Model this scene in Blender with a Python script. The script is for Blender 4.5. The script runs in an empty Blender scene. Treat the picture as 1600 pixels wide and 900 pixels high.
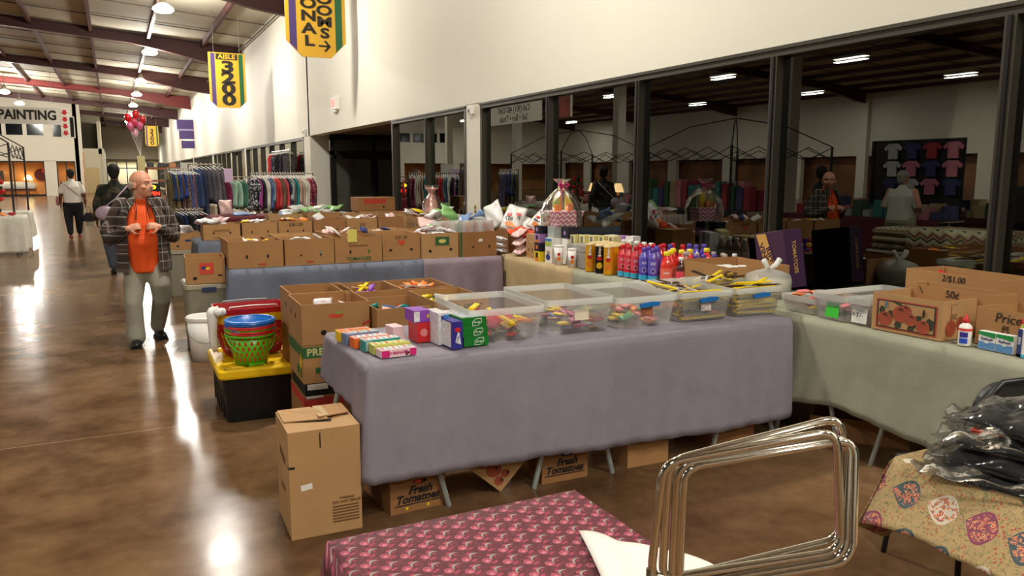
import bpy, bmesh, math, random
from mathutils import Vector, Matrix, Euler
R = random.Random(7)
PI = math.pi
S = bpy.context.scene
COL = S.collection

# ------------------------------------------------------------------ camera
cam_d = bpy.data.cameras.new('camera')
cam_d.sensor_width = 36.0
cam_d.lens = 36.0 * 1230.0 / 1600.0
cam_d.clip_start = 0.05
cam_d.clip_end = 400
cam = bpy.data.objects.new('camera', cam_d)
COL.objects.link(cam)
cam.location = (0, 0, 1.6)
cam.rotation_euler = (PI / 2 - 0.14451, 0, -0.46576)
S.camera = cam

# ------------------------------------------------------------------ world (night outside) and exposure
w = bpy.data.worlds.new('night'); S.world = w; w.use_nodes = True
w.node_tree.nodes['Background'].inputs[0].default_value = (0.10, 0.11, 0.14, 1)
w.node_tree.nodes['Background'].inputs[1].default_value = 0.02
S.view_settings.view_transform = 'Standard'
S.view_settings.look = 'None'
S.view_settings.gamma = 1.0
S.view_settings.use_curve_mapping = False
S.view_settings.exposure = 0.35

# ------------------------------------------------------------------ roof line, used by lamps and structure
XW = 4.6            # inner face of the long window wall
XL = -29.4          # inner face of the opposite wall
RIDGE = -12.4
def roof_z(x):
    return 6.27 + 0.075 * ((XW - x) if x >= RIDGE else (x - XL))

# ------------------------------------------------------------------ lamps' light (their bodies are built further down)
AISLE_LAMPS = [(1.5, y) for y in (-1.2, 6.6, 15.4, 23.7, 32.2, 42.4, 49.4, 57.4, 66.5, 75.5)]
HALL_GLOBES = [(-4.9, 51.1), (-4.9, 58.9)]
HALL_STRIPS = [(-16.3, 22.0), (-15.8, 28.6), (-16.2, 38.2), (-17.0, 61.0), (-24.8, 23.3), (-25.0, 31.9),
               (-24.0, 40.2), (-26.0, 59.0), (-16.3, 8.0), (-24.8, 8.0), (-5.5, -4.0), (-.5, -7.0), (-6.5, 4.0), (3.0, -3.0)]  # last four strips are added, out of view, to brighten the foreground
LAMP_Z = 6.0
def area(name, loc, power, size, color=(1, .96, .88), spread=PI, rot=(0, 0, 0), sy=None):
    d = bpy.data.lights.new(name, 'AREA'); d.energy = power; d.color = color
    if sy is None:
        d.shape = 'DISK'; d.size = size
    else:
        d.shape = 'RECTANGLE'; d.size = size; d.size_y = sy
    d.spread = spread
    o = bpy.data.objects.new(name, d); o.location = loc; o.rotation_euler = rot
    COL.objects.link(o); return o
def bulb(name, loc, power, r=.2, color=(1, .96, .88)):
    d = bpy.data.lights.new(name, 'POINT'); d.energy = power; d.color = color; d.shadow_soft_size = r
    o = bpy.data.objects.new(name, d); o.location = loc; COL.objects.link(o); return o
for (x, y) in AISLE_LAMPS:
    bulb('aisle_lamp_light', (x, y, LAMP_Z - .38), 290 if y > 0 else 160)
    area('aisle_lamp_downlight', (x, y, LAMP_Z - .19), 95 if y > 0 else 60, .36, color=(1, .96, .88))
for (x, y) in HALL_GLOBES:
    bulb('hall_globe_light', (x, y, LAMP_Z - .38), 700)
for (x, y) in HALL_STRIPS:
    area('hall_strip_light', (x, y, LAMP_Z - .12), 330 if x < -8 else 170, 1.4, color=(1, .97, .9), sy=.3, rot=(0, 0, PI / 2))
area('far_end_light', (2, 90, 4.5), 260, 1.5)
area('shop_light', (-9.5, 67.6, 2.3), 130, 6.0, color=(1, .72, .42), sy=1.0)
area('shop_light', (-2.9, 67.6, 2.3), 30, 1.0, color=(1, .72, .42), sy=.8)

# ------------------------------------------------------------------ colour and material helpers
def lin(c):
    return tuple((v / 255 / 12.92) if v / 255 <= .04045 else ((v / 255 + .055) / 1.055) ** 2.4 for v in c)
MATS = {}
def mat(name, rgb, rough=.55, metal=0, noise=0.0, scale=8.0, alpha=1.0, emit=0, spec=.5, coat=0, bump=0.0, bscale=60):
    if name in MATS: return MATS[name]
    m = bpy.data.materials.new(name); m.use_nodes = True
    nt = m.node_tree; b = nt.nodes['Principled BSDF']
    c = lin(rgb) + (1,)
    b.inputs['Base Color'].default_value = c
    b.inputs['Roughness'].default_value = rough
    b.inputs['Metallic'].default_value = metal
    b.inputs['Alpha'].default_value = alpha
    b.inputs['Specular IOR Level'].default_value = spec
    b.inputs['Coat Weight'].default_value = coat
    if emit:
        b.inputs['Emission Color'].default_value = c
        b.inputs['Emission Strength'].default_value = emit
    if noise or bump:
        tc = nt.nodes.new('ShaderNodeTexCoord')
    if noise:
        n = nt.nodes.new('ShaderNodeTexNoise'); n.inputs['Scale'].default_value = scale
        n.inputs['Detail'].default_value = 4
        nt.links.new(tc.outputs['Object'], n.inputs['Vector'])
        mr = nt.nodes.new('ShaderNodeMapRange')
        mr.inputs[1].default_value = .3; mr.inputs[2].default_value = .7
        mr.inputs[3].default_value = 1 - noise; mr.inputs[4].default_value = 1 + noise
        nt.links.new(n.outputs[0], mr.inputs[0])
        mx = nt.nodes.new('ShaderNodeVectorMath'); mx.operation = 'SCALE'
        mx.inputs[0].default_value = c[:3]
        nt.links.new(mr.outputs[0], mx.inputs['Scale'])
        nt.links.new(mx.outputs[0], b.inputs['Base Color'])
    if bump:
        n2 = nt.nodes.new('ShaderNodeTexNoise'); n2.inputs['Scale'].default_value = bscale
        n2.inputs['Detail'].default_value = 3
        nt.links.new(tc.outputs['Object'], n2.inputs['Vector'])
        bp = nt.nodes.new('ShaderNodeBump'); bp.inputs['Strength'].default_value = bump
        bp.inputs['Distance'].default_value = .01
        nt.links.new(n2.outputs[0], bp.inputs['Height'])
        nt.links.new(bp.outputs[0], b.inputs['Normal'])
    MATS[name] = m
    return m

class NG:
    """tiny node-math helper for procedural prints"""
    def __init__(s, m): s.nt = m.node_tree; s.m = m
    def val(s, x, inp):
        if isinstance(x, (int, float)): inp.default_value = x
        else: s.nt.links.new(x, inp)
    def op(s, o, a, b=0.0, c=0.0):
        n = s.nt.nodes.new('ShaderNodeMath'); n.operation = o
        s.val(a, n.inputs[0]); s.val(b, n.inputs[1]); s.val(c, n.inputs[2]); return n.outputs[0]
    def coords(s, which='Object'):
        t = s.nt.nodes.new('ShaderNodeTexCoord'); x = s.nt.nodes.new('ShaderNodeSeparateXYZ')
        s.nt.links.new(t.outputs[which], x.inputs[0]); s.vec = t.outputs[which]
        return x.outputs[0], x.outputs[1], x.outputs[2]
    def comb(s, x, y, z=0.0):
        n = s.nt.nodes.new('ShaderNodeCombineXYZ'); s.val(x, n.inputs[0]); s.val(y, n.inputs[1]); s.val(z, n.inputs[2]); return n.outputs[0]
    def less(s, a, b, soft=None):
        if soft is None: return s.op('LESS_THAN', a, b)
        n = s.nt.nodes.new('ShaderNodeMapRange'); s.val(a, n.inputs[0])
        n.inputs[1].default_value = b - soft; n.inputs[2].default_value = b + soft
        n.inputs[3].default_value = 1; n.inputs[4].default_value = 0; return n.outputs[0]
    def mix(s, f, a, b):
        n = s.nt.nodes.new('ShaderNodeMix'); n.data_type = 'RGBA'; s.val(f, n.inputs[0])
        for x, i in ((a, 6), (b, 7)):
            if isinstance(x, tuple): n.inputs[i].default_value = lin(x) + (1,)
            else: s.nt.links.new(x, n.inputs[i])
        return n.outputs[2]
    def noise(s, vec, scale, detail=3):
        n = s.nt.nodes.new('ShaderNodeTexNoise'); n.inputs['Scale'].default_value = scale
        n.inputs['Detail'].default_value = detail; s.nt.links.new(vec, n.inputs['Vector']); return n.outputs[0]
    def vor(s, vec, scale, feat='F1', rnd=1.0):
        n = s.nt.nodes.new('ShaderNodeTexVoronoi'); n.inputs['Scale'].default_value = scale; n.feature = feat
        n.inputs['Randomness'].default_value = rnd
        s.nt.links.new(vec, n.inputs['Vector']); return n
    def ramp(s, f, stops, interp='LINEAR'):
        n = s.nt.nodes.new('ShaderNodeValToRGB'); s.nt.links.new(f, n.inputs[0]); n.color_ramp.interpolation = interp
        e = n.color_ramp.elements
        while len(e) < len(stops): e.new(.5)
        for i, (p, c) in enumerate(stops): e[i].position = p; e[i].color = lin(c) + (1,)
        return n.outputs[0]
    def base(s, col): s.nt.links.new(col, s.m.node_tree.nodes['Principled BSDF'].inputs['Base Color'])
    def inp(s, name, v): s.val(v, s.m.node_tree.nodes['Principled BSDF'].inputs[name])

# ------------------------------------------------------------------ mesh helpers
class MB:
    def __init__(s): s.v = []; s.f = []; s.m = []
    def add(s, vs, fs, mi=0):
        o = len(s.v); s.v += [tuple(v) for v in vs]
        for f in fs: s.f.append([o + i for i in f]); s.m.append(mi)
        return s
    def box(s, x0, x1, y0, y1, z0, z1, mi=0, M=None):
        vs = [(x0, y0, z0), (x1, y0, z0), (x1, y1, z0), (x0, y1, z0), (x0, y0, z1), (x1, y0, z1), (x1, y1, z1), (x0, y1, z1)]
        if M is not None: vs = [M @ Vector(v) for v in vs]
        return s.add(vs, [(0, 3, 2, 1), (4, 5, 6, 7), (0, 1, 5, 4), (1, 2, 6, 5), (2, 3, 7, 6), (3, 0, 4, 7)], mi)
    def rings(s, rings, mi=0, closed=False, caps=True):
        n = len(rings[0]); vs = [p for r in rings for p in r]; fs = []
        k = len(rings)
        for i in range(k if closed else k - 1):
            a = i * n; b = ((i + 1) % k) * n
            for j in range(n):
                fs.append((a + j, a + (j + 1) % n, b + (j + 1) % n, b + j))
        if caps and not closed:
            fs.append(tuple(range(n - 1, -1, -1))); fs.append(tuple((k - 1) * n + j for j in range(n)))
        return s.add(vs, fs, mi)
    def cyl(s, p0, p1, r0, r1=None, n=12, mi=0):
        r1 = r0 if r1 is None else r1
        p0 = Vector(p0); p1 = Vector(p1); d = (p1 - p0).normalized()
        q = d.to_track_quat('Z', 'Y')
        def ring(p, r): return [p + q @ Vector((math.cos(2 * PI * i / n) * r, math.sin(2 * PI * i / n) * r, 0)) for i in range(n)]
        return s.rings([ring(p0, r0), ring(p1, r1)], mi)
    def tube(s, pts, r, n=8, mi=0, closed=False):
        pts = [Vector(p) for p in pts]; k = len(pts); rr = []
        prev = None
        for i, p in enumerate(pts):
            if closed: t = (pts[(i + 1) % k] - pts[i - 1]).normalized()
            elif i == 0: t = (pts[1] - pts[0]).normalized()
            elif i == k - 1: t = (pts[-1] - pts[-2]).normalized()
            else: t = (pts[i + 1] - pts[i - 1]).normalized()
            if prev is None:
                a = Vector((0, 0, 1)) if abs(t.z) < .9 else Vector((1, 0, 0))
                u = t.cross(a).normalized()
            else:
                u = (prev - t * prev.dot(t)).normalized()
            prev = u; v = t.cross(u)
            ri = r[i] if isinstance(r, (list, tuple)) else r
            rr.append([p + u * math.cos(2 * PI * j / n) * ri + v * math.sin(2 * PI * j / n) * ri for j in range(n)])
        return s.rings(rr, mi, closed)
    def lathe(s, prof, n=20, c=(0, 0, 0), mi=0, caps=True):
        return s.rings([[(c[0] + math.cos(2 * PI * i / n) * r, c[1] + math.sin(2 * PI * i / n) * r, c[2] + z) for i in range(n)] for r, z in prof], mi, False, caps)
    def grid(s, fn, nu, nv, mi=0):
        vs = [fn(i / nu, j / nv) for j in range(nv + 1) for i in range(nu + 1)]
        fs = [(j * (nu + 1) + i, j * (nu + 1) + i + 1, (j + 1) * (nu + 1) + i + 1, (j + 1) * (nu + 1) + i) for j in range(nv) for i in range(nu)]
        return s.add(vs, fs, mi)
    def prism(s, pts, ex, mi=0):
        n = len(pts); ex = Vector(ex)
        vs = [Vector(p) for p in pts] + [Vector(p) + ex for p in pts]
        fs = [tuple(range(n - 1, -1, -1)), tuple(range(n, 2 * n))] + [(i, (i + 1) % n, n + (i + 1) % n, n + i) for i in range(n)]
        return s.add(vs, fs, mi)
    def ell(s, c, r, M=None, nu=14, nv=9, mi=0):
        c = Vector(c); rr = []
        for j in range(nv + 1):
            t = PI * (j + .02 * (j == 0) - .02 * (j == nv)) / nv
            ring = []
            for i in range(nu):
                a = 2 * PI * i / nu
                p = Vector((r[0] * math.sin(t) * math.cos(a), r[1] * math.sin(t) * math.sin(a), -r[2] * math.cos(t)))
                if M is not None: p = M @ p
                ring.append(c + p)
            rr.append(ring)
        return s.rings(rr, mi)
    def mesh(s, name, smooth=False):
        me = bpy.data.meshes.new(name); me.from_pydata(s.v, [], s.f)
        me.polygons.foreach_set('material_index', s.m)
        bm = bmesh.new(); bm.from_mesh(me); bmesh.ops.recalc_face_normals(bm, faces=bm.faces); bm.to_mesh(me); bm.free()
        if smooth:
            me.shade_smooth()
        me.update(); return me
    def build(s, name, mats, parent=None, smooth=False, solid=0, bevel=0, sub=0):
        me = s.mesh(name, smooth)
        for m in (mats if isinstance(mats, (list, tuple)) else [mats]): me.materials.append(m)
        o = bpy.data.objects.new(name, me); COL.objects.link(o)
        if parent is not None: o.parent = parent
        if solid:
            md = o.modifiers.new('solid', 'SOLIDIFY'); md.thickness = solid; md.offset = 0
        if bevel:
            md = o.modifiers.new('bevel', 'BEVEL'); md.width = bevel; md.segments = 2; md.limit_method = 'ANGLE'
        if sub:
            md = o.modifiers.new('sub', 'SUBSURF'); md.levels = sub; md.render_levels = sub
        return o
def tag(o, label, cat, group=None, kind=None):
    o['label'] = label; o['category'] = cat
    if group: o['group'] = group
    if kind: o['kind'] = kind
    return o
def thing(name, label, cat, loc=(0, 0, 0), rz=0, group=None):
    o = bpy.data.objects.new(name, None); COL.objects.link(o); o.empty_display_size = .05
    o.location = loc; o.rotation_euler = (0, 0, rz)
    return tag(o, label, cat, group)
def struct(o):
    o['kind'] = 'structure'; return o
def inst(me, name, label, cat, group, loc, rot=(0, 0, 0), sc=(1, 1, 1), m=None, parent=None):
    o = bpy.data.objects.new(name, me); COL.objects.link(o)
    o.location = loc; o.rotation_euler = rot; o.scale = sc
    if parent is not None: o.parent = parent
    elif label: tag(o, label, cat, group)
    if m is not None and len(o.material_slots):
        ms = m if isinstance(m, (list, tuple)) else [m]
        for i, mm in enumerate(ms):
            o.material_slots[i].link = 'OBJECT'; o.material_slots[i].material = mm
    return o
def copy_tree(o, loc, rz, label, group=None):
    r = o.copy(); COL.objects.link(r); r.location = loc; r.rotation_euler = (0, 0, rz); r['label'] = label
    if group: r['group'] = group
    for ch in list(o.children):
        c = ch.copy(); COL.objects.link(c); c.parent = r
        for g in list(ch.children):
            d = g.copy(); COL.objects.link(d); d.parent = c
    return r
FACES = {'f': ((0, -.5, 0), (1, 0, 0), (0, 0, 1), (0, -1, 0)), 'l': ((-.5, 0, 0), (0, -1, 0), (0, 0, 1), (-1, 0, 0)),
         'r': ((.5, 0, 0), (0, 1, 0), (0, 0, 1), (1, 0, 0)), 'b': ((0, .5, 0), (-1, 0, 0), (0, 0, 1), (0, 1, 0)),
         't': ((0, 0, 1), (1, 0, 0), (0, 1, 0), (0, 0, 1))}
def face_mat(face, dims, u, v, off=.0008, rot=0):
    o, r, up, n = [Vector(a) for a in FACES[face]]
    w_, d_, h_ = dims
    org = Vector((o.x * w_, o.y * d_, o.z * h_)) + r * u + up * v + n * off
    M = Matrix((r, up, n)).transposed().to_4x4()
    return Matrix.Translation(org) @ M @ Matrix.Rotation(rot, 4, 'Z')
TXT = {}
def text_mesh(s, size, bold=0.0, shear=0.0, sp=1.0):
    key = (s, size, bold, shear, sp)
    if key in TXT: return TXT[key]
    cu = bpy.data.curves.new('text', 'FONT'); cu.body = s; cu.size = size; cu.extrude = .0006; cu.offset = bold * size
    cu.shear = shear; cu.align_x = 'CENTER'; cu.align_y = 'CENTER'; cu.space_character = sp; cu.resolution_u = 3; cu.space_line = .85
    o = bpy.data.objects.new('text', cu); COL.objects.link(o)
    me = bpy.data.meshes.new_from_object(o.evaluated_get(bpy.context.evaluated_depsgraph_get()))
    bpy.data.objects.remove(o); bpy.data.curves.remove(cu)
    TXT[key] = me; return me
def text(parent, s, m, M, size, bold=0.0, shear=0.0, sp=1.0, name='lettering', sx=1, label=None):
    me = text_mesh(s, size, bold, shear, sp).copy(); me.materials.clear(); me.materials.append(m)
    o = bpy.data.objects.new(name, me); COL.objects.link(o); o.parent = parent
    o.matrix_local = M @ Matrix.Diagonal((sx, 1, 1, 1))
    return o
def patch(parent, m, M, w_, h_, name='label_patch', shape='rect', t=.0012):
    mb = MB()
    if shape == 'rect': pts = [(-w_ / 2, -h_ / 2, 0), (w_ / 2, -h_ / 2, 0), (w_ / 2, h_ / 2, 0), (-w_ / 2, h_ / 2, 0)]
    elif shape == 'oval': pts = [(math.cos(2 * PI * i / 18) * w_ / 2, math.sin(2 * PI * i / 18) * h_ / 2, 0) for i in range(18)]
    else: pts = [(p[0] * w_, p[1] * h_, 0) for p in shape]
    mb.prism(pts, (0, 0, t))
    o = mb.build(name, m, parent); o.matrix_local = M; return o
# ================================================================== STRUCTURE
M_wall = mat('wall_paint', (228, 224, 208), .6, noise=.02, scale=.6)
M_far = mat('far_wall_paint', (214, 208, 190), .7)
M_tanwall = mat('far_tan_wall', (150, 140, 118), .8)
M_steel = mat('red_oxide_steel', (78, 38, 36), .55, noise=.10, scale=1.5)
M_redsteel = mat('fresh_red_steel', (122, 46, 42), .55, noise=.10, scale=1.5)
M_insul = mat('roof_insulation', (190, 182, 160), .8, noise=.05, scale=.8)
M_batten = mat('roof_batten', (96, 84, 72), .7)
M_frame = mat('bronze_frame', (78, 74, 64), .38, metal=.6)
M_framed = mat('dark_bronze_frame', (34, 32, 29), .4, metal=.5)
M_black = mat('flat_black', (12, 12, 12), .6)
M_dark = mat('night_dark', (6, 6, 8), .9)
M_alu = mat('aluminium', (200, 198, 190), .3, metal=1)
M_white = mat('white_plastic', (236, 234, 226), .4)
M_red = mat('plain_red', (200, 30, 32), .45)

def glass_mat():
    m = bpy.data.materials.new('window_glass'); m.use_nodes = True; nt = m.node_tree
    for n in list(nt.nodes):
        if n.type != 'OUTPUT_MATERIAL': nt.nodes.remove(n)
    out = nt.nodes['Material Output']
    fr = nt.nodes.new('ShaderNodeFresnel'); fr.inputs[0].default_value = 1.75
    tr = nt.nodes.new('ShaderNodeBsdfTransparent'); tr.inputs[0].default_value = (.45, .47, .45, 1)
    gl = nt.nodes.new('ShaderNodeBsdfGlossy'); gl.inputs['Roughness'].default_value = 0.004
    gl.inputs['Color'].default_value = (.97, 1.0, .95, 1)
    mx = nt.nodes.new('ShaderNodeMixShader')
    mul = nt.nodes.new('ShaderNodeMath'); mul.operation = 'MULTIPLY'; mul.inputs[1].default_value = 1.5; mul.use_clamp = True
    nt.links.new(fr.outputs[0], mul.inputs[0]); nt.links.new(mul.outputs[0], mx.inputs[0])
    nt.links.new(tr.outputs[0], mx.inputs[1]); nt.links.new(gl.outputs[0], mx.inputs[2]); nt.links.new(mx.outputs[0], out.inputs[0])
    return m
M_glass = glass_mat()

# floor: stained, waxed concrete
m = mat('stained_concrete', (120, 84, 48), .22, spec=.12); g = NG(m); x, y, z = g.coords()
n1 = g.noise(g.vec, .55, 6); n2 = g.noise(g.vec, 3.2, 8); n3 = g.noise(g.vec, 14, 4)
mixn = g.op('ADD', g.op('MULTIPLY', n1, .55), g.op('ADD', g.op('MULTIPLY', n2, .33), g.op('MULTIPLY', n3, .12)))
c = g.ramp(mixn, [(.36, (72, 50, 32)), (.47, (100, 74, 50)), (.56, (120, 92, 64)), (.68, (146, 118, 88))])
joint = g.less(g.op('ABSOLUTE', g.op('SUBTRACT', g.op('FRACT', g.op('DIVIDE', g.op('ADD', y, 1.2 + .0), 4.3333)), .5)), .0012)
jx = g.less(g.op('ABSOLUTE', g.op('SUBTRACT', g.op('FRACT', g.op('DIVIDE', g.op('ADD', x, 2.62), 4.6)), .5)), .0012)
c = g.mix(g.op('MULTIPLY', joint, .6), c, (158, 138, 112)); g.base(c)
g.inp('Roughness', g.op('ADD', g.op('MULTIPLY', n2, .16), .10))
bmp = m.node_tree.nodes.new('ShaderNodeBump'); bmp.inputs['Strength'].default_value = .06; bmp.inputs['Distance'].default_value = .02
m.node_tree.links.new(g.noise(g.vec, 2.3, 3), bmp.inputs['Height'])
m.node_tree.links.new(bmp.outputs[0], m.node_tree.nodes['Principled BSDF'].inputs['Normal'])
m.node_tree.nodes['Principled BSDF'].inputs['IOR'].default_value = 1.3
M_floor = m
struct(MB().box(XL - 1, 14, -13, 100, -.2, 0).build('floor', M_floor))

# ceiling: two slopes of insulation with thin cross battens
mb = MB()
for xa, xb in ((XW + .3, RIDGE), (RIDGE, XL - .3)):
    za, zb = roof_z(xa), roof_z(xb)
    mb.add([(xa, -13, za), (xb, -13, zb), (xb, 100, zb), (xa, 100, za), (xa, -13, za + .15), (xb, -13, zb + .15), (xb, 100, zb + .15), (xa, 100, za + .15)],
           [(0, 1, 2, 3), (4, 7, 6, 5), (0, 4, 5, 1), (2, 6, 7, 3), (1, 5, 6, 2), (0, 3, 7, 4)])
struct(mb.build('ceiling', M_insul))
BAY = 10.72
FR = [10.4 + BAY * i for i in range(-2, 9)]
tn = [0]
def trim(mb, m, **k):
    tn[0] += 1
    return struct(mb.build('trim_%d' % tn[0], m, **k))
# rafters: tapered I beams, deep at the walls
prof = [(4.6, 5.53), (3.44, 5.68), (2.04, 5.98), (.8, 6.21), (-1.16, 6.37), (-12.4, 7.16)]
for k, yf in enumerate(FR):
    mb = MB(); pts = prof + [(2 * RIDGE - x_, z_) for x_, z_ in prof[-2::-1]]
    for (xa, za), (xb, zb) in zip(pts, pts[1:]):
        ra, rb = roof_z(xa) - .02, roof_z(xb) - .02
        mb.prism([(xa, yf - .02, za), (xb, yf - .02, zb), (xb, yf - .02, rb), (xa, yf - .02, ra)], (0, .04, 0))
        mb.prism([(xa, yf - .11, za - .03), (xb, yf - .11, zb - .03), (xb, yf - .11, zb), (xa, yf - .11, za)], (0, .22, 0))
        mb.prism([(xa, yf - .11, ra - .03), (xb, yf - .11, rb - .03), (xb, yf - .11, rb), (xa, yf - .11, ra)], (0, .22, 0))
    trim(mb, M_redsteel if k == 6 else M_steel)
# purlins running the length of the hall, and thin battens across each bay
for i in range(19):
    xp = 3.25 - 1.8 * i
    if abs(xp - RIDGE) < .3: continue
    zr = roof_z(xp)
    trim(MB().box(xp - .05, xp + .05, -13, 99, zr - .2, zr - .001), M_steel)
mb = MB()
for k in range(len(FR) - 1):
    for q in (1 / 4, 1 / 2, 3 / 4):
        yb = FR[k] + BAY * q
        for xa, xb in ((XW, RIDGE), (RIDGE, XL)):
            za, zb = roof_z(xa) - .03, roof_z(xb) - .03
            mb.prism([(xa, yb - .02, za), (xb, yb - .02, zb), (xb, yb + .02, zb), (xa, yb + .02, za)], (0, 0, -.03))
trim(mb, M_batten)
# eave conduit along the wall top
trim(MB().cyl((4.48, -12, 6.08), (4.48, 98, 6.08), .03, n=6), M_batten)

# right wall: band over the glazing, sill, columns
WT = 2.56
mb = MB().box(XW, XW + .3, -13, 99, WT, 6.6).box(XW, XW + .3, -13, 14.02, 0, .12).box(XW, XW + .3, 20.85, 99, 0, .12)
colsY = [(10.12, 10.62), (20.85, 21.45)] + [(10.4 + BAY * k - .25, 10.4 + BAY * k + .25) for k in range(2, 9)] + [(-.55, -.1), (-11.3, -10.8)]
for a, b in colsY: mb.box(XW, XW + .3, a, b, .1, WT + .01)
mb.box(XW, 7.2, 20.72, 20.86, 0, 6.6)       # reveal beside the side doors
struct(mb.build('wall_right', M_wall))
struct(MB().box(XW + .3, 7.2, 14.0, 20.8, WT, WT + .1).box(7.1, 7.2, 13.9, 20.8, 0, WT + .1).box(XW + .3, 7.2, 13.86, 13.96, 0, WT).build('wall_vestibule', mat('vestibule_brown', (112, 98, 80), .7)))
# windows of the right wall
def window(n, y0, y1, mull, z0=.12, z1=WT):
    e = bpy.data.objects.new('window_%d' % n, None); COL.objects.link(e); e.location = (XW, y0, z0); struct(e)
    L = y1 - y0; H = z1 - z0
    mb = MB().box(-.01, .11, 0, L, H - .075, H).box(-.03, .02, 0, L, H - .03, H - .012).box(-.01, .11, 0, L, 0, .06)
    mb.box(-.01, .11, 0, .06, .06, H - .075).box(-.01, .11, L - .06, L, .06, H - .075)
    mb.build('window_frame', M_frame, e)
    for q in mull:
        MB().box(-.01, .11, q - y0 - .035, q - y0 + .035, .06, H - .075).box(-.022, -.008, q - y0 - .012, q - y0 + .012, .06, H - .075, 1).build('mullion', [M_frame, M_framed], e)
    MB().box(.06, .072, .03, L - .03, .03, H - .05).build('pane', M_glass, e)
    return e
window(1, -.1, 10.12, [1.08, 2.86, 4.66, 6.44, 8.22])
window(2, 10.62, 14.02, [12.25])
window(3, 21.45, 31.6, [23.1, 24.8, 26.5, 28.2, 29.9])
nW = 4
for k in range(2, 8):
    a = 10.4 + BAY * k + .25; b = a + BAY - .5
    window(nW, a, b, [a + 1.7 * i for i in range(1, 6)]); nW += 1
window(nW, -10.8, -.55, [-9.1, -7.4, -5.7, -4.0, -2.3])
# dark outside ground and the road behind the glass
struct(MB().box(14, 60, -30, 110, -.3, -.1).build('ground_outside', M_dark))

# doors of the vestibule (seen through the opening, across the aisle's end)
e = bpy.data.objects.new('door_1', None); COL.objects.link(e); e.location = (4.9, 19.7, 0); struct(e)
mb = MB().box(-.05, 2.2, -.05, .05, 2.42, 2.56).box(-.05, 2.2, -.05, .05, 2.06, 2.16)
for xx in (-.05, 1.02, 2.12): mb.box(xx, xx + .09, -.05, .05, 0, 2.5)
mb.build('door_frame', M_framed, e)
for xx in (.04, 1.11):
    l = MB().box(xx, xx + .06, -.03, .02, .02, 2.06).box(xx + .94, xx + 1.0, -.03, .02, .02, 2.06).box(xx, xx + 1, -.03, .02, 1.96, 2.06).box(xx, xx + 1, -.03, .02, .02, .2).build('door_leaf', M_framed, e)
    MB().box(xx + .03, xx + .97, -.006, .006, .1, 2.0).build('pane', M_glass, l)
    MB().cyl((xx + .05, -.08, 1.03), (xx + .95, -.08, 1.03), .018, n=8).build('push_bar', M_alu, l)
MB().box(.04, 2.12, -.006, .006, 2.16, 2.44).build('transom_pane', M_glass, e)
MB().box(.86, 1.2, -.14, -.05, 1.98, 2.12).build('door_closer', M_black, e)

# end and left walls
mb = MB().box(XL - .3, XW + .3, -13.3, -13, 0, 8)
struct(mb.build('wall_front', M_far))
mb = MB().box(XL - .3, XL, -13, 99, 2.6, 6.6)
for k in range(18): mb.box(XL - .3, XL, -13 + 6.2 * k, -13 + 6.2 * k + 1.0, 0, 2.6)
struct(mb.build('wall_left', M_far))
struct(MB().box(XL - .9, XL - .7, -13, 99, 0, 2.8).build('wall_left_shops', mat('shop_front_brown', (128, 84, 50), .6, noise=.5, scale=.5)))
# block that closes the hall at y=66, with shop windows below and dark clerestory squares
mb = MB()
YB = 66
mb.box(-29.6, -1.85, YB, YB + .25, 2.48, 8)
cols = [-29.6, -24.8, -24.4, -19.4, -18.9, -13.9, -13.3, -11.2, -10.8]
for a, b in ((-29.6, -29), (-24.4, -23.8), (-18.6, -18), (-13.4, -12.8), (-4.3, -3.55), (-2.35, -1.85)): mb.box(a, b, YB, YB + .25, 0, 2.5)
struct(mb.build('wall_back', M_far))
struct(MB().box(-29.6, -1.85, 69.2, 69.3, 0, 3.2).box(-29.6, -1.85, YB + .25, 69.2, 2.52, 2.62).build('wall_shop', mat('shop_wall', (196, 140, 84), .7, noise=.15, scale=1.4)))
nW += 1
def shop_window(x0, x1, muls):
    global nW
    nW += 1
    e = bpy.data.objects.new('window_%d' % nW, None); COL.objects.link(e); e.location = (x0, YB, 0); struct(e)
    L = x1 - x0; mb = MB().box(0, L, .05, .15, 2.38, 2.48).box(0, L, .05, .15, 0, .12).box(0, .07, .05, .15, 0, 2.48).box(L - .07, L, .05, .15, 0, 2.48)
    for q in muls: mb.box(q - .04, q + .04, .05, .15, .1, 2.4)
    mb.build('window_frame', M_framed, e)
shop_window(-12.8, -4.3, [1.7, 3.4, 5.2, 6.6])
shop_window(-3.55, -2.35, [.6])
def cler(x0, x1, z0, z1, y_=YB):
    global nW
    nW += 1
    e = bpy.data.objects.new('window_%d' % nW, None); COL.objects.link(e); e.location = (x0, y_, z0); struct(e)
    L = x1 - x0; H = z1 - z0
    MB().box(-.06, 0, -.04, .02, -.06, H + .06).box(L, L + .06, -.04, .02, -.06, H + .06).box(0, L, -.04, .02, H, H + .06).box(0, L, -.04, .02, -.06, 0).build('window_frame', M_far, e)
    MB().box(0, L, -.015, -.004, 0, H).build('pane', mat('dark_clerestory_glass', (14, 18, 22), .1), e)
for k in range(11):
    x1 = -4.2 - 1.25 * k
    cler(x1 - 1.0, x1, 4.28, 5.12)
cler(-3.6, -3.0, 4.2, 5.6); cler(-2.75, -2.25, 4.2, 5.6)
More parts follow.
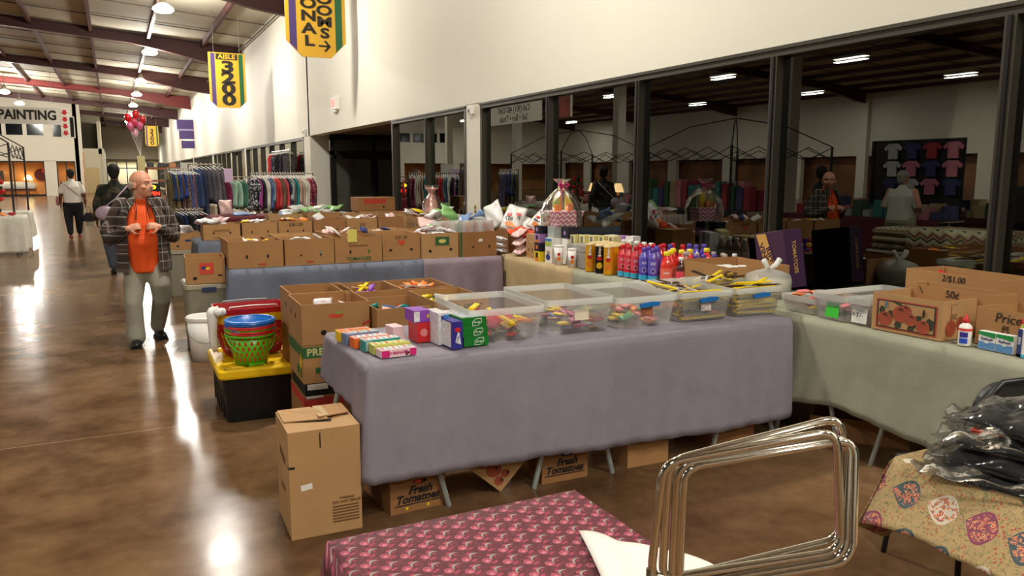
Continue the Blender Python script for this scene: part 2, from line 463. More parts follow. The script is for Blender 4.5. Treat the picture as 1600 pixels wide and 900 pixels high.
# corner block further down the aisle
mb = MB().box(-2.3, -.7, 75, 75.25, 0, 3.65).box(-2.3, -2.05, 66, 75, 0, 7.8).box(-.9, -.65, 75, 80, 3.2, 5.9).box(-.72, -.5, 75, 95, 0, 3.65)
struct(mb.build('wall_side_block', M_far))
struct(MB().box(-29, -.65, 80, 80.2, 3.2, 8).build('wall_upper_tan', M_tanwall))
e = bpy.data.objects.new('door_2', None); COL.objects.link(e); e.location = (-1.95, 74.97, 0); struct(e)
MB().box(0, 1.0, -.02, .02, 0, 2.08).build('door_leaf', mat('cream_door', (206, 186, 138), .6), e)
MB().box(-.06, 0, -.04, .02, 0, 2.14).box(1.0, 1.06, -.04, .02, 0, 2.14).box(0, 1.0, -.04, .02, 2.08, 2.14).build('door_frame', M_far, e)
# end of the aisle: tan gable over a lit glazed front
struct(MB().box(-.8, XW, 95, 95.2, 3.1, 8).build('wall_gable', M_tanwall))
struct(MB().box(-.8, XW, 98.5, 98.7, 0, 3.2).build('wall_lobby', mat('lobby_wall', (225, 215, 180), .8)))
area('lobby_light', (2, 97, 2.9), 150, 4, color=(1, .95, .8), sy=1)
nW += 1
e = bpy.data.objects.new('window_%d' % nW, None); COL.objects.link(e); e.location = (-.5, 95, 0); struct(e)
mb = MB().box(0, 5.1, 0, .1, 3.0, 3.1).box(0, 5.1, 0, .1, 2.1, 2.2)
for xx in (0, .95, 1.9, 2.9, 3.9, 5.0): mb.box(xx, xx + .1, 0, .1, 0, 3.1)
mb.build('window_frame', M_framed, e)
# interior columns under the ridge
for k, yf in enumerate(FR[1:7]):
    trim(MB().box(RIDGE - .22, RIDGE + .22, yf - .22, yf + .22, 0, 7.1), M_far)
trim(MB().box(XL, XL + .3, 31.6, 32.2, 0, 6.3), M_far)
# small fittings on the wall
def wall_thing(name, label, cat, y, z): return thing(name, label, cat, (XW, y, z))
t = wall_thing('exit_sign', 'small white exit sign box with a glowing red face, high on the white wall', 'sign', 19.0, 0)
t.location = pos = (XW, 17.9, 3.02)
MB().box(-.09, 0, -.18, .18, 0, .26).build('sign_box', M_white, t)
patch(t, mat('exit_glow', (255, 120, 110), .5, emit=.9), Matrix.Translation((-.0905, 0, .13)) @ Matrix(((0, 0, -1, 0), (-1, 0, 0, 0), (0, 1, 0, 0), (0, 0, 0, 1))), .3, .18, 'lit_face')
MB().box(-.07, -.01, -.12, .12, -.05, 0).build('battery_case', M_white, t)
for y_, z_, lb in ((10.36, 2.42, 'white motion sensor at the top of the white column beside the large window'), (21.15, 2.62, 'small white wall speaker above the column left of the side doors')):
    t = thing('wall_sensor', lb, 'sensor', (XW, y_, z_))
    MB().box(-.07, 0, -.05, .05, 0, .13).build('sensor_case', M_white, t, bevel=.01)
    MB().ell((-.07, 0, .05), (.02, .03, .03)).build('sensor_lens', mat('sensor_grey', (150, 148, 140), .3), t, smooth=True)
t = thing('wall_outlet', 'cream electrical outlet plate low on the white column', 'outlet', (XW, 10.3, 1.02))
MB().box(-.008, 0, -.045, .045, 0, .15).build('cover_plate', mat('cream_plastic', (214, 202, 160), .5), t)
MB().box(-.012, -.007, -.02, .02, .025, .06).box(-.012, -.007, -.02, .02, .085, .12).build('socket', M_framed, t)

def film(name, tint=(.96, .97, .96), gain=1.6, bump=.5, rough=.08, haze=.0, bs=22):
    m = bpy.data.materials.new(name); m.use_nodes = True; nt = m.node_tree
    b = nt.nodes['Principled BSDF']; b.inputs['Roughness'].default_value = rough; b.inputs['Metallic'].default_value = 1; b.inputs['Base Color'].default_value = (.9, .9, .9, 1)
    g = NG(m); x, y, z = g.coords()
    bp = nt.nodes.new('ShaderNodeBump'); bp.inputs['Strength'].default_value = bump; bp.inputs['Distance'].default_value = .02
    nt.links.new(g.noise(g.vec, bs, 4), bp.inputs['Height']); nt.links.new(bp.outputs[0], b.inputs['Normal'])
    fr = nt.nodes.new('ShaderNodeFresnel'); fr.inputs[0].default_value = 1.5; nt.links.new(bp.outputs[0], fr.inputs['Normal'])
    tr = nt.nodes.new('ShaderNodeBsdfTransparent'); tr.inputs[0].default_value = tint + (1,)
    mx = nt.nodes.new('ShaderNodeMixShader'); nt.links.new(g.op('MULTIPLY', fr.outputs[0], gain), mx.inputs[0])
    nt.links.new(tr.outputs[0], mx.inputs[1]); nt.links.new(b.outputs[0], mx.inputs[2])
    last = mx
    if haze:
        df = nt.nodes.new('ShaderNodeBsdfTranslucent'); df2 = nt.nodes.new('ShaderNodeBsdfDiffuse'); ad = nt.nodes.new('ShaderNodeMixShader'); ad.inputs[0].default_value = .5
        df.inputs[0].default_value = df2.inputs[0].default_value = (.93, .94, .91, 1)
        nt.links.new(df.outputs[0], ad.inputs[1]); nt.links.new(df2.outputs[0], ad.inputs[2])
        m2 = nt.nodes.new('ShaderNodeMixShader'); m2.inputs[0].default_value = haze
        nt.links.new(mx.outputs[0], m2.inputs[1]); nt.links.new(ad.outputs[0], m2.inputs[2]); last = m2
    nt.links.new(last.outputs[0], nt.nodes['Material Output'].inputs[0]); return m
# ================================================================== LAMPS, SIGNS, BALLOONS
M_glow = mat('lamp_glow', (255, 246, 220), .5, emit=14)
M_lampbody = mat('lamp_housing', (150, 145, 135), .4, metal=.6)
def globe_me():
    a = MB().lathe([(.02, .32), (.09, .3), (.11, .12), (.12, .06)], 18).mesh('housing', True); a.materials.append(M_lampbody)
    b = MB().lathe([(.12, .07), (.25, -.02), (.27, -.08), (.2, -.14), (.04, -.16)], 18).mesh('lens', True); b.materials.append(M_glow)
    return a, b
ha, hb = globe_me()
def nth(i, names=('nearest', 'second', 'third', 'fourth', 'fifth', 'sixth', 'seventh', 'eighth', 'ninth', 'tenth')): return names[i]
for i, (x, y) in enumerate(AISLE_LAMPS):
    if i < 3: lb = 'round high bay lamp over the near aisle, out of the photo, ' + nth(i) + ' of that run'
    else: lb = 'glowing round high bay lamp over the aisle, ' + nth(i - 3) + ' of the row running down the roof'
    t = thing('ceiling_lamp', lb, 'lamp', (x, y, LAMP_Z), 0, 'high bay lamps over the aisle')
    inst(ha, 'lamp_housing', None, None, None, (0, 0, 0), parent=t); inst(hb, 'lamp_lens', None, None, None, (0, 0, 0), parent=t)
    MB().cyl((0, 0, .3), (0, 0, roof_z(x) - LAMP_Z), .012, n=6).build('hanger_rod', M_lampbody, t)
for i, (x, y) in enumerate(HALL_GLOBES):
    t = thing('ceiling_lamp', ('left' if i == 0 else 'right') + ' one of two glowing lamps above the white PAINTING banner', 'lamp', (x, y, LAMP_Z), 0, 'lamps above the painting banner')
    inst(ha, 'lamp_housing', None, None, None, (0, 0, 0), parent=t); inst(hb, 'lamp_lens', None, None, None, (0, 0, 0), parent=t)
    MB().cyl((0, 0, .3), (0, 0, roof_z(x) - LAMP_Z), .012, n=6).build('hanger_rod', M_lampbody, t)
for i, (x, y) in enumerate(HALL_STRIPS):
    t = thing('strip_lamp', 'long white strip lamp under the hall roof ' + ('added out of view to brighten the foreground' if x > -8 else 'seen mirrored in the dark windows'), 'lamp', (x, y, LAMP_Z), 0, 'strip lamps of the far side of the hall')
    MB().box(-.18, .18, -.75, .75, 0, .08).build('lamp_housing', M_lampbody, t)
    MB().box(-.15, .15, -.7, .7, -.02, 0).build('lamp_lens', mat('strip_glow', (255, 250, 235), .5, emit=9), t)
    for yy in (-.6, .6): MB().cyl((0, yy, .08), (0, yy, roof_z(x) - LAMP_Z), .008, n=5).build('hanger_rod', M_lampbody, t)

M_gold = mat('sign_gold', (216, 166, 38), .55)
M_purple = mat('sign_purple', (72, 52, 110), .55)
M_green = mat('sign_green', (24, 92, 52), .55)
M_signblk = mat('sign_black', (28, 22, 12), .6)
SC = {k: v for k, v in ()}
def hang_sign(label, x, y, z0, w_, h_, cham, rz=0, group=None):
    t = thing('hanging_sign', label, 'sign', (x, y, z0), rz, group)
    out = [(-w_ / 2, 0, h_), (-w_ / 2, 0, cham), (-w_ / 2 + cham, 0, 0), (w_ / 2 - cham, 0, 0), (w_ / 2, 0, cham), (w_ / 2, 0, h_)]
    MB().prism(out, (0, .03, 0)).build('sign_board', M_gold, t)
    for s_, m_, nm in ((-1, M_purple, 'purple_stripe'), (1, M_green, 'green_stripe')):
        xa = s_ * w_ * .44; xb = s_ * w_ * .325
        ca = max(0, cham - (w_ / 2 - abs(xa))); cb = max(0, cham - (w_ / 2 - abs(xb)))
        for yo in (-.002, .030):
            MB().prism([(xa, yo, ca + .01), (xb, yo, cb + .01), (xb, yo, h_ - .02), (xa, yo, h_ - .02)], (0, .002, 0)).build(nm, m_, t)
    for s_ in (-.35, .35):
        MB().cyl((w_ * s_, .015, h_), (w_ * s_, .015, roof_z(x + w_ * s_) - .02 - z0), .006, n=5).build('hanging_wire', M_alu, t)
    return t
def sign_text(t, s, x, z, size, sx=1, bold=.02):
    M = Matrix.Translation((x, -.003, z)) @ Matrix(((1, 0, 0, 0), (0, 0, -1, 0), (0, 1, 0, 0), (0, 0, 0, 1)))
    return text(t, s, M_signblk, M, size, bold, sx=sx)
s1 = hang_sign('yellow hanging sign reading AISLE 3200 with purple and green edge stripes', 3.21, 25, 3.52, 1.02, 1.57, .2)
MB().box(-.3, .3, -.004, -.001, 1.37, 1.54).build('header_panel', M_signblk, s1)
M = Matrix.Translation((0, -.005, 1.455)) @ Matrix(((1, 0, 0, 0), (0, 0, -1, 0), (0, 1, 0, 0), (0, 0, 0, 1)))
text(s1, 'AISLE', M_gold, M, .17, .03, sx=1.2)
for i, ch in enumerate('3200'): sign_text(s1, ch, .02, 1.16 - .315 * i, .44, 1.7, .045)
s2 = hang_sign('large yellow hanging sign with two columns of letters and an arrow, nearest of all', 3.75, 16, 3.86, 1.17, 2.2, .3)
for i, ch in enumerate('LANOI'): sign_text(s2, ch, -.14, .30 + .235 * i, .27, 1.45, .04)
for i, ch in enumerate('TCUR'): sign_text(s2, ch, -.14, .30 + .235 * (i + 5), .27, 1.45, .04)
for i, ch in enumerate('SMOORTSER'): sign_text(s2, ch, .17, .46 + .215 * i, .26, 1.5, .04)
MB().box(.04, .24, -.004, -.001, .205, .24).build('arrow', M_signblk, s2)
MB().prism([(.14, -.004, .12), (.19, -.004, .12), (.28, -.004, .222), (.19, -.004, .325), (.14, -.004, .325), (.225, -.004, .222)], (0, .003, 0)).build('arrow', M_signblk, s2)
s3 = hang_sign('small distant yellow aisle sign hanging beyond the balloons', 3.03, 70, 3.75, .98, 1.6, .15)
for i, ch in enumerate('3300'): sign_text(s3, ch, .0, 1.2 - .32 * i, .4, 1.4, .035)
# purple shop sign fixed to the wall, far down
t = thing('blade_sign', 'purple blade sign sticking out from the white wall far down the aisle', 'sign', (4.6, 52, 3.2))
for i, (za, zb, xx) in enumerate(((1.05, 1.6, -.95), (.45, .95, -.85), (-.1, .35, -.75))):
    MB().box(xx, -.02, -.04, .04, za, zb).build('sign_panel', M_purple, t)
MB().box(-.95, -.02, -.03, .03, .95, 1.05).build('sign_bar', mat('pale_lilac', (160, 150, 180), .6), t)

# PAINTING banner
M_ban = mat('banner_white', (232, 228, 214), .7)
def banner_text(t, s, M, size, **k): return text(t, s, M_signblk, M, size, **k)
t = thing('hanging_banner', 'white hanging banner reading PAINTING with red arrows on its right end', 'banner', (-4.2, 45, 3.95))
MB().prism([(-4, 0, 0), (2.1, 0, 0), (2.1, 0, .8), (-4, 0, .78)], (0, .01, 0)).build('banner_sheet', M_ban, t)
FM = Matrix(((1, 0, 0, 0), (0, 0, -1, 0), (0, 1, 0, 0), (0, 0, 0, 1)))
text(t, 'PAINTING', M_signblk, Matrix.Translation((.74, -.004, .42)) @ FM, .62, .035, sx=.86)
MB().box(2.1, 2.5, -.01, .0, -.62, .8).build('arrow_panel', M_ban, t)
for i in range(4):
    zz = .6 - .33 * i
    MB().prism([(2.22, -.016, zz + .12), (2.38, -.016, zz + .12), (2.38, -.016, zz), (2.46, -.016, zz), (2.3, -.016, zz - .13), (2.14, -.016, zz), (2.22, -.016, zz)], (0, .005, 0)).build('red_arrow', M_red, t)
for xx in (-3, 1.8): MB().cyl((xx, 0, .78), (xx, 0, 2.6), .006, n=5).build('hanging_wire', M_alu, t)
# banner that the dark window mirrors
t = thing('hanging_banner', 'white vendor banner with phone numbers and Sell Buy Trade, mirrored in the window', 'banner', (-4, 24.2, 3.42))
MB().box(-.005, .005, 0, 4.4, 0, 1.0).build('banner_sheet', M_ban, t)
MR = Matrix(((0, 0, 1, 0), (1, 0, 0, 0), (0, 1, 0, 0), (0, 0, 0, 1)))
for i, s_ in enumerate(('Phone (901) 487', 'Cell (901) 487-0347', 'Sell \u2022 Buy \u2022 Trade')):
    text(t, s_, M_signblk, Matrix.Translation((.007, 2.2, .82 - .32 * i)) @ MR, .32, .015)
for yy in (.3, 4.1): MB().cyl((0, yy, 1), (0, yy, 3.2), .006, n=5).build('hanging_wire', M_alu, t)
t = thing('hanging_banner', 'red and white picture banner hung beside the vendor banner, mirrored in the window', 'banner', (-4, 22.3, 3.42))
MB().box(-.005, .005, 0, 1.6, 0, 1.1).build('banner_sheet', mat('picture_red', (150, 52, 38), .6, noise=.5, scale=3), t)
MB().box(-.006, .006, -.12, 0, 0, 1.1).build('banner_edge', M_ban, t)
for yy in (.2, 1.4): MB().cyl((0, yy, 1.1), (0, yy, 3.2), .006, n=5).build('hanging_wire', M_alu, t)

# balloons over the aisle stand
bal = [(.58, 3.38, (212, 26, 34), 'red'), (.78, 3.50, (205, 24, 34), 'red'), (.95, 3.36, (190, 40, 52), 'red'), (.62, 3.12, (214, 110, 150), 'pink'), (.86, 3.14, (206, 96, 140), 'pink'), (.74, 2.92, (228, 170, 190), 'pale pink'), (.72, 3.24, (200, 60, 90), 'rose')]
bme = MB().lathe([(.008, -.16), (.025, -.135), (.07, -.09), (.108, 0), (.104, .065), (.07, .12), (.01, .145)], 14).mesh('balloon', True); bme.materials.append(M_red)
for i, (bx, bz, c_, nm) in enumerate(bal):
    pos_ = ('leftmost', 'topmost', 'rightmost', 'left lower', 'right lower', 'lowest', 'middle')[i]
    t = thing('balloon', pos_ + ' ' + nm + ' balloon of the cluster floating above the bald man', 'balloon', (.74 + (bx - .74) * 1.15, 28 + .16 * (i % 3), 1.55 + (bz - 1.55) * .97), 0, 'balloons over the aisle')
    inst(bme, 'balloon_skin', None, None, None, (0, 0, 0), m=mat('balloon_%d' % i, c_, .2, coat=.6), parent=t)
    MB().cyl((0, 0, -.15), (.85 - .74 - (bx - .74) * 1.15, -.16 * (i % 3), 2.14 - (1.55 + (bz - 1.55) * .97)), .003, n=4).build('string', M_white, t)
# ================================================================== TABLES, CLOTHS, CARTONS
def fabric(name, rgb, var=.08, fold=.35):
    m = mat(name, rgb, .85, noise=var, scale=6, bump=.25, bscale=14)
    return m
M_lav = mat('lavender_cloth', (138, 131, 141), .85, noise=.05, scale=9, bump=.7, bscale=9)
M_lav2 = fabric('mauve_cloth', (132, 118, 128))
M_blue = fabric('slate_blue_cloth', (100, 106, 122))
M_sage = fabric('sage_cloth', (152, 152, 132))
M_tan = fabric('tan_cloth', (178, 156, 116))
M_whitecloth = fabric('white_cloth', (222, 218, 204))
M_burg = fabric('burgundy_cloth', (92, 16, 30))
M_blackcloth = mat('black_cloth', (14, 13, 13), .9)
M_galv = mat('galvanised_tube', (176, 186, 180), .4, metal=.5)
M_ply = mat('table_top_board', (190, 182, 165), .6)
M_card = mat('kraft_card', (168, 124, 76), .8, noise=.06, scale=5)
M_card2 = mat('kraft_card_pale', (180, 140, 92), .8, noise=.06, scale=5)
M_card3 = mat('kraft_card_dark', (150, 104, 60), .8, noise=.08, scale=5)
M_cardin = mat('kraft_card_inside', (146, 106, 64), .85, noise=.05, scale=5)
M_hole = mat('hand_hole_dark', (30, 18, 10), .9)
M_ink = mat('marker_ink', (26, 22, 22), .7)
M_inkbrown = mat('printed_brown', (112, 76, 44), .8)
M_inkred = mat('printed_red', (186, 52, 40), .7)
M_inkgreen = mat('printed_green', (44, 96, 48), .7)
M_inkblue = mat('printed_blue', (40, 52, 110), .7)
M_yellow = mat('plain_yellow', (238, 200, 30), .5)

def cloth(name, label, x0, x1, y0, y1, z, m, drops, group=None, seed=1, cat='tablecloth', amp=.018, freq=9, subd=40, flare=.03):
    """sheet lying over a table with hanging sides; drops: {'f':fn(u)->hem z,...} for the sides that hang"""
    r = random.Random(seed); mb = MB(); ph = [r.uniform(0, 6) for _ in range(6)]
    mb.grid(lambda u, v: (x0 + (x1 - x0) * u, y0 + (y1 - y0) * v, z + .0015 * math.sin(u * 31 + ph[0]) * math.sin(v * 9 + ph[1])), subd, 10)
    def fold(s_, t):
        a = math.sin(s_ * freq + ph[2]) * .55 + math.sin(s_ * freq * 2.3 + ph[3]) * .3 + math.sin(s_ * freq * .45 + ph[4]) * .5
        return amp * a * min(1, t * 1.6)
    # one continuous skirt that runs round the corners
    order = [q for q in ('l', 'f', 'r') if q in drops]
    if 'b' in drops: order.append('b')
    path = []                                   # (x, y, nx, ny, hem, run)
    run = 0; rc = .02
    ends = {'l': ((x0, y1), (x0, y0), (-1, 0)), 'f': ((x0, y0), (x1, y0), (0, -1)), 'r': ((x1, y0), (x1, y1), (1, 0)), 'b': ((x1, y1), (x0, y1), (0, 1))}
    for k_, q in enumerate(order):
        (ax, ay), (bx, by), (nx, ny) = ends[q]
        L = math.hypot(bx - ax, by - ay); n = max(8, int(L * 36))
        for i in range(n + 1):
            u = i / n
            hu = {'l': 1 - u, 'f': u, 'r': u, 'b': 1 - u}[q]
            path.append((ax + (bx - ax) * u, ay + (by - ay) * u, nx, ny, drops[q](hu), run + L * u))
        run += L
        if k_ + 1 < len(order):
            n2 = ends[order[k_ + 1]][2]; h0 = drops[q]({'l': 0, 'f': 1, 'r': 1, 'b': 0}[q]); h1 = drops[order[k_ + 1]]({'l': 1, 'f': 0, 'r': 0, 'b': 1}[order[k_ + 1]])
            for i in range(1, 6):
                f_ = i / 6; vx = nx * (1 - f_) + n2[0] * f_; vy = ny * (1 - f_) + n2[1] * f_; l_ = math.hypot(vx, vy)
                path.append((bx, by, vx / l_, vy / l_, h0 + (h1 - h0) * f_, run))
    NV = 14; NP = len(path)
    vs = []
    for j in range(NV + 1):
        t = j / NV
        for (px, py, nx, ny, hem, rn) in path:
            out = .012 * min(1, t * 14) + flare * t + fold(rn, t) + .005 * math.sin(rn * 40 + t * 3) * t
            vs.append((px + nx * out, py + ny * out, z + (hem - z) * t - .004 * (t > 0)))
    mb.add(vs, [(j * NP + i, j * NP + i + 1, (j + 1) * NP + i + 1, (j + 1) * NP + i) for j in range(NV) for i in range(NP - 1)])
    o = mb.build(name, m, None, smooth=True, solid=.004)
    me = o.data; bm = bmesh.new(); bm.from_mesh(me); bmesh.ops.remove_doubles(bm, verts=bm.verts, dist=.0035); bmesh.ops.recalc_face_normals(bm, faces=bm.faces); bm.to_mesh(me); bm.free(); me.shade_smooth()
    return tag(o, label, cat, group)
def table(name, label, x0, x1, y0, y1, z=.74, tres=None, group='folding tables under the cloths', th=.03):
    t = thing(name, label, 'table', (0, 0, 0), 0, group); t.location = ((x0 + x1) / 2, (y0 + y1) / 2, 0)
    cx, cy = t.location.x, t.location.y
    MB().box(x0 - cx, x1 - cx, y0 - cy, y1 - cy, z - th, z).build('tabletop', M_ply, t)
    if tres is None: tres = ([x0 + .35, x1 - .35], 'x') if x1 - x0 > y1 - y0 else ([y0 + .35, y1 - .35], 'y')
    pos_, ax = tres
    for p in pos_:
        for s_ in (-1, 1):
            if ax == 'x':
                q = p - cx
                for side in (y0 + .01 - cy, y1 - .08 - cy):
                    MB().cyl((q + s_ * .05, side, z - th), (q + s_ * .24, side, 0), .014, n=8).build('leg', M_galv, t)
            else:
                q = p - cy
                for side in (x0 + .02 - cx, x1 - .08 - cx):
                    MB().cyl((side, q + s_ * .05, z - th), (side, q + s_ * .24, 0), .0125, n=8).build('leg', M_galv, t)
        for s_ in (-1, 1):
            if ax == 'x':
                MB().cyl((p - cx + s_ * .17, y0 + .05 - cy, .27), (p - cx + s_ * .17, y1 - .08 - cy, .27), .009, n=6).build('cross_brace', M_galv, t)
            else:
                MB().cyl((x0 + .06 - cx, p - cy + s_ * .17, .27), (x1 - .08 - cx, p - cy + s_ * .17, .27), .009, n=6).build('cross_brace', M_galv, t)
    return t
def seg(*pts):
    def f(u):
        for (a, za), (b, zb) in zip(pts, pts[1:]):
            if u <= b: return za + (zb - za) * ((u - a) / (b - a))
        return pts[-1][1]
    return f
# A: front table
table('folding_table', 'folding table on splayed steel legs under the lavender cloth at the front', 1.0, 3.5, 3.38, 4.12, .755, ([1.12, 2.07, 3.24], 'x'))
cloth('tablecloth', 'lavender grey cloth over the front table of clear candy bins', .97, 3.52, 3.345, 4.13, .758, M_lav,
      {'f': seg((0, .215), (.15, .215), (.25, .2), (.34, .21), (.5, .18), (.75, .16), (1, .165)), 'l': seg((0, .22), (.12, .42), (.35, .50), (1, .52)), 'r': lambda u: .2}, None, 3, amp=.02, freq=6.5)
# B: long run of tables along the window wall
table('folding_table', 'folding table against the windows, nearest one, under the sage cloth', 3.63, 4.37, .9, 3.9, .755, ([1.6, 2.6, 3.3], 'y'))
cloth('tablecloth', 'sage green cloth over the window table holding clear tubs and tomato cartons', 3.6, 4.40, .9, 6.0, .758, M_sage,
      {'l': seg((0, .2), (.34, .25), (.42, .30), (.5, .23), (1, .1))}, None, 5, amp=.012, freq=4)
table('folding_table', 'folding table against the windows under the sage cloth and the juice bottles', 3.63, 4.37, 4.0, 6.2, .755)
table('folding_table', 'folding table against the windows under the tan cloth', 3.63, 4.37, 6.25, 9.0, .755)
cloth('tablecloth', 'tan cloth over the window table with chips and cracker boxes', 3.59, 4.41, 5.96, 9.0, .762, M_tan,
      {'l': lambda u: .08, 'f': seg((0, .3), (.12, .6), (1, .72))}, None, 8, amp=.014, freq=4)
# C: second row
table('folding_table', 'folding table of the second row of banana cartons', .9, 3.5, 7.28, 8.25, .755)
cloth('tablecloth', 'slate blue cloth on the left part of the second row table', .87, 2.72, 7.24, 8.27, .760, M_blue,
      {'f': lambda u: .05, 'l': lambda u: .10}, None, 11, amp=.035, freq=8)
cloth('tablecloth', 'mauve cloth on the right part of the second row table', 2.66, 3.5, 7.22, 8.28, .763, M_lav2,
      {'f': seg((0, .08), (.8, .16), (1, .22)), 'r': lambda u: .3}, None, 12, amp=.03, freq=11)
# D: third row
table('folding_table', 'folding table of the third row of cartons', .95, 3.6, 10.45, 11.4, .755)
cloth('tablecloth', 'slate blue cloth on the third row table behind the second row cartons', .9, 3.62, 10.4, 11.42, .760, M_blue,
      {'f': lambda u: .05, 'l': lambda u: .10}, None, 15, amp=.03, freq=8)
table('folding_table', 'folding table beside the windows beyond the white column, under the grey cloth', 3.7, 4.4, 9.3, 13.4, .755)
cloth('tablecloth', 'grey cloth on the table beside the windows beyond the white column', 3.66, 4.42, 9.25, 13.45, .760, M_blue, {'l': lambda u: .1}, None, 16)
table('folding_table', 'folding table of the fourth row of cartons', 2.0, 3.6, 12.0, 12.8, .755)
cloth('tablecloth', 'grey cloth on the fourth row table near the side doors', 1.97, 3.63, 11.97, 12.83, .760, M_blue, {'f': lambda u: .1, 'l': lambda u: .1}, None, 17)
# E: burgundy display counter
table('folding_table', 'long folding table under the burgundy cloth in front of the clothes racks', 1.5, 3.75, 14.05, 14.75, .86)
cloth('tablecloth', 'burgundy cloth on the long table in front of the clothes racks', 1.45, 3.78, 14.0, 14.8, .88, M_burg, {'f': lambda u: .05, 'l': lambda u: .1}, None, 18, amp=.02)

# ---- open and closed cartons
CART = {}
def carton(label, x, y, z, w_, d_, h_, rz=0, group='cartons on the tables', m=M_card, open_=True, name='cardboard_carton', holes=(), tilt=None, cat='box', min_=None, lip=0):
    """x, y is the middle of the base"""
    t = thing(name, label, cat, (x, y, z), rz, group)
    if tilt: t.rotation_euler = tilt
    mb = MB(); th = .006; a, b = w_ / 2, d_ / 2
    if open_:
        mb.box(-a, a, -b, -b + th, 0, h_).box(-a, a, b - th, b, 0, h_).box(-a, -a + th, -b + th, b - th, 0, h_).box(a - th, a, -b + th, b - th, 0, h_)
        mb.box(-a + th, a - th, -b + th, b - th, 0, .01)
        if lip:
            for s_ in (-1, 1):
                mb.box(s_ * a - .002, s_ * a + .002, -b, b, h_ - lip, h_ + .004)
    else:
        mb.box(-a, a, -b, b, 0, h_ - .008)
        mb.box(-a, a, -b, -.002, h_ - .008, h_).box(-a, a, .002, b, h_ - .008, h_)
    mb.build('carton_body', m, t)
    dims = (w_, d_, h_); t['_w'] = w_; t['_d'] = d_; t['_h'] = h_
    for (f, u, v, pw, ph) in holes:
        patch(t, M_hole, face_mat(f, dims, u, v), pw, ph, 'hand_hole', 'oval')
    return t
def dm(t): return (t['_w'], t['_d'], t['_h'])
def cprint(t, m, f, u, v, pw, ph, name='printed_panel', shape='rect', off=.001, rot=0):
    return patch(t, m, face_mat(f, dm(t), u, v, off, rot), pw, ph, name, shape, .0008)
def ctext(t, s, m, f, u, v, size, bold=.01, shear=0, sp=1, off=.0026, rot=0, sx=1):
    return text(t, s, m, face_mat(f, dm(t), u, v, off, rot), size, bold, shear, sp, sx=sx)
H2 = (('f', -.12, .09, .03, .035), ('f', .12, .09, .03, .035))
M_paper = mat('white_paper', (232, 230, 222), .7)
M_sticky = mat('yellow_note', (226, 214, 110), .8)
M_sticker_red = mat('fruit_sticker_red', (206, 66, 44), .5)

# --- the block of stacked cartons behind the front table
def column(x, y, w_, d_, lab, ztop=.84, hb=.24, rz=-.02, holes=H2, gp='cartons piled behind the front table', low=True):
    if low:
        carton('tall floor carton hidden under the open carton ' + lab.split(',')[0].replace(' behind the front table', ''), x, y, 0, w_, d_, ztop - hb - .004, rz, gp, M_card3, False)
    return carton('open carton ' + lab, x, y, ztop - hb, w_, d_, hb, rz, gp, M_card, True, holes=holes)
gp = 'cartons piled behind the front table'
b = carton('orange lidded carton at the bottom of the stack beside the black tote', 1.13, 4.77, 0, .40, .46, .30, -.03, gp, M_card3, False, holes=(('f', -.06, .21, .035, .02),))
cprint(b, M_inkred, 'f', 0, .265, .40, .05); cprint(b, M_inkred, 'l', 0, .265, .46, .05)
cprint(b, M_paper, 'f', -.14, .292, .10, .02, 'paper_label')
b = carton('white rimmed black block painted as a dark opening in the stack beside the black tote', 1.13, 4.77, .304, .385, .445, .07, -.03, gp, M_black, False)  # solid black body: the shade of an opening is put into its colour
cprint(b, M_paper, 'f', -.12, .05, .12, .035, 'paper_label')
b = carton('banana carton with green PREMIUM bands in the stack beside the black tote', 1.13, 4.77, .378, .40, .46, .225, -.03, gp, M_card, False)
cprint(b, M_inkgreen, 'f', 0, .185, .40, .065); cprint(b, M_inkgreen, 'l', 0, .185, .46, .065)
cprint(b, M_inkgreen, 'f', -.05, .075, .16, .035, 'green_bar'); cprint(b, M_inkgreen, 'l', .1, .055, .14, .06, 'green_bar')
ctext(b, 'PREMIUM', mat('print_cream', (200, 190, 130), .7), 'f', -.05, .185, .06, .03, sp=1.05)
cprint(b, M_hole, 'f', -.02, .075, .035, .03, 'hand_hole', 'oval', .002)
cprint(b, M_inkred, 'f', .13, .09, .06, .07, 'red_fruit_print', 'oval')
cprint(b, M_yellow, 'l', .14, .11, .10, .16, 'yellow_swoosh', ((-.5, -.5), (.1, -.5), (.5, .1), (.3, .5), (-.1, -.1)))
b = carton('open carton on top of the PREMIUM carton, a white crumpled packet inside', 1.13, 4.77, .607, .40, .46, .24, -.03, gp, M_card, True,
           holes=(('f', -.075, .07, .035, .032), ('l', -.12, .15, .02, .03), ('l', .03, .15, .02, .03)))
cprint(b, M_sticker_red, 'f', 0, .165, .085, .03, 'fruit_sticker', 'oval', .001); cprint(b, mat('leaf_green', (120, 170, 60), .6), 'f', .015, .182, .05, .014, 'fruit_sticker_leaf', 'oval', .002)
cprint(b, M_inkred, 'f', .18, .11, .05, .035, 'red_print', ((-.5, -.5), (.5, .1), (.5, .5), (-.5, 0)))
b2 = column(1.17, 5.26, .40, .42, 'at the back left of the pile behind the front table', ztop=.84)
cprint(b2, M_hole, 'l', .02, .15, .02, .03, 'hand_hole', 'oval')
b3 = column(1.52, 4.65, .36, .46, 'second from the left behind the gum boxes', ztop=.81)
b4 = column(1.49, 5.18, .38, .46, 'at the back middle of the pile, with purple and yellow candy')
b5 = column(1.86, 4.62, .36, .50, 'with handwriting on its front, right front of the pile')
ctext(b5, 'sm. utter', M_ink, 'f', .02, .20, .06, .02, .2)
b6 = column(1.86, 5.18, .36, .46, 'at the back right of the pile, with orange candy')

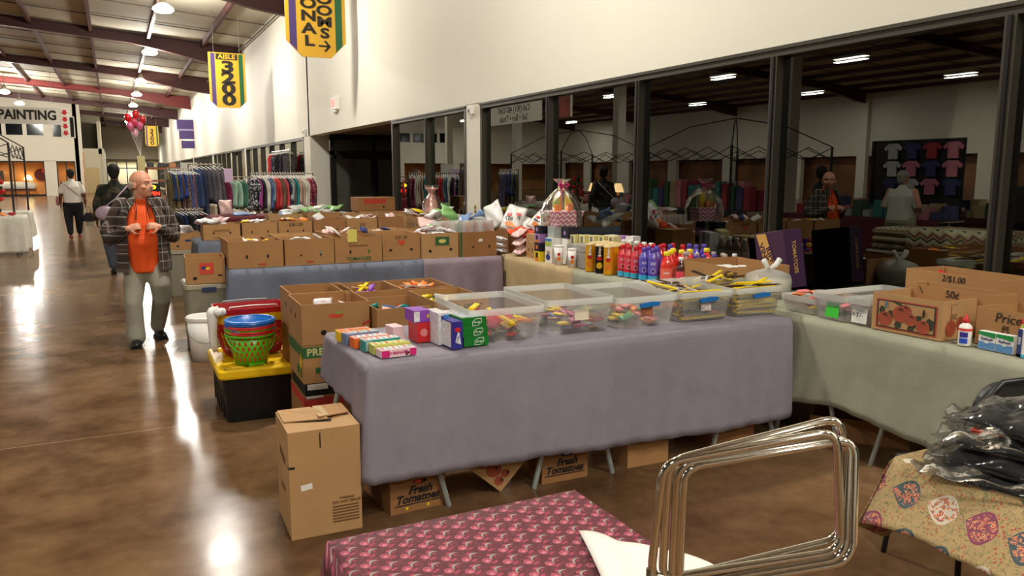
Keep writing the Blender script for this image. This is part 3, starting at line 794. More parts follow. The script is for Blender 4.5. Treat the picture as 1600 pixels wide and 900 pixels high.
# --- tall taped carton at the near end of the front table
t = carton('tall taped brown carton, flaps loosely folded shut, on the floor at the near table end', .765, 3.52, 0, .315, .34, .49, -.03, None, M_card2, False)
d3 = dm(t)
cprint(t, M_paper, 'f', -.085, .235, .05, .026, 'paper_label', off=.001, rot=.12)
for i, (s_, v, z_) in enumerate((('WARNING', .16, .014), ('DO NOT DROP', .142, .018))): ctext(t, s_, M_inkbrown, 'f', .09, v, z_, .01)
for i in range(6): cprint(t, M_inkbrown, 'f', .085, .122 - .014 * i, .12, .007, 'small_print')
cprint(t, M_ink, 'f', -.02, .44, .005, .07, 'black_tape'); cprint(t, M_ink, 'f', -.145, .33, .025, .01, 'black_tape'); cprint(t, M_ink, 'l', .155, .33, .02, .01, 'black_tape')
cprint(t, M_inkbrown, 'l', .0, .34, .13, .06, 'faded_print', ((-.5, -.1), (.5, -.5), (.5, .1), (-.5, .5))); cprint(t, M_inkbrown, 'l', .0, .19, .10, .02, 'faded_print')
fl = MB().prism([(-.15, -.02, .492), (.04, -.06, .497), (.02, .03, .51), (.0, .165, .493), (-.15, .165, .493)], (0, 0, .005)).build('top_flap', M_card2, t)
fl = MB().prism([(.0, -.05, .505), (.15, .0, .497), (.15, .165, .494), (.02, .165, .494)], (0, 0, .005)).build('top_flap', M_card, t)
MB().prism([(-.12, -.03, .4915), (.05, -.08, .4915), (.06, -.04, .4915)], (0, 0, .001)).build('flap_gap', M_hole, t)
MB().prism([(.0, -.05, .511), (.05, -.035, .509), (.05, .16, .5), (.01, .16, .5)], (0, 0, .001)).build('clear_tape', mat('tape_clear', (216, 190, 150), .15), t)

# --- under the front table
gp = 'cartons under the front table'
def fresh(label, x, y, rz, w_=.285, d_=.38, h_=.20):
    t = carton(label, x, y, 0, w_, d_, h_, rz, gp, M_card3, False)
    MB().box(-w_ / 2 - .006, w_ / 2 + .006, -d_ / 2 - .006, d_ / 2 + .006, h_ - .045, h_ + .012).build('carton_lid', M_card3, t)
    for i in range(9): patch(t, M_inkred, face_mat('f', (w_, d_ + .012, h_), -.09 + .0225 * i, h_ - .014 - .004 * (i % 2), .002), .026, .022, 'red_tomato_print', 'oval')
    ctext(t, 'Fresh', M_ink, 'f', .01, .105, .055, .03, .3); ctext(t, 'Tomatoes', M_ink, 'f', -.005, .065, .055, .03, .3)
    cprint(t, M_ink, 'f', 0, .038, .24, .005, 'print_rule', rot=.0)
    return t
t = fresh('lidded Fresh Tomatoes carton under the left end of the front table', 1.2, 3.60, .06)
cprint(t, M_hole, 'f', .01, .145, .07, .022, 'hand_hole', 'oval'); cprint(t, M_sticker_red, 'f', 0, .145, .04, .015, 'packet_in_hole', 'oval', .002)
for u_ in (-.06, .05): cprint(t, M_yellow, 'f', u_, .02, .014, .012, 'vent_hole')
t = fresh('lidded Fresh Tomatoes carton under the middle of the front table', 2.03, 3.60, -.02, .275)
cprint(t, M_hole, 'f', .01, .145, .07, .022, 'hand_hole', 'oval'); cprint(t, mat('pale_blue_print', (150, 190, 210), .5), 'f', .01, .147, .045, .013, 'packet_in_hole', 'oval', .002)
t = carton('tipped carton printed with big red tomatoes, leaning under the front table', 1.56, 3.52, .10, .27, .2, .25, 0, gp, M_card2, False, tilt=(.1, .72, 0))
M_tom = mat('tomato_print', (158, 72, 46), .7, noise=.15, scale=20)
M_tomdark = mat('tomato_calyx_print', (60, 40, 26), .8)
for k_, (u_, v_, r_) in enumerate(((.02, .07, .085), (-.06, .06, .06), (.085, .04, .05), (-.1, .03, .05), (.085, .09, .045), (-.03, .12, .05))):
    cprint(t, M_tom, 'f', u_, v_, r_, r_, 'tomato_print', 'oval', .001 + .0006 * k_); cprint(t, M_tomdark, 'f', u_ + .005, v_ + .012, .016, .014, 'calyx_print', 'oval', .0055)
cprint(t, M_ink, 'f', .03, .19, .075, .014, 'hand_slot')
carton('plain brown carton right of the middle carton under the front table', 2.56, 3.60, 0, .27, .4, .27, -.03, gp, M_card, False)
t = carton('plain carton with a paper tag, furthest right under the front table', 3.2, 3.62, 0, .29, .4, .26, -.03, gp, M_card3, False)
cprint(t, M_paper, 'f', .07, .24, .035, .03, 'paper_tag')
carton('carton in the shadow between two others under the front table', 2.9, 3.95, 0, .25, .3, .22, .3, gp, M_card3, False)
t = carton('low brown tray carton with red print under the window table', 4.05, 3.25, 0, .55, .42, .14, -.9, None, M_card3, True)
cprint(t, M_inkred, 'l', .05, .07, .12, .03, 'red_print')
t = thing('fabric_heap', 'heap of black cloth standing for the darkness on the floor under the window table', 'cloth', (4.1, 4.6, 0))  # black cloth shape stands for the darkness below the table
MB().ell((0, 0, .18), (.32, .7, .19), None, 20, 12).build('cloth_folds', M_blackcloth, t, smooth=True)
MB().ell((-.2, -.4, .1), (.2, .3, .11), None, 16, 10).build('cloth_fold', M_blackcloth, t, smooth=True)

# --- second row (C)
gp = 'banana cartons, front of the second row'
zc = .766
def rowc(label, xa, xb, yf=7.29, h_=.24, d_=.42, **k):
    return carton(label, (xa + xb) / 2, yf + d_ / 2, zc, xb - xa - .006, d_, h_, k.pop('rz', 0), gp, **k)
vs = (('f', -.08, .10, .018, .035), ('f', .1, .10, .018, .035))
c1 = rowc('leftmost carton of the second row, open, with two small slots', .87, 1.345, 7.27, holes=vs, rz=-.03); cprint(c1, M_inkred, 'f', .05, .03, .07, .012, 'red_print')
c2 = rowc('second carton of the second row, packets showing through its slots', 1.35, 1.805, 7.28, holes=vs)
for u_, m_ in ((-.08, 'packet_orange'), (.1, 'packet_blue')): cprint(c2, mat(m_, (220, 130, 90) if 'orange' in m_ else (110, 170, 200), .4), 'f', u_, .105, .012, .02, 'packet_in_slot', 'oval', .002)
cprint(c2, M_inkred, 'f', 0, .03, .07, .012, 'red_print')
c3 = rowc('carton printed TOMATOES with a yellow note stuck on its rim', 1.81, 2.27, 7.29, h_=.235, holes=vs)
ctext(c3, 'TOMATOES', M_inkgreen, 'f', .0, .035, .045, .02)
cprint(c3, M_inkbrown, 'f', 0, .16, .18, .008, 'print_rule'); cprint(c3, mat('leaf_green2', (60, 130, 60), .6), 'f', .1, .105, .02, .03, 'packet_in_slot', 'oval', .002)
cprint(c3, M_sticky, 'f', -.06, .255, .09, .12, 'price_note', off=.003)
c4 = rowc('carton with a penned price and an orange heart sticker, fourth of the second row', 2.275, 2.665, 7.31, h_=.25, holes=(('f', -.11, .1, .03, .024), ('f', .1, .1, .03, .024)))
ctext(c4, '2/$1.00', M_inkbrown, 'f', 0, .22, .04, .01, .1); cprint(c4, M_sticker_red, 'f', 0, .165, .07, .055, 'heart_sticker', ((0, -.5), (.5, .1), (.4, .5), (0, .3), (-.4, .5), (-.5, .1)))
c5 = rowc('pale carton with a green fruit label, fifth of the second row', 2.67, 3.06, 7.28, h_=.25, m=M_card2, holes=(('f', -.11, .075, .03, .03), ('f', .11, .085, .03, .03)))
cprint(c5, M_inkgreen, 'f', .02, .17, .15, .085, 'green_label'); cprint(c5, mat('pale_fruit_print', (216, 206, 120), .6), 'f', .02, .17, .08, .04, 'fruit_print', 'oval', .002)
c6 = rowc('rightmost carton of the second row, with a green taped corner', 3.065, 3.475, 7.26, h_=.25, m=M_card3, holes=(('f', -.06, .10, .02, .022), ('f', .12, .10, .026, .022)))
cprint(c6, M_inkgreen, 'f', -.19, .125, .022, .25, 'green_corner'); cprint(c6, M_paper, 'f', .02, .165, .055, .03, 'torn_label', ((-.5, -.5), (.4, -.4), (.5, .4), (-.2, .5)))
gp = 'cartons at the back of the second row'
for i, (xa, xb, hh) in enumerate(((.9, 1.34, .22), (1.36, 1.79, .235), (1.82, 2.26, .25), (2.29, 2.7, .26), (2.72, 3.12, .24), (3.14, 3.5, .24))):
    carton('open carton at the back of the second row, ' + ('left end', 'second from left', 'third from left', 'fourth from left', 'fifth from left', 'right end')[i], (xa + xb) / 2, 7.96, zc, xb - xa, .4, hh, R.uniform(-.04, .04), gp, (M_card, M_card2)[i % 2])
# --- third row (D)
gp = 'cartons of the third row'
dl = ['left end carton of the third row, white bags heaped in it', 'second carton of the third row, yellow packets on top', 'third carton of the third row, marked in pen', 'fourth carton of the third row, with plain front', 'fifth carton of the third row, printed front', 'right end carton of the third row']
for i, (xa, xb) in enumerate(((.97, 1.42), (1.43, 1.88), (1.89, 2.33), (2.34, 2.78), (2.79, 3.22), (3.23, 3.6))):
    t = carton(dl[i], (xa + xb) / 2, 10.74, zc, xb - xa - .01, .44, .2 + .008 * i, R.uniform(-.02, .02), gp, (M_card, M_card3)[i in (3, 5)], holes=(('f', -.1, .09, .02, .03), ('f', .1, .09, .02, .03)))
    if i == 0: ctext(t, 'BANANAS', M_inkbrown, 'f', 0, .12, .04, .01); ctext(t, 'TOMATOES', M_inkbrown, 'f', 0, .03, .035, .01)
    if i == 2: ctext(t, '2/$1.00', M_ink, 'f', 0, .17, .06, .01, .2)
    if i == 4: ctext(t, '50\u00a2', M_inkbrown, 'f', 0, .15, .06, .01, .2)
gp = 'cartons behind the third row'
for i, (x_, y_, w_, h_, z_) in enumerate(((2.3, 12.35, .5, .22, .766), (2.86, 12.35, .5, .24, .766), (3.38, 12.35, .45, .22, .766), (3.95, 11.9, .45, .24, .766), (3.98, 11.2, .45, .22, .766), (3.95, 10.5, .45, .24, .766), (3.97, 9.7, .45, .24, .766))):
    t = carton('open carton ' + ('on the fourth row, left end', 'on the fourth row, middle', 'on the fourth row, right end', 'on the window side table, furthest one', 'on the window side table, second furthest', 'on the window side table, blue mark on it', 'on the window side table next to the white column')[i],
               x_, y_, z_, w_, .5 if i > 2 else .42, h_, R.uniform(-.05, .05), gp, (M_card2, M_card)[i % 2], holes=(('f', -.12, .13, .03, .026), ('f', .12, .13, .03, .026), ('l', .12, .13, .03, .026), ('l', -.12, .13, .03, .026)))
    if i == 5: cprint(t, M_inkblue, 'f', -.06, .13, .025, .05, 'blue_mark'); cprint(t, M_inkblue, 'l', 0, .13, .025, .05, 'blue_mark')
t = carton('closed banana carton turned on its side in front of the side doors', 3.78, 12.6, .766 + .24, .62, .42, .21, 0, None, M_card3, False, holes=(('f', .12, .06, .04, .03), ('l', .05, .14, .03, .03)))
cprint(t, M_inkred, 'f', -.02, .15, .36, .07, 'red_print')
carton('low carton under the sideways banana carton by the side doors', 3.8, 12.62, .766, .6, .44, .236, 0, None, M_card2, False)

# --- tubs and cartons on the aisle side
def plastic_tub(label, x, y, w_, d_, h_, m, lidm, handle=None, rz=0, cat='storage bin', z=0):
    t = thing('storage_tub', label, cat, (x, y, z), rz)
    k = .88
    def rr(w1, d1, z1, r=.04, n=4):
        pts = []
        for cx, cy, a0 in ((w1 / 2 - r, d1 / 2 - r, 0), (-w1 / 2 + r, d1 / 2 - r, 90), (-w1 / 2 + r, -d1 / 2 + r, 180), (w1 / 2 - r, -d1 / 2 + r, 270)):
            for i in range(n + 1):
                a = math.radians(a0 + 90 * i / n); pts.append((cx + r * math.cos(a), cy + r * math.sin(a), z1))
        return pts
    MB().rings([rr(w_ * k, d_ * k, 0), rr(w_ * .97, d_ * .97, h_)]).build('tub_body', m, t, smooth=False)
    MB().rings([rr(w_, d_, h_ - .03), rr(w_ + .012, d_ + .012, h_ - .025), rr(w_ + .012, d_ + .012, h_ + .012), rr(w_ - .03, d_ - .03, h_ + .022)]).build('tub_lid', lidm, t)
    if handle:
        MB().box(-.06, .06, -d_ / 2 - .02, -d_ / 2, h_ - .05, h_ - .01).build('latch', handle, t)
    return t
M_greytub = mat('grey_tub_plastic', (138, 132, 112), .45)
plastic_tub('grey storage tub with a blue latch at the left end of the second row', .71, 7.72, .40, .5, .60, M_greytub, mat('grey_tub_lid', (160, 152, 128), .45), mat('latch_blue', (36, 50, 84), .4))
t = carton('carton with a red fruit sticker on the grey tub left of the second row', .70, 7.68, .624, .33, .42, .235, -.05, None, M_card, True, holes=(('f', -.09, .05, .035, .03), ('f', .12, .07, .04, .016)))
cprint(t, M_sticker_red, 'f', .01, .135, .12, .1, 'red_label'); cprint(t, M_inkblue, 'f', -.01, .14, .05, .03, 'fruit_print', 'oval', .002); cprint(t, M_yellow, 'f', .02, .135, .04, .025, 'fruit_print', 'oval', .003)
plastic_tub('grey storage tub at the left end of the third row', .78, 11.4, .42, .5, .58, M_greytub, mat('grey_tub_lid', (0, 0, 0)))
t = carton('carton with a blue oval print on the grey tub left of the third row', .79, 11.38, .605, .40, .42, .22, 0, None, M_card, True, holes=(('f', -.08, .05, .03, .03),))
cprint(t, M_inkblue, 'f', .05, .12, .09, .03, 'oval_print', 'oval')
# white bucket
t = thing('plastic_bucket', 'white lidded pail on the floor behind the red baskets', 'bucket', (.63, 7.2, 0))
MB().lathe([(.115, 0), (.14, .36)], 24).build('pail_body', M_white, t, smooth=True)
MB().lathe([(.145, .345), (.152, .35), (.152, .375), (.14, .385), (.135, .378)], 24).build('pail_lid', M_white, t)
MB().tube([(-.143, 0, .30), (-.13, -.06, .22), (-.07, -.128, .18), (0, -.15, .17), (.07, -.128, .18), (.13, -.06, .22), (.143, 0, .30)], .003, 6).build('wire_handle', M_galv, t)
# black tote with yellow lid
t = thing('storage_tote', 'big black tote with a yellow lid on the floor beside the carton stack', 'storage bin', (.785, 5.53, 0), -.01)
M_totelid = mat('tote_yellow', (242, 196, 14), .4); M_toteb = mat('tote_black', (16, 17, 19), .38)
def rrect(w1, d1, z1, r=.05, n=4):
    pts = []
    for cx, cy, a0 in ((w1 / 2 - r, d1 / 2 - r, 0), (-w1 / 2 + r, d1 / 2 - r, 90), (-w1 / 2 + r, -d1 / 2 + r, 180), (w1 / 2 - r, -d1 / 2 + r, 270)):
        for i in range(n + 1):
            a = math.radians(a0 + 90 * i / n); pts.append((cx + r * math.cos(a), cy + r * math.sin(a), z1))
    return pts
MB().rings([rrect(.44, .64, 0), rrect(.485, .71, .33)]).build('tote_body', M_toteb, t)
mb = MB()
for s_ in (-1, 1):
    for q in (-.25, -.12, 0, .12, .25):
        MB().box(s_ * .225 - .012, s_ * .225 + .012, q - .02, q + .02, .03, .30).build('body_rib', M_toteb, t)

mb = MB().rings([rrect(.52, .75, .30), rrect(.53, .76, .312), rrect(.53, .76, .348), rrect(.51, .74, .36), rrect(.42, .64, .36), rrect(.41, .63, .345)])
mb.build('tote_lid', M_totelid, t)
mb = MB()
for xx in (-.13, 0, .13):
    for yy in (-.22, .22): MB().box(xx - .045, xx + .045, yy - .05, yy + .05, .34, .356).build('lid_rib', M_totelid, t, bevel=.004)

for xx in (-.22, .22):
    for yy in (-.34, .34): MB().cyl((xx, yy, .355), (xx, yy, .362), .008, n=8).build('lid_hole', M_hole, t)
# stack of red and yellow shopping baskets
t0 = None
M_bred = mat('basket_red', (178, 22, 26), .35); M_byel = mat('basket_yellow', (226, 178, 20), .35)
def basket(label, z, m, handle=True):
    t = thing('shopping_basket', label, 'basket', (.80, 5.70, z), .03, 'shopping baskets on the tote')
    w0, d0, w1, d1, h_ = .36, .24, .45, .32, .22
    mb = MB(); th = .004
    mb.rings([rrect(w0, d0, .0, .03), rrect(w0, d0, .012, .03)])
    # lattice sides
    def side(s_, n, vert):
        for i in range(n):
            for k_ in (-1, 1):
                u0 = -.5 + (i + .5) / n; u1 = u0 + k_ * .5 / n * 2.2
                if not -.5 <= u1 <= .5: u1 = u0
                for (ua, ub) in ((u0, u1),):
                    pa = (ua * w0, s_ * d0 / 2, .01) if not vert else (s_ * w0 / 2, ua * d0, .01)
                    pb = (ub * w1, s_ * d1 / 2, h_ * .82) if not vert else (s_ * w1 / 2, ub * d1, h_ * .82)
                    mb.cyl(pa, pb, .0035, n=4)
    for s_ in (-1, 1): side(s_, 14, False); side(s_, 9, True)
    for zz, k_ in ((.06, .27), (.12, .55)):
        mb.tube([(p[0], p[1], zz) for p in rrect(w0 + (w1 - w0) * k_, d0 + (d1 - d0) * k_, 0, .03)], .0035, 4, closed=True)
    mb.build('basket_lattice', m, t)
    a = rrect(w1, d1, h_ * .8, .035); b_ = rrect(w1 + .02, d1 + .02, h_ + .012, .04); c_ = rrect(w1 + .012, d1 + .012, h_ + .012, .04); d_ = rrect(w1 - .006, d1 - .006, h_ * .8, .035)
    MB().rings([a, b_, c_, d_], closed=True).build('basket_rim', m, t)
    if handle:
        for s_ in (-1, 1):
            MB().tube([(-.16, s_ * .16, h_ + .01), (-.155, s_ * .15, h_ + .025), (0, s_ * .145, h_ + .03), (.155, s_ * .15, h_ + .025), (.16, s_ * .16, h_ + .01)], .004, 6).build('wire_handle', M_galv, t)
    return t
zb = .362
basket('red lattice shopping basket at the bottom of the stack on the yellow lid', zb, M_bred, False)
basket('yellow lattice shopping basket in the middle of the stack', zb + .055, M_byel, False)
t = basket('topmost red shopping basket of the stack, with folded wire handles', zb + .095, M_bred)
# white plastic bag over the corner of the baskets
t = thing('plastic_bag', 'crumpled white plastic bag hung over the left corner of the red baskets', 'bag', (.54, 5.50, .65), 0)
t.scale = (.75, .9, 1.15)
r_ = random.Random(5); prof = [(0, .03, .0), (-.015, .045, .02), (.0, .06, .035), (.08, .045, .04), (.13, .02, .03)]
MB().rings([[( -.005 + .045 * math.cos(a) * k_ + ox, .02 + .05 * math.sin(a) * k_, zz + .012 * math.sin(3 * a + i)) for a in [2 * PI * j / 14 for j in range(14)]] for i, (zz, k_, ox) in enumerate(((-.2, .35, .01), (-.17, .75, .005), (-.1, .8, -.005), (-.04, .9, -.004), (.02, 1.1, .0), (.045, 1.05, .02), (.055, .5, .03)))]).build('bag_body', mat('bag_white', (232, 230, 226), .35), t, smooth=True)
MB().rings([[(.05 + .05 * k_ * math.cos(a), -.01 + zz * .0 + .04 * math.sin(a) * k_, .03 + zz + .006 * math.sin(4 * a)) for a in [2 * PI * j / 12 for j in range(12)]] for k_, zz in ((.6, -.02), (1.2, -.005), (1.1, .015), (.4, .02))]).build('bag_fold', mat('bag_white', (0, 0, 0)), t, smooth=True)
# nested round buckets
M_bg = mat('bucket_green', (100, 190, 30), .35); M_bb = mat('bucket_blue', (26, 104, 186), .3); M_br = mat('bucket_red', (206, 44, 38), .35)
def bucket(label, z, m, handle_side, outer=False, hz=0.0):
    t = thing('toy_bucket', label, 'bucket', (.745, 5.33, z), .2, 'nested buckets on the tote')
    r0, r1, h_ = .102, .148, .20
    MB().lathe([(r0 - .004, 0), (r0, 0), (r1, h_), (r1 - .004, h_), (r0 - .006, .006)], 32, caps=False).build('bucket_wall', m, t, smooth=True)
    MB().lathe([(r0, 0), (r0, .005)], 32).build('bucket_base', m, t)
    MB().lathe([(r1 - .003, h_ - .014), (r1 + .012, h_ - .012), (r1 + .014, h_ + .002), (r1 + .002, h_ + .006), (r1 - .005, h_)], 32, caps=False).build('bucket_rim', m, t, smooth=True)
    if outer:
        mb = MB()
        for lv in range(5):
            zz = .03 + .036 * lv
            rr0 = r0 + (r1 - r0) * zz / h_ + .0012
            for i in range(22):
                a = 2 * PI * (i + .5 * (lv % 2)) / 22
                def P(da, dz):
                    rr = rr0 + (r1 - r0) * dz / h_
                    return (math.cos(a + da) * rr, math.sin(a + da) * rr, zz + dz)
                mb.add([P(-.07, 0), P(.07, 0), P(.05, .012), P(.03, .026), P(-.03, .026), P(-.05, .012)], [(0, 1, 2, 3, 4, 5)])
        mb.build('lattice_opening', M_br, t)
        MB().box(-.05, .05, -r0 - .006, -r0 + .01, 0, .015).build('foot_rim', m, t)
    n = 18; R1 = r1 + .014
    sg = handle_side
    pts = [(R1 * math.cos(PI * i / n) , -R1 * math.sin(PI * i / n) * math.cos(sg), h_ - .006 - R1 * math.sin(PI * i / n) * math.sin(sg)) for i in range(n + 1)]
    MB().tube(pts, .005, 6).build('bucket_handle', m, t, smooth=True)
    return t
bucket('outermost green lattice bucket of the nested buckets on the yellow lid', .362, M_bg, .95, True)
bucket('red bucket nested inside the green lattice bucket', .388, M_br, .08)
bucket('green bucket nested inside the red one', .404, M_bg, .3)
bucket('red bucket nested just under the blue bucket', .420, M_br, .05)
bucket('blue bucket nested second from the top', .436, M_bb, .35)
bucket('topmost blue bucket of the nested buckets', .452, M_bb, .02)
# ================================================================== GOODS
PAL = [mat('wrap_%d' % i, c, .35) for i, c in enumerate([(200, 36, 40), (236, 200, 40), (60, 130, 70), (222, 120, 50), (210, 206, 196), (150, 40, 90), (70, 110, 170), (120, 70, 40), (228, 150, 150), (170, 190, 90)])]
M_yel = mat('stick_yellow', (240, 208, 26), .35); M_brn = mat('stick_brown', (74, 46, 26), .4); M_mag = mat('packet_magenta', (190, 40, 80), .35)
M_pinkc = mat('candy_pink', (226, 130, 130), .4); M_orc = mat('candy_orange', (232, 130, 40), .4); M_greyp = mat('packet_grey', (120, 116, 108), .35)
M_clearbin = film('bin_clear_plastic', tint=(.99, .99, .99), gain=.5, bump=.1, haze=.085, rough=.12)
M_clearbin2 = film('bin_rim_plastic', gain=1.0, bump=.1, haze=.42, rough=.15)
M_clearbag = film('clear_film', gain=.9, bump=.35, haze=.05, bs=12)
M_filmhaze = film('hazy_film', gain=1.5, bump=.8, haze=.45, rough=.15)
M_latch = mat('latch_bright_blue', (18, 110, 186), .35)
# packet meshes
def pouch_me(w_, h_, t_, n=8, seed=0, tri=False):
    r = random.Random(seed); a, b, c_ = r.uniform(-1, 1), r.uniform(-1, 1), r.uniform(0, 6)
    mb = MB()
    def f(sg):
        def g_(u, v):
            x, y = (u - .5), (v - .5); e = max(0, 1 - (2 * x) ** 4) * max(0, 1 - (2 * y) ** 2) ** .6
            wv = .12 * t_ * math.sin(9 * x + 7 * y + c_)
            return (x * w_ * (1 - .08 * e), y * h_, sg * t_ / 2 * e + wv)
        return g_
    mb.grid(f(1), n, n); mb.grid(f(-1), n, n)
    me = mb.mesh('pouch', True); bm = bmesh.new(); bm.from_mesh(me); bmesh.ops.remove_doubles(bm, verts=bm.verts, dist=.0004); bmesh.ops.recalc_face_normals(bm, faces=bm.faces); bm.to_mesh(me); bm.free(); me.shade_smooth()
    me.materials.append(PAL[0]); return me
P_small = [pouch_me(.088, .052, .02, 6, i) for i in range(3)]
P_med = [pouch_me(.16, .2, .05, 10, i + 5) for i in range(3)]
P_big = [pouch_me(.22, .30, .08, 12, i + 9) for i in range(3)]
def bar_me(l, w_, t_):
    mb = MB().prism([(-l / 2, -w_ / 2, 0), (-l / 2, w_ / 2, 0), (-l / 2 + .008, w_ / 2, t_), (l / 2 - .008, w_ / 2, t_), (l / 2, w_ / 2, 0), (l / 2, -w_ / 2, 0), (l / 2 - .008, -w_ / 2, t_), (-l / 2 + .008, -w_ / 2, t_)][:1] + [(-l / 2, -w_ / 2, t_), (l / 2, -w_ / 2, t_), (l / 2, -w_ / 2, 0)], (0, w_, 0))
    for s_ in (-1, 1): mb.prism([(s_ * l / 2, -w_ * .6, t_ * .4), (s_ * (l / 2 + .008), -w_ * .7, t_ * .4), (s_ * (l / 2 + .008), w_ * .7, t_ * .4), (s_ * l / 2, w_ * .6, t_ * .4)], (0, 0, .0012))
    me = mb.mesh('bar'); me.materials.append(PAL[0]); return me
P_stick = bar_me(.17, .021, .007); P_bar = bar_me(.11, .028, .013)
def rnd_rot(r, tilt=.5): return (r.uniform(-tilt, tilt), r.uniform(-tilt, tilt), r.uniform(0, 6.28))
def fill(r, n, meshes, mats_, x0, x1, y0, y1, z0, z1, name, label, cat, group, tilt=.35, yaw=None, M=None, zf=None):
    for i in range(n):
        k = i / max(1, n - 1)
        p = Vector((r.uniform(x0, x1), r.uniform(y0, y1), z0 + (z1 - z0) * k))
        rot = rnd_rot(r, tilt)
        if yaw is not None: rot = (rot[0], rot[1], yaw + r.uniform(-.3, .3))
        if M is not None: p = M @ p
        inst(r.choice(meshes), name, label, cat, group, p, rot, m=r.choice(mats_))

# clear bins on the front table: (xa, xb, yfront, depth, label...)
def clear_bin(label, xa, xb, yf, d_, z, h_=.17, rz=-.05, latch=True, lab=None, rim=True, group='clear plastic bins'):
    w1 = xb - xa; x, y = (xa + xb) / 2, yf + d_ / 2
    t = thing('clear_bin', label, 'storage bin', (x, y, z), rz, group)
    k = .90
    def q(w_, dd, zz, r=.03): return rrect(w_, dd, zz, r)
    mb = MB()
    out = [q(w1 * k, d_ * k, 0), q(w1 * .985, d_ * .985, h_ - .03)]; inn = [q(w1 * .985 - .006, d_ * .985 - .006, h_ - .03), q(w1 * k - .006, d_ * k - .006, .003)]
    mb.rings(out + inn, caps=True)
    mb.build('bin_body', M_clearbin, t)
    MB().rings([q(w1 * .985, d_ * .985, h_ - .035), q(w1 + .006, d_ + .006, h_ - .033), q(w1 + .006, d_ + .006, h_), q(w1 - .012, d_ - .012, h_), q(w1 * .985 - .008, d_ * .985 - .008, h_ - .03)], closed=True).build('bin_rim', M_clearbin2, t)
    t['_w'], t['_d'], t['_h'] = w1, d_, h_
    if latch:
        MB().prism([(-.05, -d_ / 2 - .012, h_ - .062), (.065, -d_ / 2 - .012, h_ - .055), (.075, -d_ / 2 - .012, h_ - .035), (.02, -d_ / 2 - .012, h_ - .03), (-.055, -d_ / 2 - .012, h_ - .042)], (0, .012, 0)).build('latch', M_latch, t)
    if lab:
        for (m_, u, v, pw, ph, nm) in lab:
            M_ = Matrix.Translation((u, -d_ / 2 * (k + (1 - k) * v / h_) - .003, v)) @ Matrix.Rotation(PI / 2 - .1, 4, 'X')
            patch(t, m_, M_, pw, ph, nm)
    return t
M_lblc = mat('cream_label', (226, 214, 186), .7); M_lblb = mat('brown_photo_label', (150, 90, 60), .6, noise=.6, scale=60); M_lblp = mat('pale_photo_label', (190, 180, 175), .6, noise=.5, scale=50)
TZ = .765
r = random.Random(21)
bins = [('clear bin nearest the green boxes, pink and yellow packets inside', 1.53, 1.945, 3.47, .55, False, None),
        ('clear bin with a cream price label on its front, second from the left', 1.965, 2.375, 3.48, .57, False, [(M_lblc, .01, .095, .085, .052, 'price_label')]),
        ('clear bin in the middle of the front row, photo label under a blue latch', 2.395, 2.79, 3.47, .56, True, [(M_lblb, .0, .085, .075, .055, 'photo_label'), (M_paper, .02, .064, .035, .012, 'barcode_panel')]),
        ('clear bin heaped with yellow and brown sticks, photo label under a blue latch', 2.81, 3.19, 3.46, .56, True, [(M_lblp, .0, .085, .07, .055, 'photo_label')]),
        ('clear bin packed with long yellow meat sticks, furthest right on the lavender cloth', 3.21, 3.57, 3.45, .56, True, None)]
for i, (lb, xa, xb, yf, d_, la, lab) in enumerate(bins): clear_bin(lb, xa, xb, yf, d_, TZ, latch=la, lab=lab, h_=.17 if i != 1 else .185)
def fillbin(i, n, meshes, mats_, z1, name, label, cat, tilt=.3, yaw=None, dz=0):
    lb, xa, xb, yf, d_, la, lab = bins[i]
    fill(r, n, meshes, mats_, xa + .06, xb - .06, yf + .055, yf + d_ - .08, TZ + .018 + dz, TZ + z1, name, label, cat, lb.split(',')[0] + ' contents', tilt, yaw)
fillbin(0, 55, P_small, [PAL[0], PAL[1], M_mag, PAL[7], PAL[3], M_greyp], .075, 'candy_packet', 'small bright candy packet loose in the clear bin beside the green boxes', 'candy')
fillbin(0, 22, [P_stick, P_bar], [M_yel, M_mag, PAL[3]], .10, 'candy_bar', 'thin candy bar among the pink packets in the clear bin beside the green boxes', 'candy', .35)
lb, xa, xb, yf, d_, la, lab = bins[0]
for k in range(3): inst(P_med[k], 'candy_pouch', ('left', 'middle', 'right')[k] + ' magenta pouch lying on the candy in the bin beside the green boxes', 'candy', 'magenta pouches', (xa + .13 + .08 * k, yf + .12 + .04 * k, TZ + .09), (.7, .2 * k, .3 * k), (.6, .5, .5), m=(M_mag, PAL[0], M_mag)[k])
fillbin(1, 55, P_small, [PAL[0], PAL[1], PAL[6], M_greyp, PAL[7], PAL[5], M_greyp], .07, 'candy_packet', 'small candy packet loose in the clear bin with the cream price label', 'candy')
fillbin(2, 55, P_small, [PAL[2], PAL[9], PAL[1], M_pinkc, M_orc, M_greyp], .06, 'candy_packet', 'small wrapped candy loose in the middle clear bin with the photo label', 'candy')
fillbin(2, 8, P_small, [M_pinkc], .10, 'candy_packet', 'pink candy on top in the middle clear bin with the photo label', 'candy')
fillbin(3, 60, P_small, [M_pinkc, M_orc, PAL[9], PAL[3], M_greyp, PAL[1]], .11, 'candy_packet', 'small wrapped candy under the sticks in the fourth clear bin', 'candy')
fillbin(3, 22, [P_stick], [M_yel, M_yel, M_brn, M_brn, PAL[4]], .175, 'meat_stick', 'yellow or brown stick heaped at the top of the fourth clear bin', 'snack', .35, dz=.08)
fillbin(4, 60, [P_stick], [M_yel, M_yel, M_yel, M_greyp, M_brn], .185, 'meat_stick', 'long yellow stick packed flat in the clear bin furthest right on the lavender cloth', 'snack', .06, 0.0)
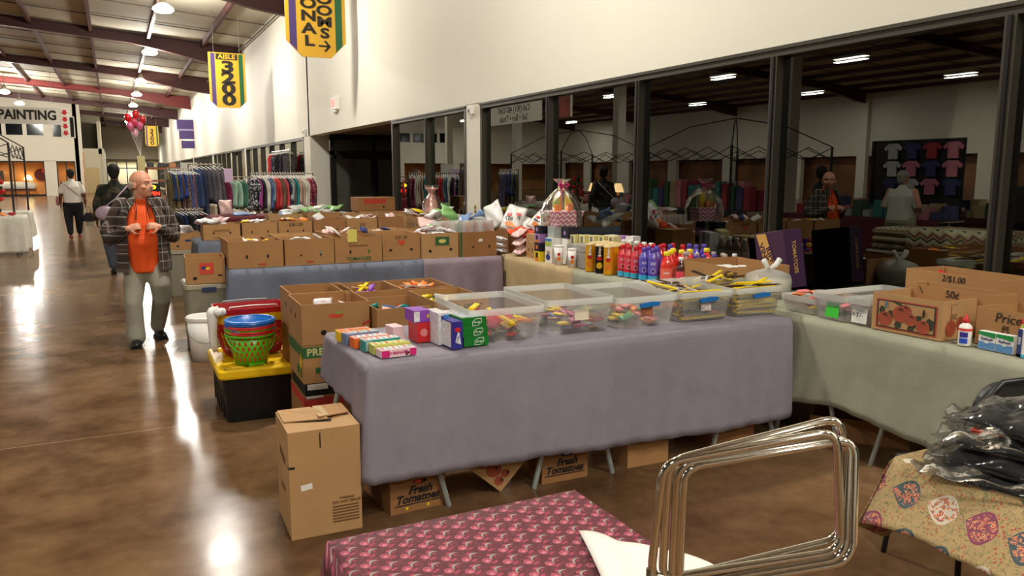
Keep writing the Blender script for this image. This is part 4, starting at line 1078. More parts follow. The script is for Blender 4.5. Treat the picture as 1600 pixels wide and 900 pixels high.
fillbin(4, 12, [P_stick], [M_yel, M_brn], .205, 'meat_stick', 'yellow stick sticking up from the clear bin furthest right on the lavender cloth', 'snack', .3, .6, dz=.16)
for i_, mm_ in ((3, [M_yel, M_yel, M_brn, M_greyp]), (4, [M_yel, M_yel, M_yel, M_brn])):
    lb, xa, xb, yf, d_, la, lab = bins[i_]
    for q in range(26):
        inst(P_stick, 'meat_stick', 'long snack stick against the front wall inside the ' + ('fourth clear bin, heaped with yellow sticks' if i_ == 3 else 'rightmost clear bin on the lavender cloth'), 'snack', 'sticks at the front of the ' + ('fourth', 'fifth')[i_ - 3] + ' bin', ((xa + xb) / 2 + r.uniform(-.012, .012), yf + .05 + .012 * (q % 3), TZ + .01 + .0058 * q), (r.uniform(-.1, .1), r.uniform(-.07, .07), -.05 + r.uniform(-.04, .04)), (1.65, 1, 1.7), m=mm_[q % len(mm_)] if i_ == 4 or q < 9 else r.choice(mm_))
# white receipts poking up
for k in range(5): inst(P_stick, 'paper_slip', 'white paper slip standing up among the yellow sticks', 'paper', 'paper slips in the stick bins', (2.95 + .1 * k, 3.75 + .03 * (k % 2), TZ + .19), (1.2, .3, 1 + k), (.3, 1.2, .5), m=M_paper)

# gum and mint boxes at the left end
def box_me(w_, d_, h_):
    me = MB().box(-w_ / 2, w_ / 2, -d_ / 2, d_ / 2, 0, h_).mesh('box'); me.materials.append(PAL[0]); return me
def retail(name, label, x, y, z, w_, d_, h_, m, rz=0, cat='box', group=None, rot=None):
    t = thing(name, label, cat, (x, y, z), rz, group)
    if rot: t.rotation_euler = rot
    MB().box(-w_ / 2, w_ / 2, -d_ / 2, d_ / 2, 0, h_).build('box_body', m, t, bevel=.0015)
    t['_w'], t['_d'], t['_h'] = w_, d_, h_; return t
M_gumpink = mat('gum_magenta', (214, 40, 120), .35); M_gumteal = mat('gum_teal', (20, 150, 140), .35); M_gumor = mat('gum_orange', (240, 110, 40), .35)
M_gumsilver = mat('gum_silver', (200, 206, 214), .25, metal=.3); M_mint = mat('mint_green', (10, 116, 36), .35); M_violet = mat('box_violet', (140, 70, 180), .35)
M_navy = mat('box_indigo', (48, 44, 140), .35); M_pearl = mat('box_pearl', (222, 220, 222), .3, noise=.2, scale=40); M_palepink = mat('box_pale_pink', (236, 200, 206), .35)
G = 'gum boxes on the lavender cloth'
# long packs lying in a fan, each holds the pale tops of packs
def gum(label, x, y, z, m, rz, l=.17, hgt=.03, topm=None):
    t = retail('gum_box', label, x, y, z, l, .075, hgt, m, rz, 'gum', G)
    cprint(t, topm or M_pearl, 't', 0, 0, l * .94, .06, 'pack_tops')
    for i in range(6): cprint(t, (M_pinkc, M_gumsilver)[i % 2], 't', -l * .4 + l * .16 * i, 0, .012, .045, 'pack_top', 'oval', .003)
    return t
t = gum('front pink gum box at the near left corner, dark fruit print on its side', 1.125, 3.435, TZ, M_palepink, .06, .17, .036)
cprint(t, M_gumpink, 'f', -.066, .018, .038, .032); cprint(t, M_gumpink, 'f', .068, .018, .032, .032); ctext(t, 'ICE BREAKERS', M_gumpink, 'f', -.01, .02, .016, .01, .2)
for u_, v_ in ((.032, .022), (.044, .016), (.036, .01)): cprint(t, mat('berry_print', (90, 20, 40), .5), 'f', u_, v_, .012, .012, 'berry_print', 'oval', .002)
gum('yellow and green topped gum box right behind the front pink one', 1.12, 3.515, TZ, mat('gum_lime', (196, 200, 90), .35), .06, .18, .045, mat('gum_lime_top', (220, 214, 120), .35, noise=.3, scale=60))
t = gum('teal gum box with a wavy band, third from the front corner', 1.10, 3.60, TZ, M_gumteal, .07, .18, .052); cprint(t, M_gumsilver, 'f', -.07, .026, .03, .045)
t = gum('orange gum box with pink pack tops, fourth from the front corner', 1.075, 3.69, TZ, M_gumor, .07, .18, .05)
gum('silver blue gum box, fifth from the front corner', 1.055, 3.78, TZ, mat('gum_bluegrey', (110, 130, 170), .35), .07, .17, .055, M_gumsilver)
gum('orange and yellow gum box at the far left edge of the lavender cloth', 1.045, 3.87, TZ, M_yellow, .07, .17, .052, M_gumor)
retail('gum_box', 'small pale pink gum box beside the stacked purple box', 1.235, 3.79, TZ, .06, .1, .07, M_palepink, .1, 'gum', G)
G2 = 'upright boxes beside the green mint boxes'
t = retail('gum_box', 'glossy crimson box standing below the purple box', 1.335, 3.70, TZ, .07, .12, .10, PAL[0], .05, 'gum', G2); cprint(t, M_pinkc, 'f', 0, .05, .04, .04, 'star_print', 'oval')
t = retail('gum_box', 'purple box on top of the glossy crimson box', 1.33, 3.71, TZ + .101, .085, .13, .06, M_violet, .05, 'gum', G2); cprint(t, M_pearl, 'f', -.03, .03, .03, .05); cprint(t, M_yellow, 'f', .03, .03, .012, .02, 'print_spot', 'oval')
t = retail('gum_box', 'pearl white box with yellow and blue print standing left of the indigo one', 1.40, 3.615, TZ, .055, .15, .16, M_pearl, .05, 'gum', G2)
cprint(t, M_inkblue, 'f', .005, .13, .035, .03); cprint(t, M_yellow, 'f', .01, .06, .03, .06); cprint(t, mat('sky_print', (60, 130, 200), .5), 'f', .014, .14, .03, .02, off=.002)
t = retail('gum_box', 'narrow indigo box with white oval sticks printed, left of the green mint boxes', 1.425, 3.49, TZ, .055, .14, .135, M_navy, .04, 'gum', G2)
cprint(t, M_pearl, 'l', 0, .068, .11, .12, 'pearl_side'); cprint(t, PAL[0], 'f', .0, .095, .032, .022, 'red_ring', 'oval'); cprint(t, M_pearl, 'f', .002, .052, .03, .06, 'white_stick', ((-.5, -.3), (.5, -.5), (.2, .5), (-.1, .5)), .002)
ctext(t, 'Trident', M_navy, 'f', .0, .05, .011, .01, rot=1.4, off=.003)
for i, (dx, dz) in enumerate(((.0, .0), (-.005, .048), (-.012, .096))):
    t = retail('mint_box', ('bottom', 'middle', 'top')[i] + ' green mint box of the stack of three at the front', 1.535 + dx, 3.52, TZ + dz, .135, .15, .047, M_mint, .03, 'mints', 'stack of green mint boxes')
    cprint(t, M_paper, 'f', .015, .023, .05, .036, 'leaf_outline', ((-.5, -.5), (.1, -.5), (.5, -.1), (.5, .5), (-.1, .5), (-.5, .1)))
    cprint(t, M_mint, 'f', .015, .023, .044, .030, 'leaf_inside', ((-.5, -.5), (.1, -.5), (.5, -.1), (.5, .5), (-.1, .5), (-.5, .1)), .002)
    ctext(t, 'tic tac', M_paper, 'f', .015, .023, .014, .02, off=.003)
    if i == 2:
        cprint(t, M_gumsilver, 't', 0, .0, .12, .13, 'pack_tops')
for i in range(2):
    t = retail('mint_box', ('lower', 'upper')[i] + ' green mint box with pale pack tops, behind the stack of three', 1.50 + .01 * i, 3.72, TZ + .062 * i, .14, .17, .06, M_mint, .08, 'mints', 'green mint boxes at the back')
    if i: cprint(t, M_pearl, 't', 0, 0, .13, .16, 'pack_tops')

# contents of the open carton pile
gp = 'candy inside the piled cartons'
t = inst(P_med[0], 'snack_packet', 'crumpled white foil packet standing in the front left carton behind the gum boxes', 'packet', None, (1.09, 4.71, .80), (1.25, 0, .05), (.75, .55, 1), m=mat('foil_white', (226, 218, 220), .3, noise=.15, scale=40))
inst(P_stick, 'paper_slip', 'small white slip beside the foil packet in the front left carton', 'paper', None, (1.2, 4.66, .825), (.3, .3, .5), (.4, 1, .4), m=M_paper)
for (cx, cy, zt, n, mm, lb) in ((1.52, 4.68, .745, 14, [M_pinkc, PAL[6], PAL[0], PAL[4], M_gumteal], 'pink and teal candy in the second carton of the front pile'),
                                (1.49, 5.2, .80, 12, [M_yel, M_violet, PAL[4], M_yel], 'yellow and purple candy in the back middle carton of the pile'),
                                (1.86, 4.66, .79, 18, [M_yel, PAL[6], PAL[4], PAL[2], PAL[9]], 'yellow and pale blue candy in the carton with handwriting'),
                                (1.86, 5.2, .80, 12, [M_orc, M_orc, PAL[4], PAL[0]], 'orange candy in the back right carton of the pile'),
                                (1.13, 4.77, .70, 8, [PAL[4], M_orc], 'loose candy low in the front left carton of the pile')):
    MB().grid(lambda u, v, cx=cx, cy=cy, zt=zt: (cx - .15 + .3 * u, cy - .18 + .36 * v, zt - .03), 1, 1)
    for i in range(n):
        inst(r.choice(P_small), 'candy_packet', 'piece of ' + lb, 'candy', lb, (cx + r.uniform(-.11, .11), cy + r.uniform(-.13, .16), zt - .03 + r.uniform(0, .05)), rnd_rot(r, .6), (1.1, 1.1, 1.4), m=r.choice(mm))
    for i in range(3): inst(P_stick, 'candy_bar', 'long bar among the ' + lb, 'candy', lb + ' bars', (cx + r.uniform(-.06, .06), cy + r.uniform(-.06, .1), zt + .02), rnd_rot(r, .2), m=r.choice(mm))

# second and third row contents: bags heaped over the cartons
M_foilw = mat('foil_bag_white', (226, 222, 220), .25, noise=.12, scale=25)
M_foilc = mat('foil_bag_multicolour', (200, 190, 196), .25, noise=.35, scale=18)
BAGM = [M_foilw, M_foilc, mat('film_pink', (226, 190, 186), .25, noise=.15, scale=20), mat('film_blue', (120, 150, 196), .25), mat('film_green', (130, 180, 110), .3), M_filmhaze, M_filmhaze]
def heap(n, x0, x1, y0, y1, z0, z1, meshes, mm, label, sc=1.0, tilt=.6, name='snack_bag', cat='snack bag'):
    for i in range(n):
        inst(r.choice(meshes), name, label, cat, label, (r.uniform(x0, x1), r.uniform(y0, y1), r.uniform(z0, z1)), rnd_rot(r, tilt), (sc * r.uniform(.8, 1.1),) * 3, m=r.choice(mm))
heap(9, 2.72, 3.02, 7.36, 7.62, 1.0, 1.05, P_med, [M_foilw, M_foilc, BAGM[2]], 'shiny white snack bag heaped in the pale carton with the green label', .75, .4)
heap(6, .95, 1.28, 7.4, 7.55, .98, 1.01, P_small, [PAL[4], PAL[1], M_yel, PAL[7]], 'small packet showing over the rim of the leftmost second row carton', 1.2)
heap(5, 1.45, 1.72, 7.4, 7.6, .98, 1.0, P_small, [PAL[4], M_foilw], 'white packet showing over the rim of the second carton of the second row', 1.3)
heap(8, 1.9, 2.6, 7.8, 8.05, 1.0, 1.03, P_small, [M_foilw, PAL[4], M_inkblue, BAGM[2]], 'small foil packet in the cartons behind the TOMATOES carton', 1.6)
inst(P_med[1], 'snack_bag', 'white and red foil bag leaning on the carton rim left of the yellow note', 'snack bag', None, (1.93, 7.7, 1.03), (.5, .6, .5), (.8, .5, .5), m=M_foilw)
inst(P_small[0], 'candy_packet', 'dark blue twisted packet beside the yellow note', 'candy', None, (2.2, 7.66, 1.045), (.9, .3, .2), (.9, 1.4, 1.6), m=M_inkblue)
# row of clear tubes standing in the last two cartons
tube_me = MB().box(-.018, .018, -.03, .03, 0, .13).mesh('tube_bag'); tube_me.materials.append(M_filmhaze)
tube_in = MB().box(-.006, .006, -.02, .02, .005, .11).mesh('tube_candy'); tube_in.materials.append(PAL[0])
for i in range(12):
    x_ = 2.96 + .052 * i; c_ = [PAL[4], PAL[0], M_orc, PAL[4], PAL[2], PAL[4], M_orc, PAL[4], PAL[0], PAL[4], PAL[0], M_pinkc][i]
    t = thing('candy_tube', 'clear sleeve of striped candy standing in the rightmost cartons of the second row', 'candy', (x_, 7.55 + .03 * math.sin(i), .985), .0, 'clear candy sleeves')
    t.rotation_euler = (-.12, .1 * math.sin(i * 2.3), .2)
    inst(tube_me, 'sleeve', None, None, None, (0, 0, 0), (0, 0, 0), (1.1, 1, 1), parent=t); inst(tube_in, 'candy_strip', None, None, None, (0, 0, 0), (0, 0, 0), parent=t, m=c_)
heap(14, 3.1, 3.9, 8.0, 8.6, 1.0, 1.16, P_big, BAGM + [M_foilw], 'big clear or shiny snack bag piled behind the clear candy sleeves', .85, .8)
heap(12, 3.0, 3.5, 7.78, 8.15, .98, 1.05, P_med, BAGM, 'snack bag piled at the back right of the second row', .8, .8)
# third row and beyond
heap(8, .98, 1.4, 10.6, 10.9, .97, 1.01, P_big, [M_foilw, BAGM[2]], 'white and pink bag heaped in the left end carton of the third row', .75, .3)
heap(5, 1.5, 1.85, 10.6, 10.9, .97, .99, P_med, [M_yel, M_brn, M_foilw], 'yellow packet on the second carton of the third row', .7, .3)
heap(5, 2.0, 2.3, 10.6, 10.85, .98, 1.0, P_med, [M_yel, M_orc, M_foilw], 'yellow or orange packet on the third carton of the third row', .7, .3)
inst(P_med[0], 'snack_bag', 'shiny orange and white foil bag sticking up from the third row', 'snack bag', None, (2.45, 10.7, 1.02), (.7, -.4, .3), (.8, .6, .6), m=M_foilw)
heap(7, 2.9, 3.6, 10.6, 10.9, .99, 1.03, P_med, [M_foilw, BAGM[2]], 'pale foil bag over the right end cartons of the third row', .8, .4)
heap(10, 2.1, 3.4, 12.2, 12.6, .98, 1.04, P_med, BAGM, 'snack bag on the fourth row cartons', .8, .6)
heap(10, 3.8, 4.2, 9.5, 12.0, 1.0, 1.05, P_med, BAGM + [M_violet], 'snack bag in the cartons beside the windows beyond the white column', .9, .5)
inst(P_med[2], 'snack_bag', 'yellow packet bright on top of the cartons near the white column', 'snack bag', None, (3.95, 10.9, 1.06), (.2, .2, .3), (1.1, 1, .9), m=M_yel)
heap(10, 2.0, 3.6, 14.25, 14.6, .90, .94, P_big, [M_foilw, M_filmhaze, BAGM[4]], 'clear bag lying on the burgundy counter', .7, .2)
heap(5, 2.9, 3.6, 14.25, 14.6, .93, 1.0, P_big, [M_filmhaze, BAGM[4]], 'large clear bag heaped on the right end of the burgundy counter', 1.1, .3)
inst(P_big[0], 'snack_bag', 'clear bag of pinkish goods standing at the left end of the burgundy counter', 'snack bag', None, (1.7, 14.3, 1.02), (1.3, 0, .2), (1, .9, 1.4), m=mat('film_pink', (0, 0, 0)))
inst(P_big[1], 'snack_bag', 'blue folded plastic sheet on the left end of the burgundy counter', 'snack bag', None, (1.95, 14.3, .91), (.1, 0, .2), (1.4, .8, .6), m=mat('film_blue', (0, 0, 0)))
heap(6, .62, .92, 11.25, 11.5, .82, .90, P_big, [M_foilw, BAGM[3]], 'white and blue bag heaped in the carton on the grey tub', .8, .5)
t = thing('counter_sign', 'small white price card on the front of the burgundy counter', 'sign', (3.35, 13.94, .78))
MB().box(-.13, .13, -.004, 0, 0, .09).build('card', M_paper, t); 

# clear tub, pink candy bins etc on the sage cloth
TB = .765
clear_bin('low clear tub of orange and pink candy where the lavender and sage cloths meet', 3.66, 4.02, 3.27, .3, TB, .10, .0, latch=False, group='clear bins on the sage cloth', lab=[(M_paper, .1, .05, .05, .07, 'price_paper')])
fill(r, 30, P_small, [M_orc, M_pinkc, PAL[0], M_yel, M_orc], 3.72, 3.96, 3.32, 3.52, TB + .02, TB + .12, 'candy_packet', 'orange or pink candy in the low clear tub at the join of the cloths', 'candy', 'candy in the low clear tub')
GB = 'clear bins on the sage cloth'
def sidebin(label, y0, y1, xa, d_, h_, lab):
    # bin whose labelled face looks towards the aisle (-x)
    t = clear_bin(label, -(y1 - y0) / 2, (y1 - y0) / 2, -d_ / 2, d_, 0, h_, 0, False, lab, group=GB)
    t.location = (xa + d_ / 2, (y0 + y1) / 2, TB); t.rotation_euler = (0, 0, -PI / 2); return t
sidebin('clear bin with a bright green paper on its front', 3.05, 3.30, 3.63, .62, .15, [(mat('paper_green', (60, 200, 50), .6), .02, .06, .09, .085, 'green_paper')])
t = sidebin('clear bin with a white handwritten price card, beside the tomato carton', 2.915, 3.04, 3.64, .66, .15, [(M_paper, .0, .055, .1, .085, 'price_card')])
t.location.y = 2.98
M_ = Matrix.Translation((.0, -.325, .06)) @ Matrix.Rotation(PI / 2 - .1, 4, 'X')
text(t, '4/\u0242-'.replace('\u0242', '$1'), M_ink, M_ @ Matrix.Translation((0, 0, .004)), .035, .0, .2)
fill(r, 16, P_small, [M_pinkc, PAL[2], PAL[0], M_greyp], 3.72, 4.1, 3.10, 3.25, TB + .02, TB + .08, 'candy_packet', 'pink or green candy in the bin with the green paper', 'candy', 'candy in the green paper bin')
fill(r, 12, P_small, [M_pinkc, M_greyp, M_pinkc], 3.74, 4.1, 2.95, 3.02, TB + .02, TB + .08, 'candy_packet', 'candy in the bin with the handwritten price card', 'candy', 'candy in the price card bin')

# white tied bag and round tub beside it
t = thing('tied_bag', 'white translucent bag tied with ears around a round tub, behind the yellow stick bins', 'bag', (4.0, 4.02, TB))
MB().lathe([(.13, 0), (.145, .03), (.15, .10), (.145, .115)], 24).build('round_tub', mat('tub_cream', (214, 206, 180), .5), t, smooth=True)
MB().rings([[(k_ * (.155 + .008 * math.sin(5 * a + i)) * math.cos(a), k_ * (.155 + .008 * math.cos(4 * a)) * math.sin(a), zz + .006 * math.sin(6 * a)) for a in [2 * PI * j / 24 for j in range(24)]] for i, (k_, zz) in enumerate(((.9, .01), (1.02, .05), (1.05, .11), (.95, .145), (.6, .165), (.2, .18), (.05, .19)))]).build('bag_body', M_filmhaze, t, smooth=True)
for a_ in (-.5, .6):
    MB().tube([(0, 0, .18), (.3 * a_ * .25, -.02, .21), (.3 * a_ * .45, -.02, .25)], [.012, .018, .02], 6).build('bag_ear', mat('bag_white', (0, 0, 0)), t, smooth=True)
# carton with cans, behind it
t = carton('open brown carton with can lids inside and a black mark, behind the tied white bag', 4.05, 4.42, TB, .50, .62, .19, -.12, None, M_card, True)
cprint(t, M_ink, 'l', .12, .075, .10, .03, 'pen_mark', 'oval'); ctext(t, '3/', M_ink, 'b', .0, .12, .07, .02)
lid_me = MB().lathe([(.034, 0), (.036, .006), (.03, .01), (.03, .006), (.005, .006)], 14).mesh('lid', True); lid_me.materials.append(M_paper)
for i in range(7): inst(lid_me, 'can_lid', 'white can lid showing inside the brown carton behind the tied bag', 'lid', 'white lids in the carton', (3.92 + .07 * (i % 4), 4.42 + .08 * (i // 4), TB + .15), (0, 0, 0))
# purple box standing on end
M_pbox = mat('box_deep_purple', (58, 26, 62), .5); M_pgold = mat('print_gold', (206, 162, 84), .5)
t = thing('purple_carton', 'deep purple carton printed FRESH TOMATOES... leaning upright against the window', 'box', (4.37, 4.24, TB), 0)
t['label'] = 'deep purple fruit carton with a gold band, leaning upright against the window'
t.rotation_euler = (-.16, -.06, -.12)
wP, dP, hP = .16, .33, .42
MB().box(-wP / 2, wP / 2, -dP / 2, dP / 2, 0, hP).build('carton_body', M_pbox, t, bevel=.003)
t['_w'], t['_d'], t['_h'] = wP, dP, hP
cprint(t, M_pgold, 'l', -.02, .21, .10, .40, 'gold_band', ((-1.2, .5), (-.1, .5), (1.1, -.5), (0, -.5)))
ctext(t, 'VINE', M_pbox, 'l', -.07, .27, .07, .02, rot=-1.2, off=.003); ctext(t, 'RIPE', M_pbox, 'l', -.0, .25, .07, .02, rot=-1.2, off=.003)
ctext(t, 'TOMATOES', M_pgold, 'f', .0, .22, .045, .01, rot=-PI / 2); cprint(t, M_pgold, 't', 0, .02, .07, .12, 'gold_panel')

# bottles
def bottle_parts(r0, h_, kind):
    if kind == 'sport':
        body = [(.0, 0), (r0 * .9, 0), (r0, .01), (r0, h_ * .18), (r0 * .95, h_ * .21), (r0, h_ * .25), (r0, h_ * .64), (r0 * .93, h_ * .72), (r0 * .65, h_ * .82), (r0 * .48, h_ * .87), (r0 * .48, h_ * .9)]
        lab = [(r0 * 1.015, h_ * .25), (r0 * 1.015, h_ * .64)]
    else:
        body = [(.0, 0), (r0 * .92, 0), (r0, .012), (r0, h_ * .5), (r0 * .97, h_ * .62), (r0 * .75, h_ * .74), (r0 * .4, h_ * .84), (r0 * .38, h_ * .88)]
        lab = [(r0 * 1.015, h_ * .08), (r0 * 1.015, h_ * .48)]
    cap = [(r0 * .5, h_ * .875), (r0 * .52, h_ * .88), (r0 * .52, h_ * .97), (r0 * .44, h_)]
    out = []
    for nm, p in (('bottle_body', body), ('bottle_label', lab), ('bottle_cap', cap)):
        me = MB().lathe(p, 18, caps=nm != 'bottle_label').mesh(nm, True); me.materials.append(PAL[0]); out.append((nm, me))
    base = MB().lathe([(r0 * 1.01, .004), (r0 * 1.01, h_ * .17)], 18, caps=False).mesh('base_band', True); base.materials.append(PAL[0])
    out.append(('base_band', base)); return out
BT = {'sport': bottle_parts(.039, .258, 'sport'), 'juice': bottle_parts(.047, .24, 'juice'), 'small': bottle_parts(.038, .205, 'juice')}
def liquid(nm, c): return mat('drink_' + nm, c, .08, coat=1.0, spec=.6)
D_red = liquid('red', (206, 30, 44)); D_pur = liquid('purple', (80, 60, 170)); D_org = liquid('orange_red', (232, 50, 34)); D_dark = liquid('dark', (70, 18, 22)); D_pink = liquid('pink', (196, 120, 104)); D_brown = liquid('brown', (140, 60, 26)); D_clear = liquid('pale', (176, 150, 140))
L_red = mat('label_red', (226, 76, 96), .3); L_pur = mat('label_purple', (104, 92, 196), .3); L_or = mat('label_coral', (240, 110, 90), .3); L_wh = mat('label_white', (226, 214, 208), .3, noise=.2, scale=60); L_cy = mat('band_cyan', (60, 176, 212), .3)
C_red = mat('cap_red', (200, 24, 36), .35); C_pur = mat('cap_purple', (84, 66, 168), .35); C_yel = mat('cap_yellow', (244, 220, 40), .35); C_wh = mat('cap_white', (240, 236, 230), .35); C_gr = mat('cap_clear_grey', (176, 162, 152), .3)
def bottle(kind, x, y, liq, lab, cap, label, group, band=None, txt=None, seed=0):
    t = thing('drink_bottle', label, 'bottle', (x, y, TB), 0, group)
    for nm, me in BT[kind]:
        if nm == 'base_band':
            if band is not None: inst(me, nm, None, None, None, (0, 0, 0), parent=t, m=band)
            continue
        inst(me, nm, None, None, None, (0, 0, 0), parent=t, m={'bottle_body': liq, 'bottle_label': lab, 'bottle_cap': cap}[nm])
    ang = math.atan2(y, x)   # faces the aisle side
    if txt:
        rr = .0402 if kind == 'sport' else .0482
        a = math.atan2(-y, -x) + .05
        ux = Vector((-math.sin(a), math.cos(a), 0)); n_ = Vector((math.cos(a), math.sin(a), 0)); up = Vector((0, 0, 1))
        Mx = Matrix.Translation(n_ * rr + Vector((0, 0, .14 if kind == 'sport' else .08))) @ Matrix((ux, up, n_)).transposed().to_4x4()
        text(t, txt, C_wh, Mx, .024, .03)
        for k_, (rr_, mm_) in enumerate(((.042, C_wh), (.036, lab), (.018, mat('berry_print', (0, 0, 0))))):
            Mx2 = Matrix.Translation(n_ * (rr + .0005 * k_) + Vector((0, 0, .085))) @ Matrix((ux, up, n_)).transposed().to_4x4()
            if kind == 'sport': patch(t, mm_, Mx2, rr_ * .8, rr_, 'fruit_roundel', 'oval', .0004)
    return t
rowsB = ['front row']
fr = [(3.70, 5.34), (3.705, 5.255), (3.71, 5.17)]
for i, (x_, y_) in enumerate(fr): bottle('sport', x_, y_, D_red, L_red, C_red, ('leftmost', 'second', 'third')[i] + ' red sports drink bottle of the front row', 'red sports drinks', L_cy, 'ICE')
for i, (x_, y_) in enumerate([(3.70, 5.045), (3.72, 4.955)]): bottle('sport', x_, y_, D_pur, L_pur, C_pur, ('left', 'right')[i] + ' purple sports drink bottle in the front row, beside the red ones', 'purple sports drinks', L_cy, 'ICE')
bottle('juice', 3.77, 4.85, D_org, L_or, C_yel, 'large orange red juice bottle with a yellow cap in the front row', None, None, 'Juicy')
bottle('small', 3.83, 4.75, D_dark, L_red, C_wh, 'dark juice bottle with a white cap right of the orange red one', None)
bottle('juice', 3.91, 4.79, D_pink, L_wh, C_gr, 'pale pink juice bottle with a see through cap and strawberry label', None)
for nm, L_, l_, c_, bd, pts in (('red', D_red, L_red, C_red, L_cy, [(3.80, 5.42), (3.89, 5.36), (3.98, 5.30), (4.07, 5.28), (4.16, 5.27), (4.15, 5.13), (3.80, 5.22), (3.89, 5.26), (3.98, 5.20)]),
                                ('purple', D_pur, L_pur, C_pur, L_cy, [(3.80, 5.12), (3.81, 5.02), (3.89, 5.14), (4.06, 5.18), (4.25, 5.17), (4.24, 5.07), (4.33, 5.08)])):
    for (x_, y_) in pts: bottle('sport', x_, y_, L_, l_, c_, nm + ' drink bottle behind the front row, mostly its cap and shoulder showing', nm + ' drinks at the back', bd)
for (x_, y_) in ((3.87, 4.93), (3.97, 4.92), (4.06, 4.93), (4.24, 4.94), (3.98, 5.04)): bottle('juice', x_, y_, D_org, L_or, C_yel, 'orange red juice bottle with a yellow cap in the second line', 'yellow capped juice at the back')
for (x_, y_) in ((4.01, 4.80), (4.10, 4.81), (4.19, 4.79)): bottle('small', x_, y_, D_brown, L_wh, C_pur, 'small amber bottle with a purple cap just behind the open brown carton', 'amber bottles with purple caps')
for (x_, y_) in ((4.15, 4.95), (4.15, 5.03), (4.33, 4.85), (4.33, 4.96), (4.28, 4.77)): bottle('small', x_, y_, D_clear, L_wh, C_gr, 'small pale bottle with a see through cap near the window', 'pale bottles by the window')
bottle('small', 4.37, 4.76, D_dark, L_wh, C_wh, 'small dark bottle with a white cap, furthest right against the window', None)
# potato crisp cans
can = MB().lathe([(.036, 0), (.037, .004), (.037, .225), (.038, .228)], 18).mesh('can', True); can.materials.append(PAL[0])
canlid = MB().lathe([(.039, .226), (.0395, .228), (.0395, .238), (.03, .241)], 18).mesh('canlid', True); canlid.materials.append(PAL[0])
M_cany = mat('can_yellow', (238, 172, 24), .35); M_cank = mat('can_black', (24, 20, 22), .35); M_canlid = mat('can_lid_buff', (226, 200, 150), .35)
cc = 0
def crisp(x_, y_, m_, label, face=True, grp='crisp cans at the back'):
    t = thing('crisp_can', label, 'can', (x_, y_, TB), 0, grp)
    inst(can, 'can_body', None, None, None, (0, 0, 0), parent=t, m=m_); inst(canlid, 'can_lid', None, None, None, (0, 0, 0), parent=t, m=M_canlid)
    if face:
        a = math.atan2(-y_, -x_); n_ = Vector((math.cos(a), math.sin(a), 0)); ux = Vector((-math.sin(a), math.cos(a), 0)); B = Matrix((ux, Vector((0, 0, 1)), n_)).transposed().to_4x4()
        def F(dz, o=0.0): return Matrix.Translation(n_ * (.0365 + o) + Vector((0, 0, dz))) @ B
        patch(t, PAL[0], F(.125), .045, .035, 'red_print', 'oval'); patch(t, M_orc if m_ is M_cany else PAL[1], F(.065), .05, .055, 'crisp_print', 'oval', .001); patch(t, C_wh, F(.15, .0008), .03, .018, 'face_print', 'oval')
        text(t, 'chips', C_wh, F(.19, .001) @ Matrix.Rotation(PI / 2, 4, 'Z'), .03, .03)
    return t
crisp(3.63, 5.73, M_cany, 'yellow crisp can, left of the three at the front', grp=None)
crisp(3.645, 5.60, M_cank, 'black and red crisp can between two yellow ones', grp=None)
crisp(3.64, 5.46, M_cany, 'yellow crisp can, right of the three at the front', grp=None)
for i in range(4):
    for j in range(3):
        crisp(3.73 + .085 * j, 5.83 - .11 * i + .03 * j, (M_cany, M_cank)[(i + j) % 2 == 0 and j > 0], 'crisp can in the rows behind the front three, buff lid showing', False)
for i in range(5): bottle('juice', 4.13 + .0 * i, 5.95 - .105 * i, D_clear, L_wh, C_wh, 'white capped bottle in the line behind the crisp cans', 'white capped bottles')
# grey metal tin box and paper cups
t = thing('tin_box', 'square grey metal tin with a lid, beside the paper cup packs', 'tin', (3.78, 6.02, TB), .12)
M_tin = mat('tin_grey', (176, 176, 170), .4, metal=.4, noise=.06, scale=12)
MB().box(-.12, .12, -.13, .13, 0, .15).build('tin_body', M_tin, t, bevel=.004); MB().box(-.125, .125, -.135, .135, .145, .205).build('tin_lid', M_tin, t, bevel=.004)
def cup(label, x_, y_, h_, m_, r_=.045, grp=None):
    t = thing('noodle_cup', label, 'cup', (x_, y_, TB), 0, grp)
    MB().lathe([(r_ * .8, 0), (r_, h_)], 20).build('cup_body', m_, t, smooth=True); MB().lathe([(r_ * 1.05, h_), (r_ * 1.08, h_ + .004), (r_ * 1.0, h_ + .012)], 20).build('cup_lid', C_wh, t)
    a = math.atan2(-y_, -x_); n_ = Vector((math.cos(a), math.sin(a), 0)); ux = Vector((-math.sin(a), math.cos(a), 0)); B = Matrix((ux, Vector((0, 0, 1)), n_)).transposed().to_4x4()
    patch(t, PAL[0], Matrix.Translation(n_ * (r_ * .93) + Vector((0, 0, h_ * .6))) @ B, .03, .03, 'red_print', 'oval'); patch(t, M_orc, Matrix.Translation(n_ * (r_ * .9) + Vector((0, 0, h_ * .35))) @ B, .035, .04, 'orange_print', 'oval')
    return t
cup('tall white paper cup with an orange print, left of the grey tin', 3.63, 6.26, .17, C_wh)
cup('shorter white cup with a dark and red print in front of the grey tin', 3.63, 6.02, .16, C_wh, .04)
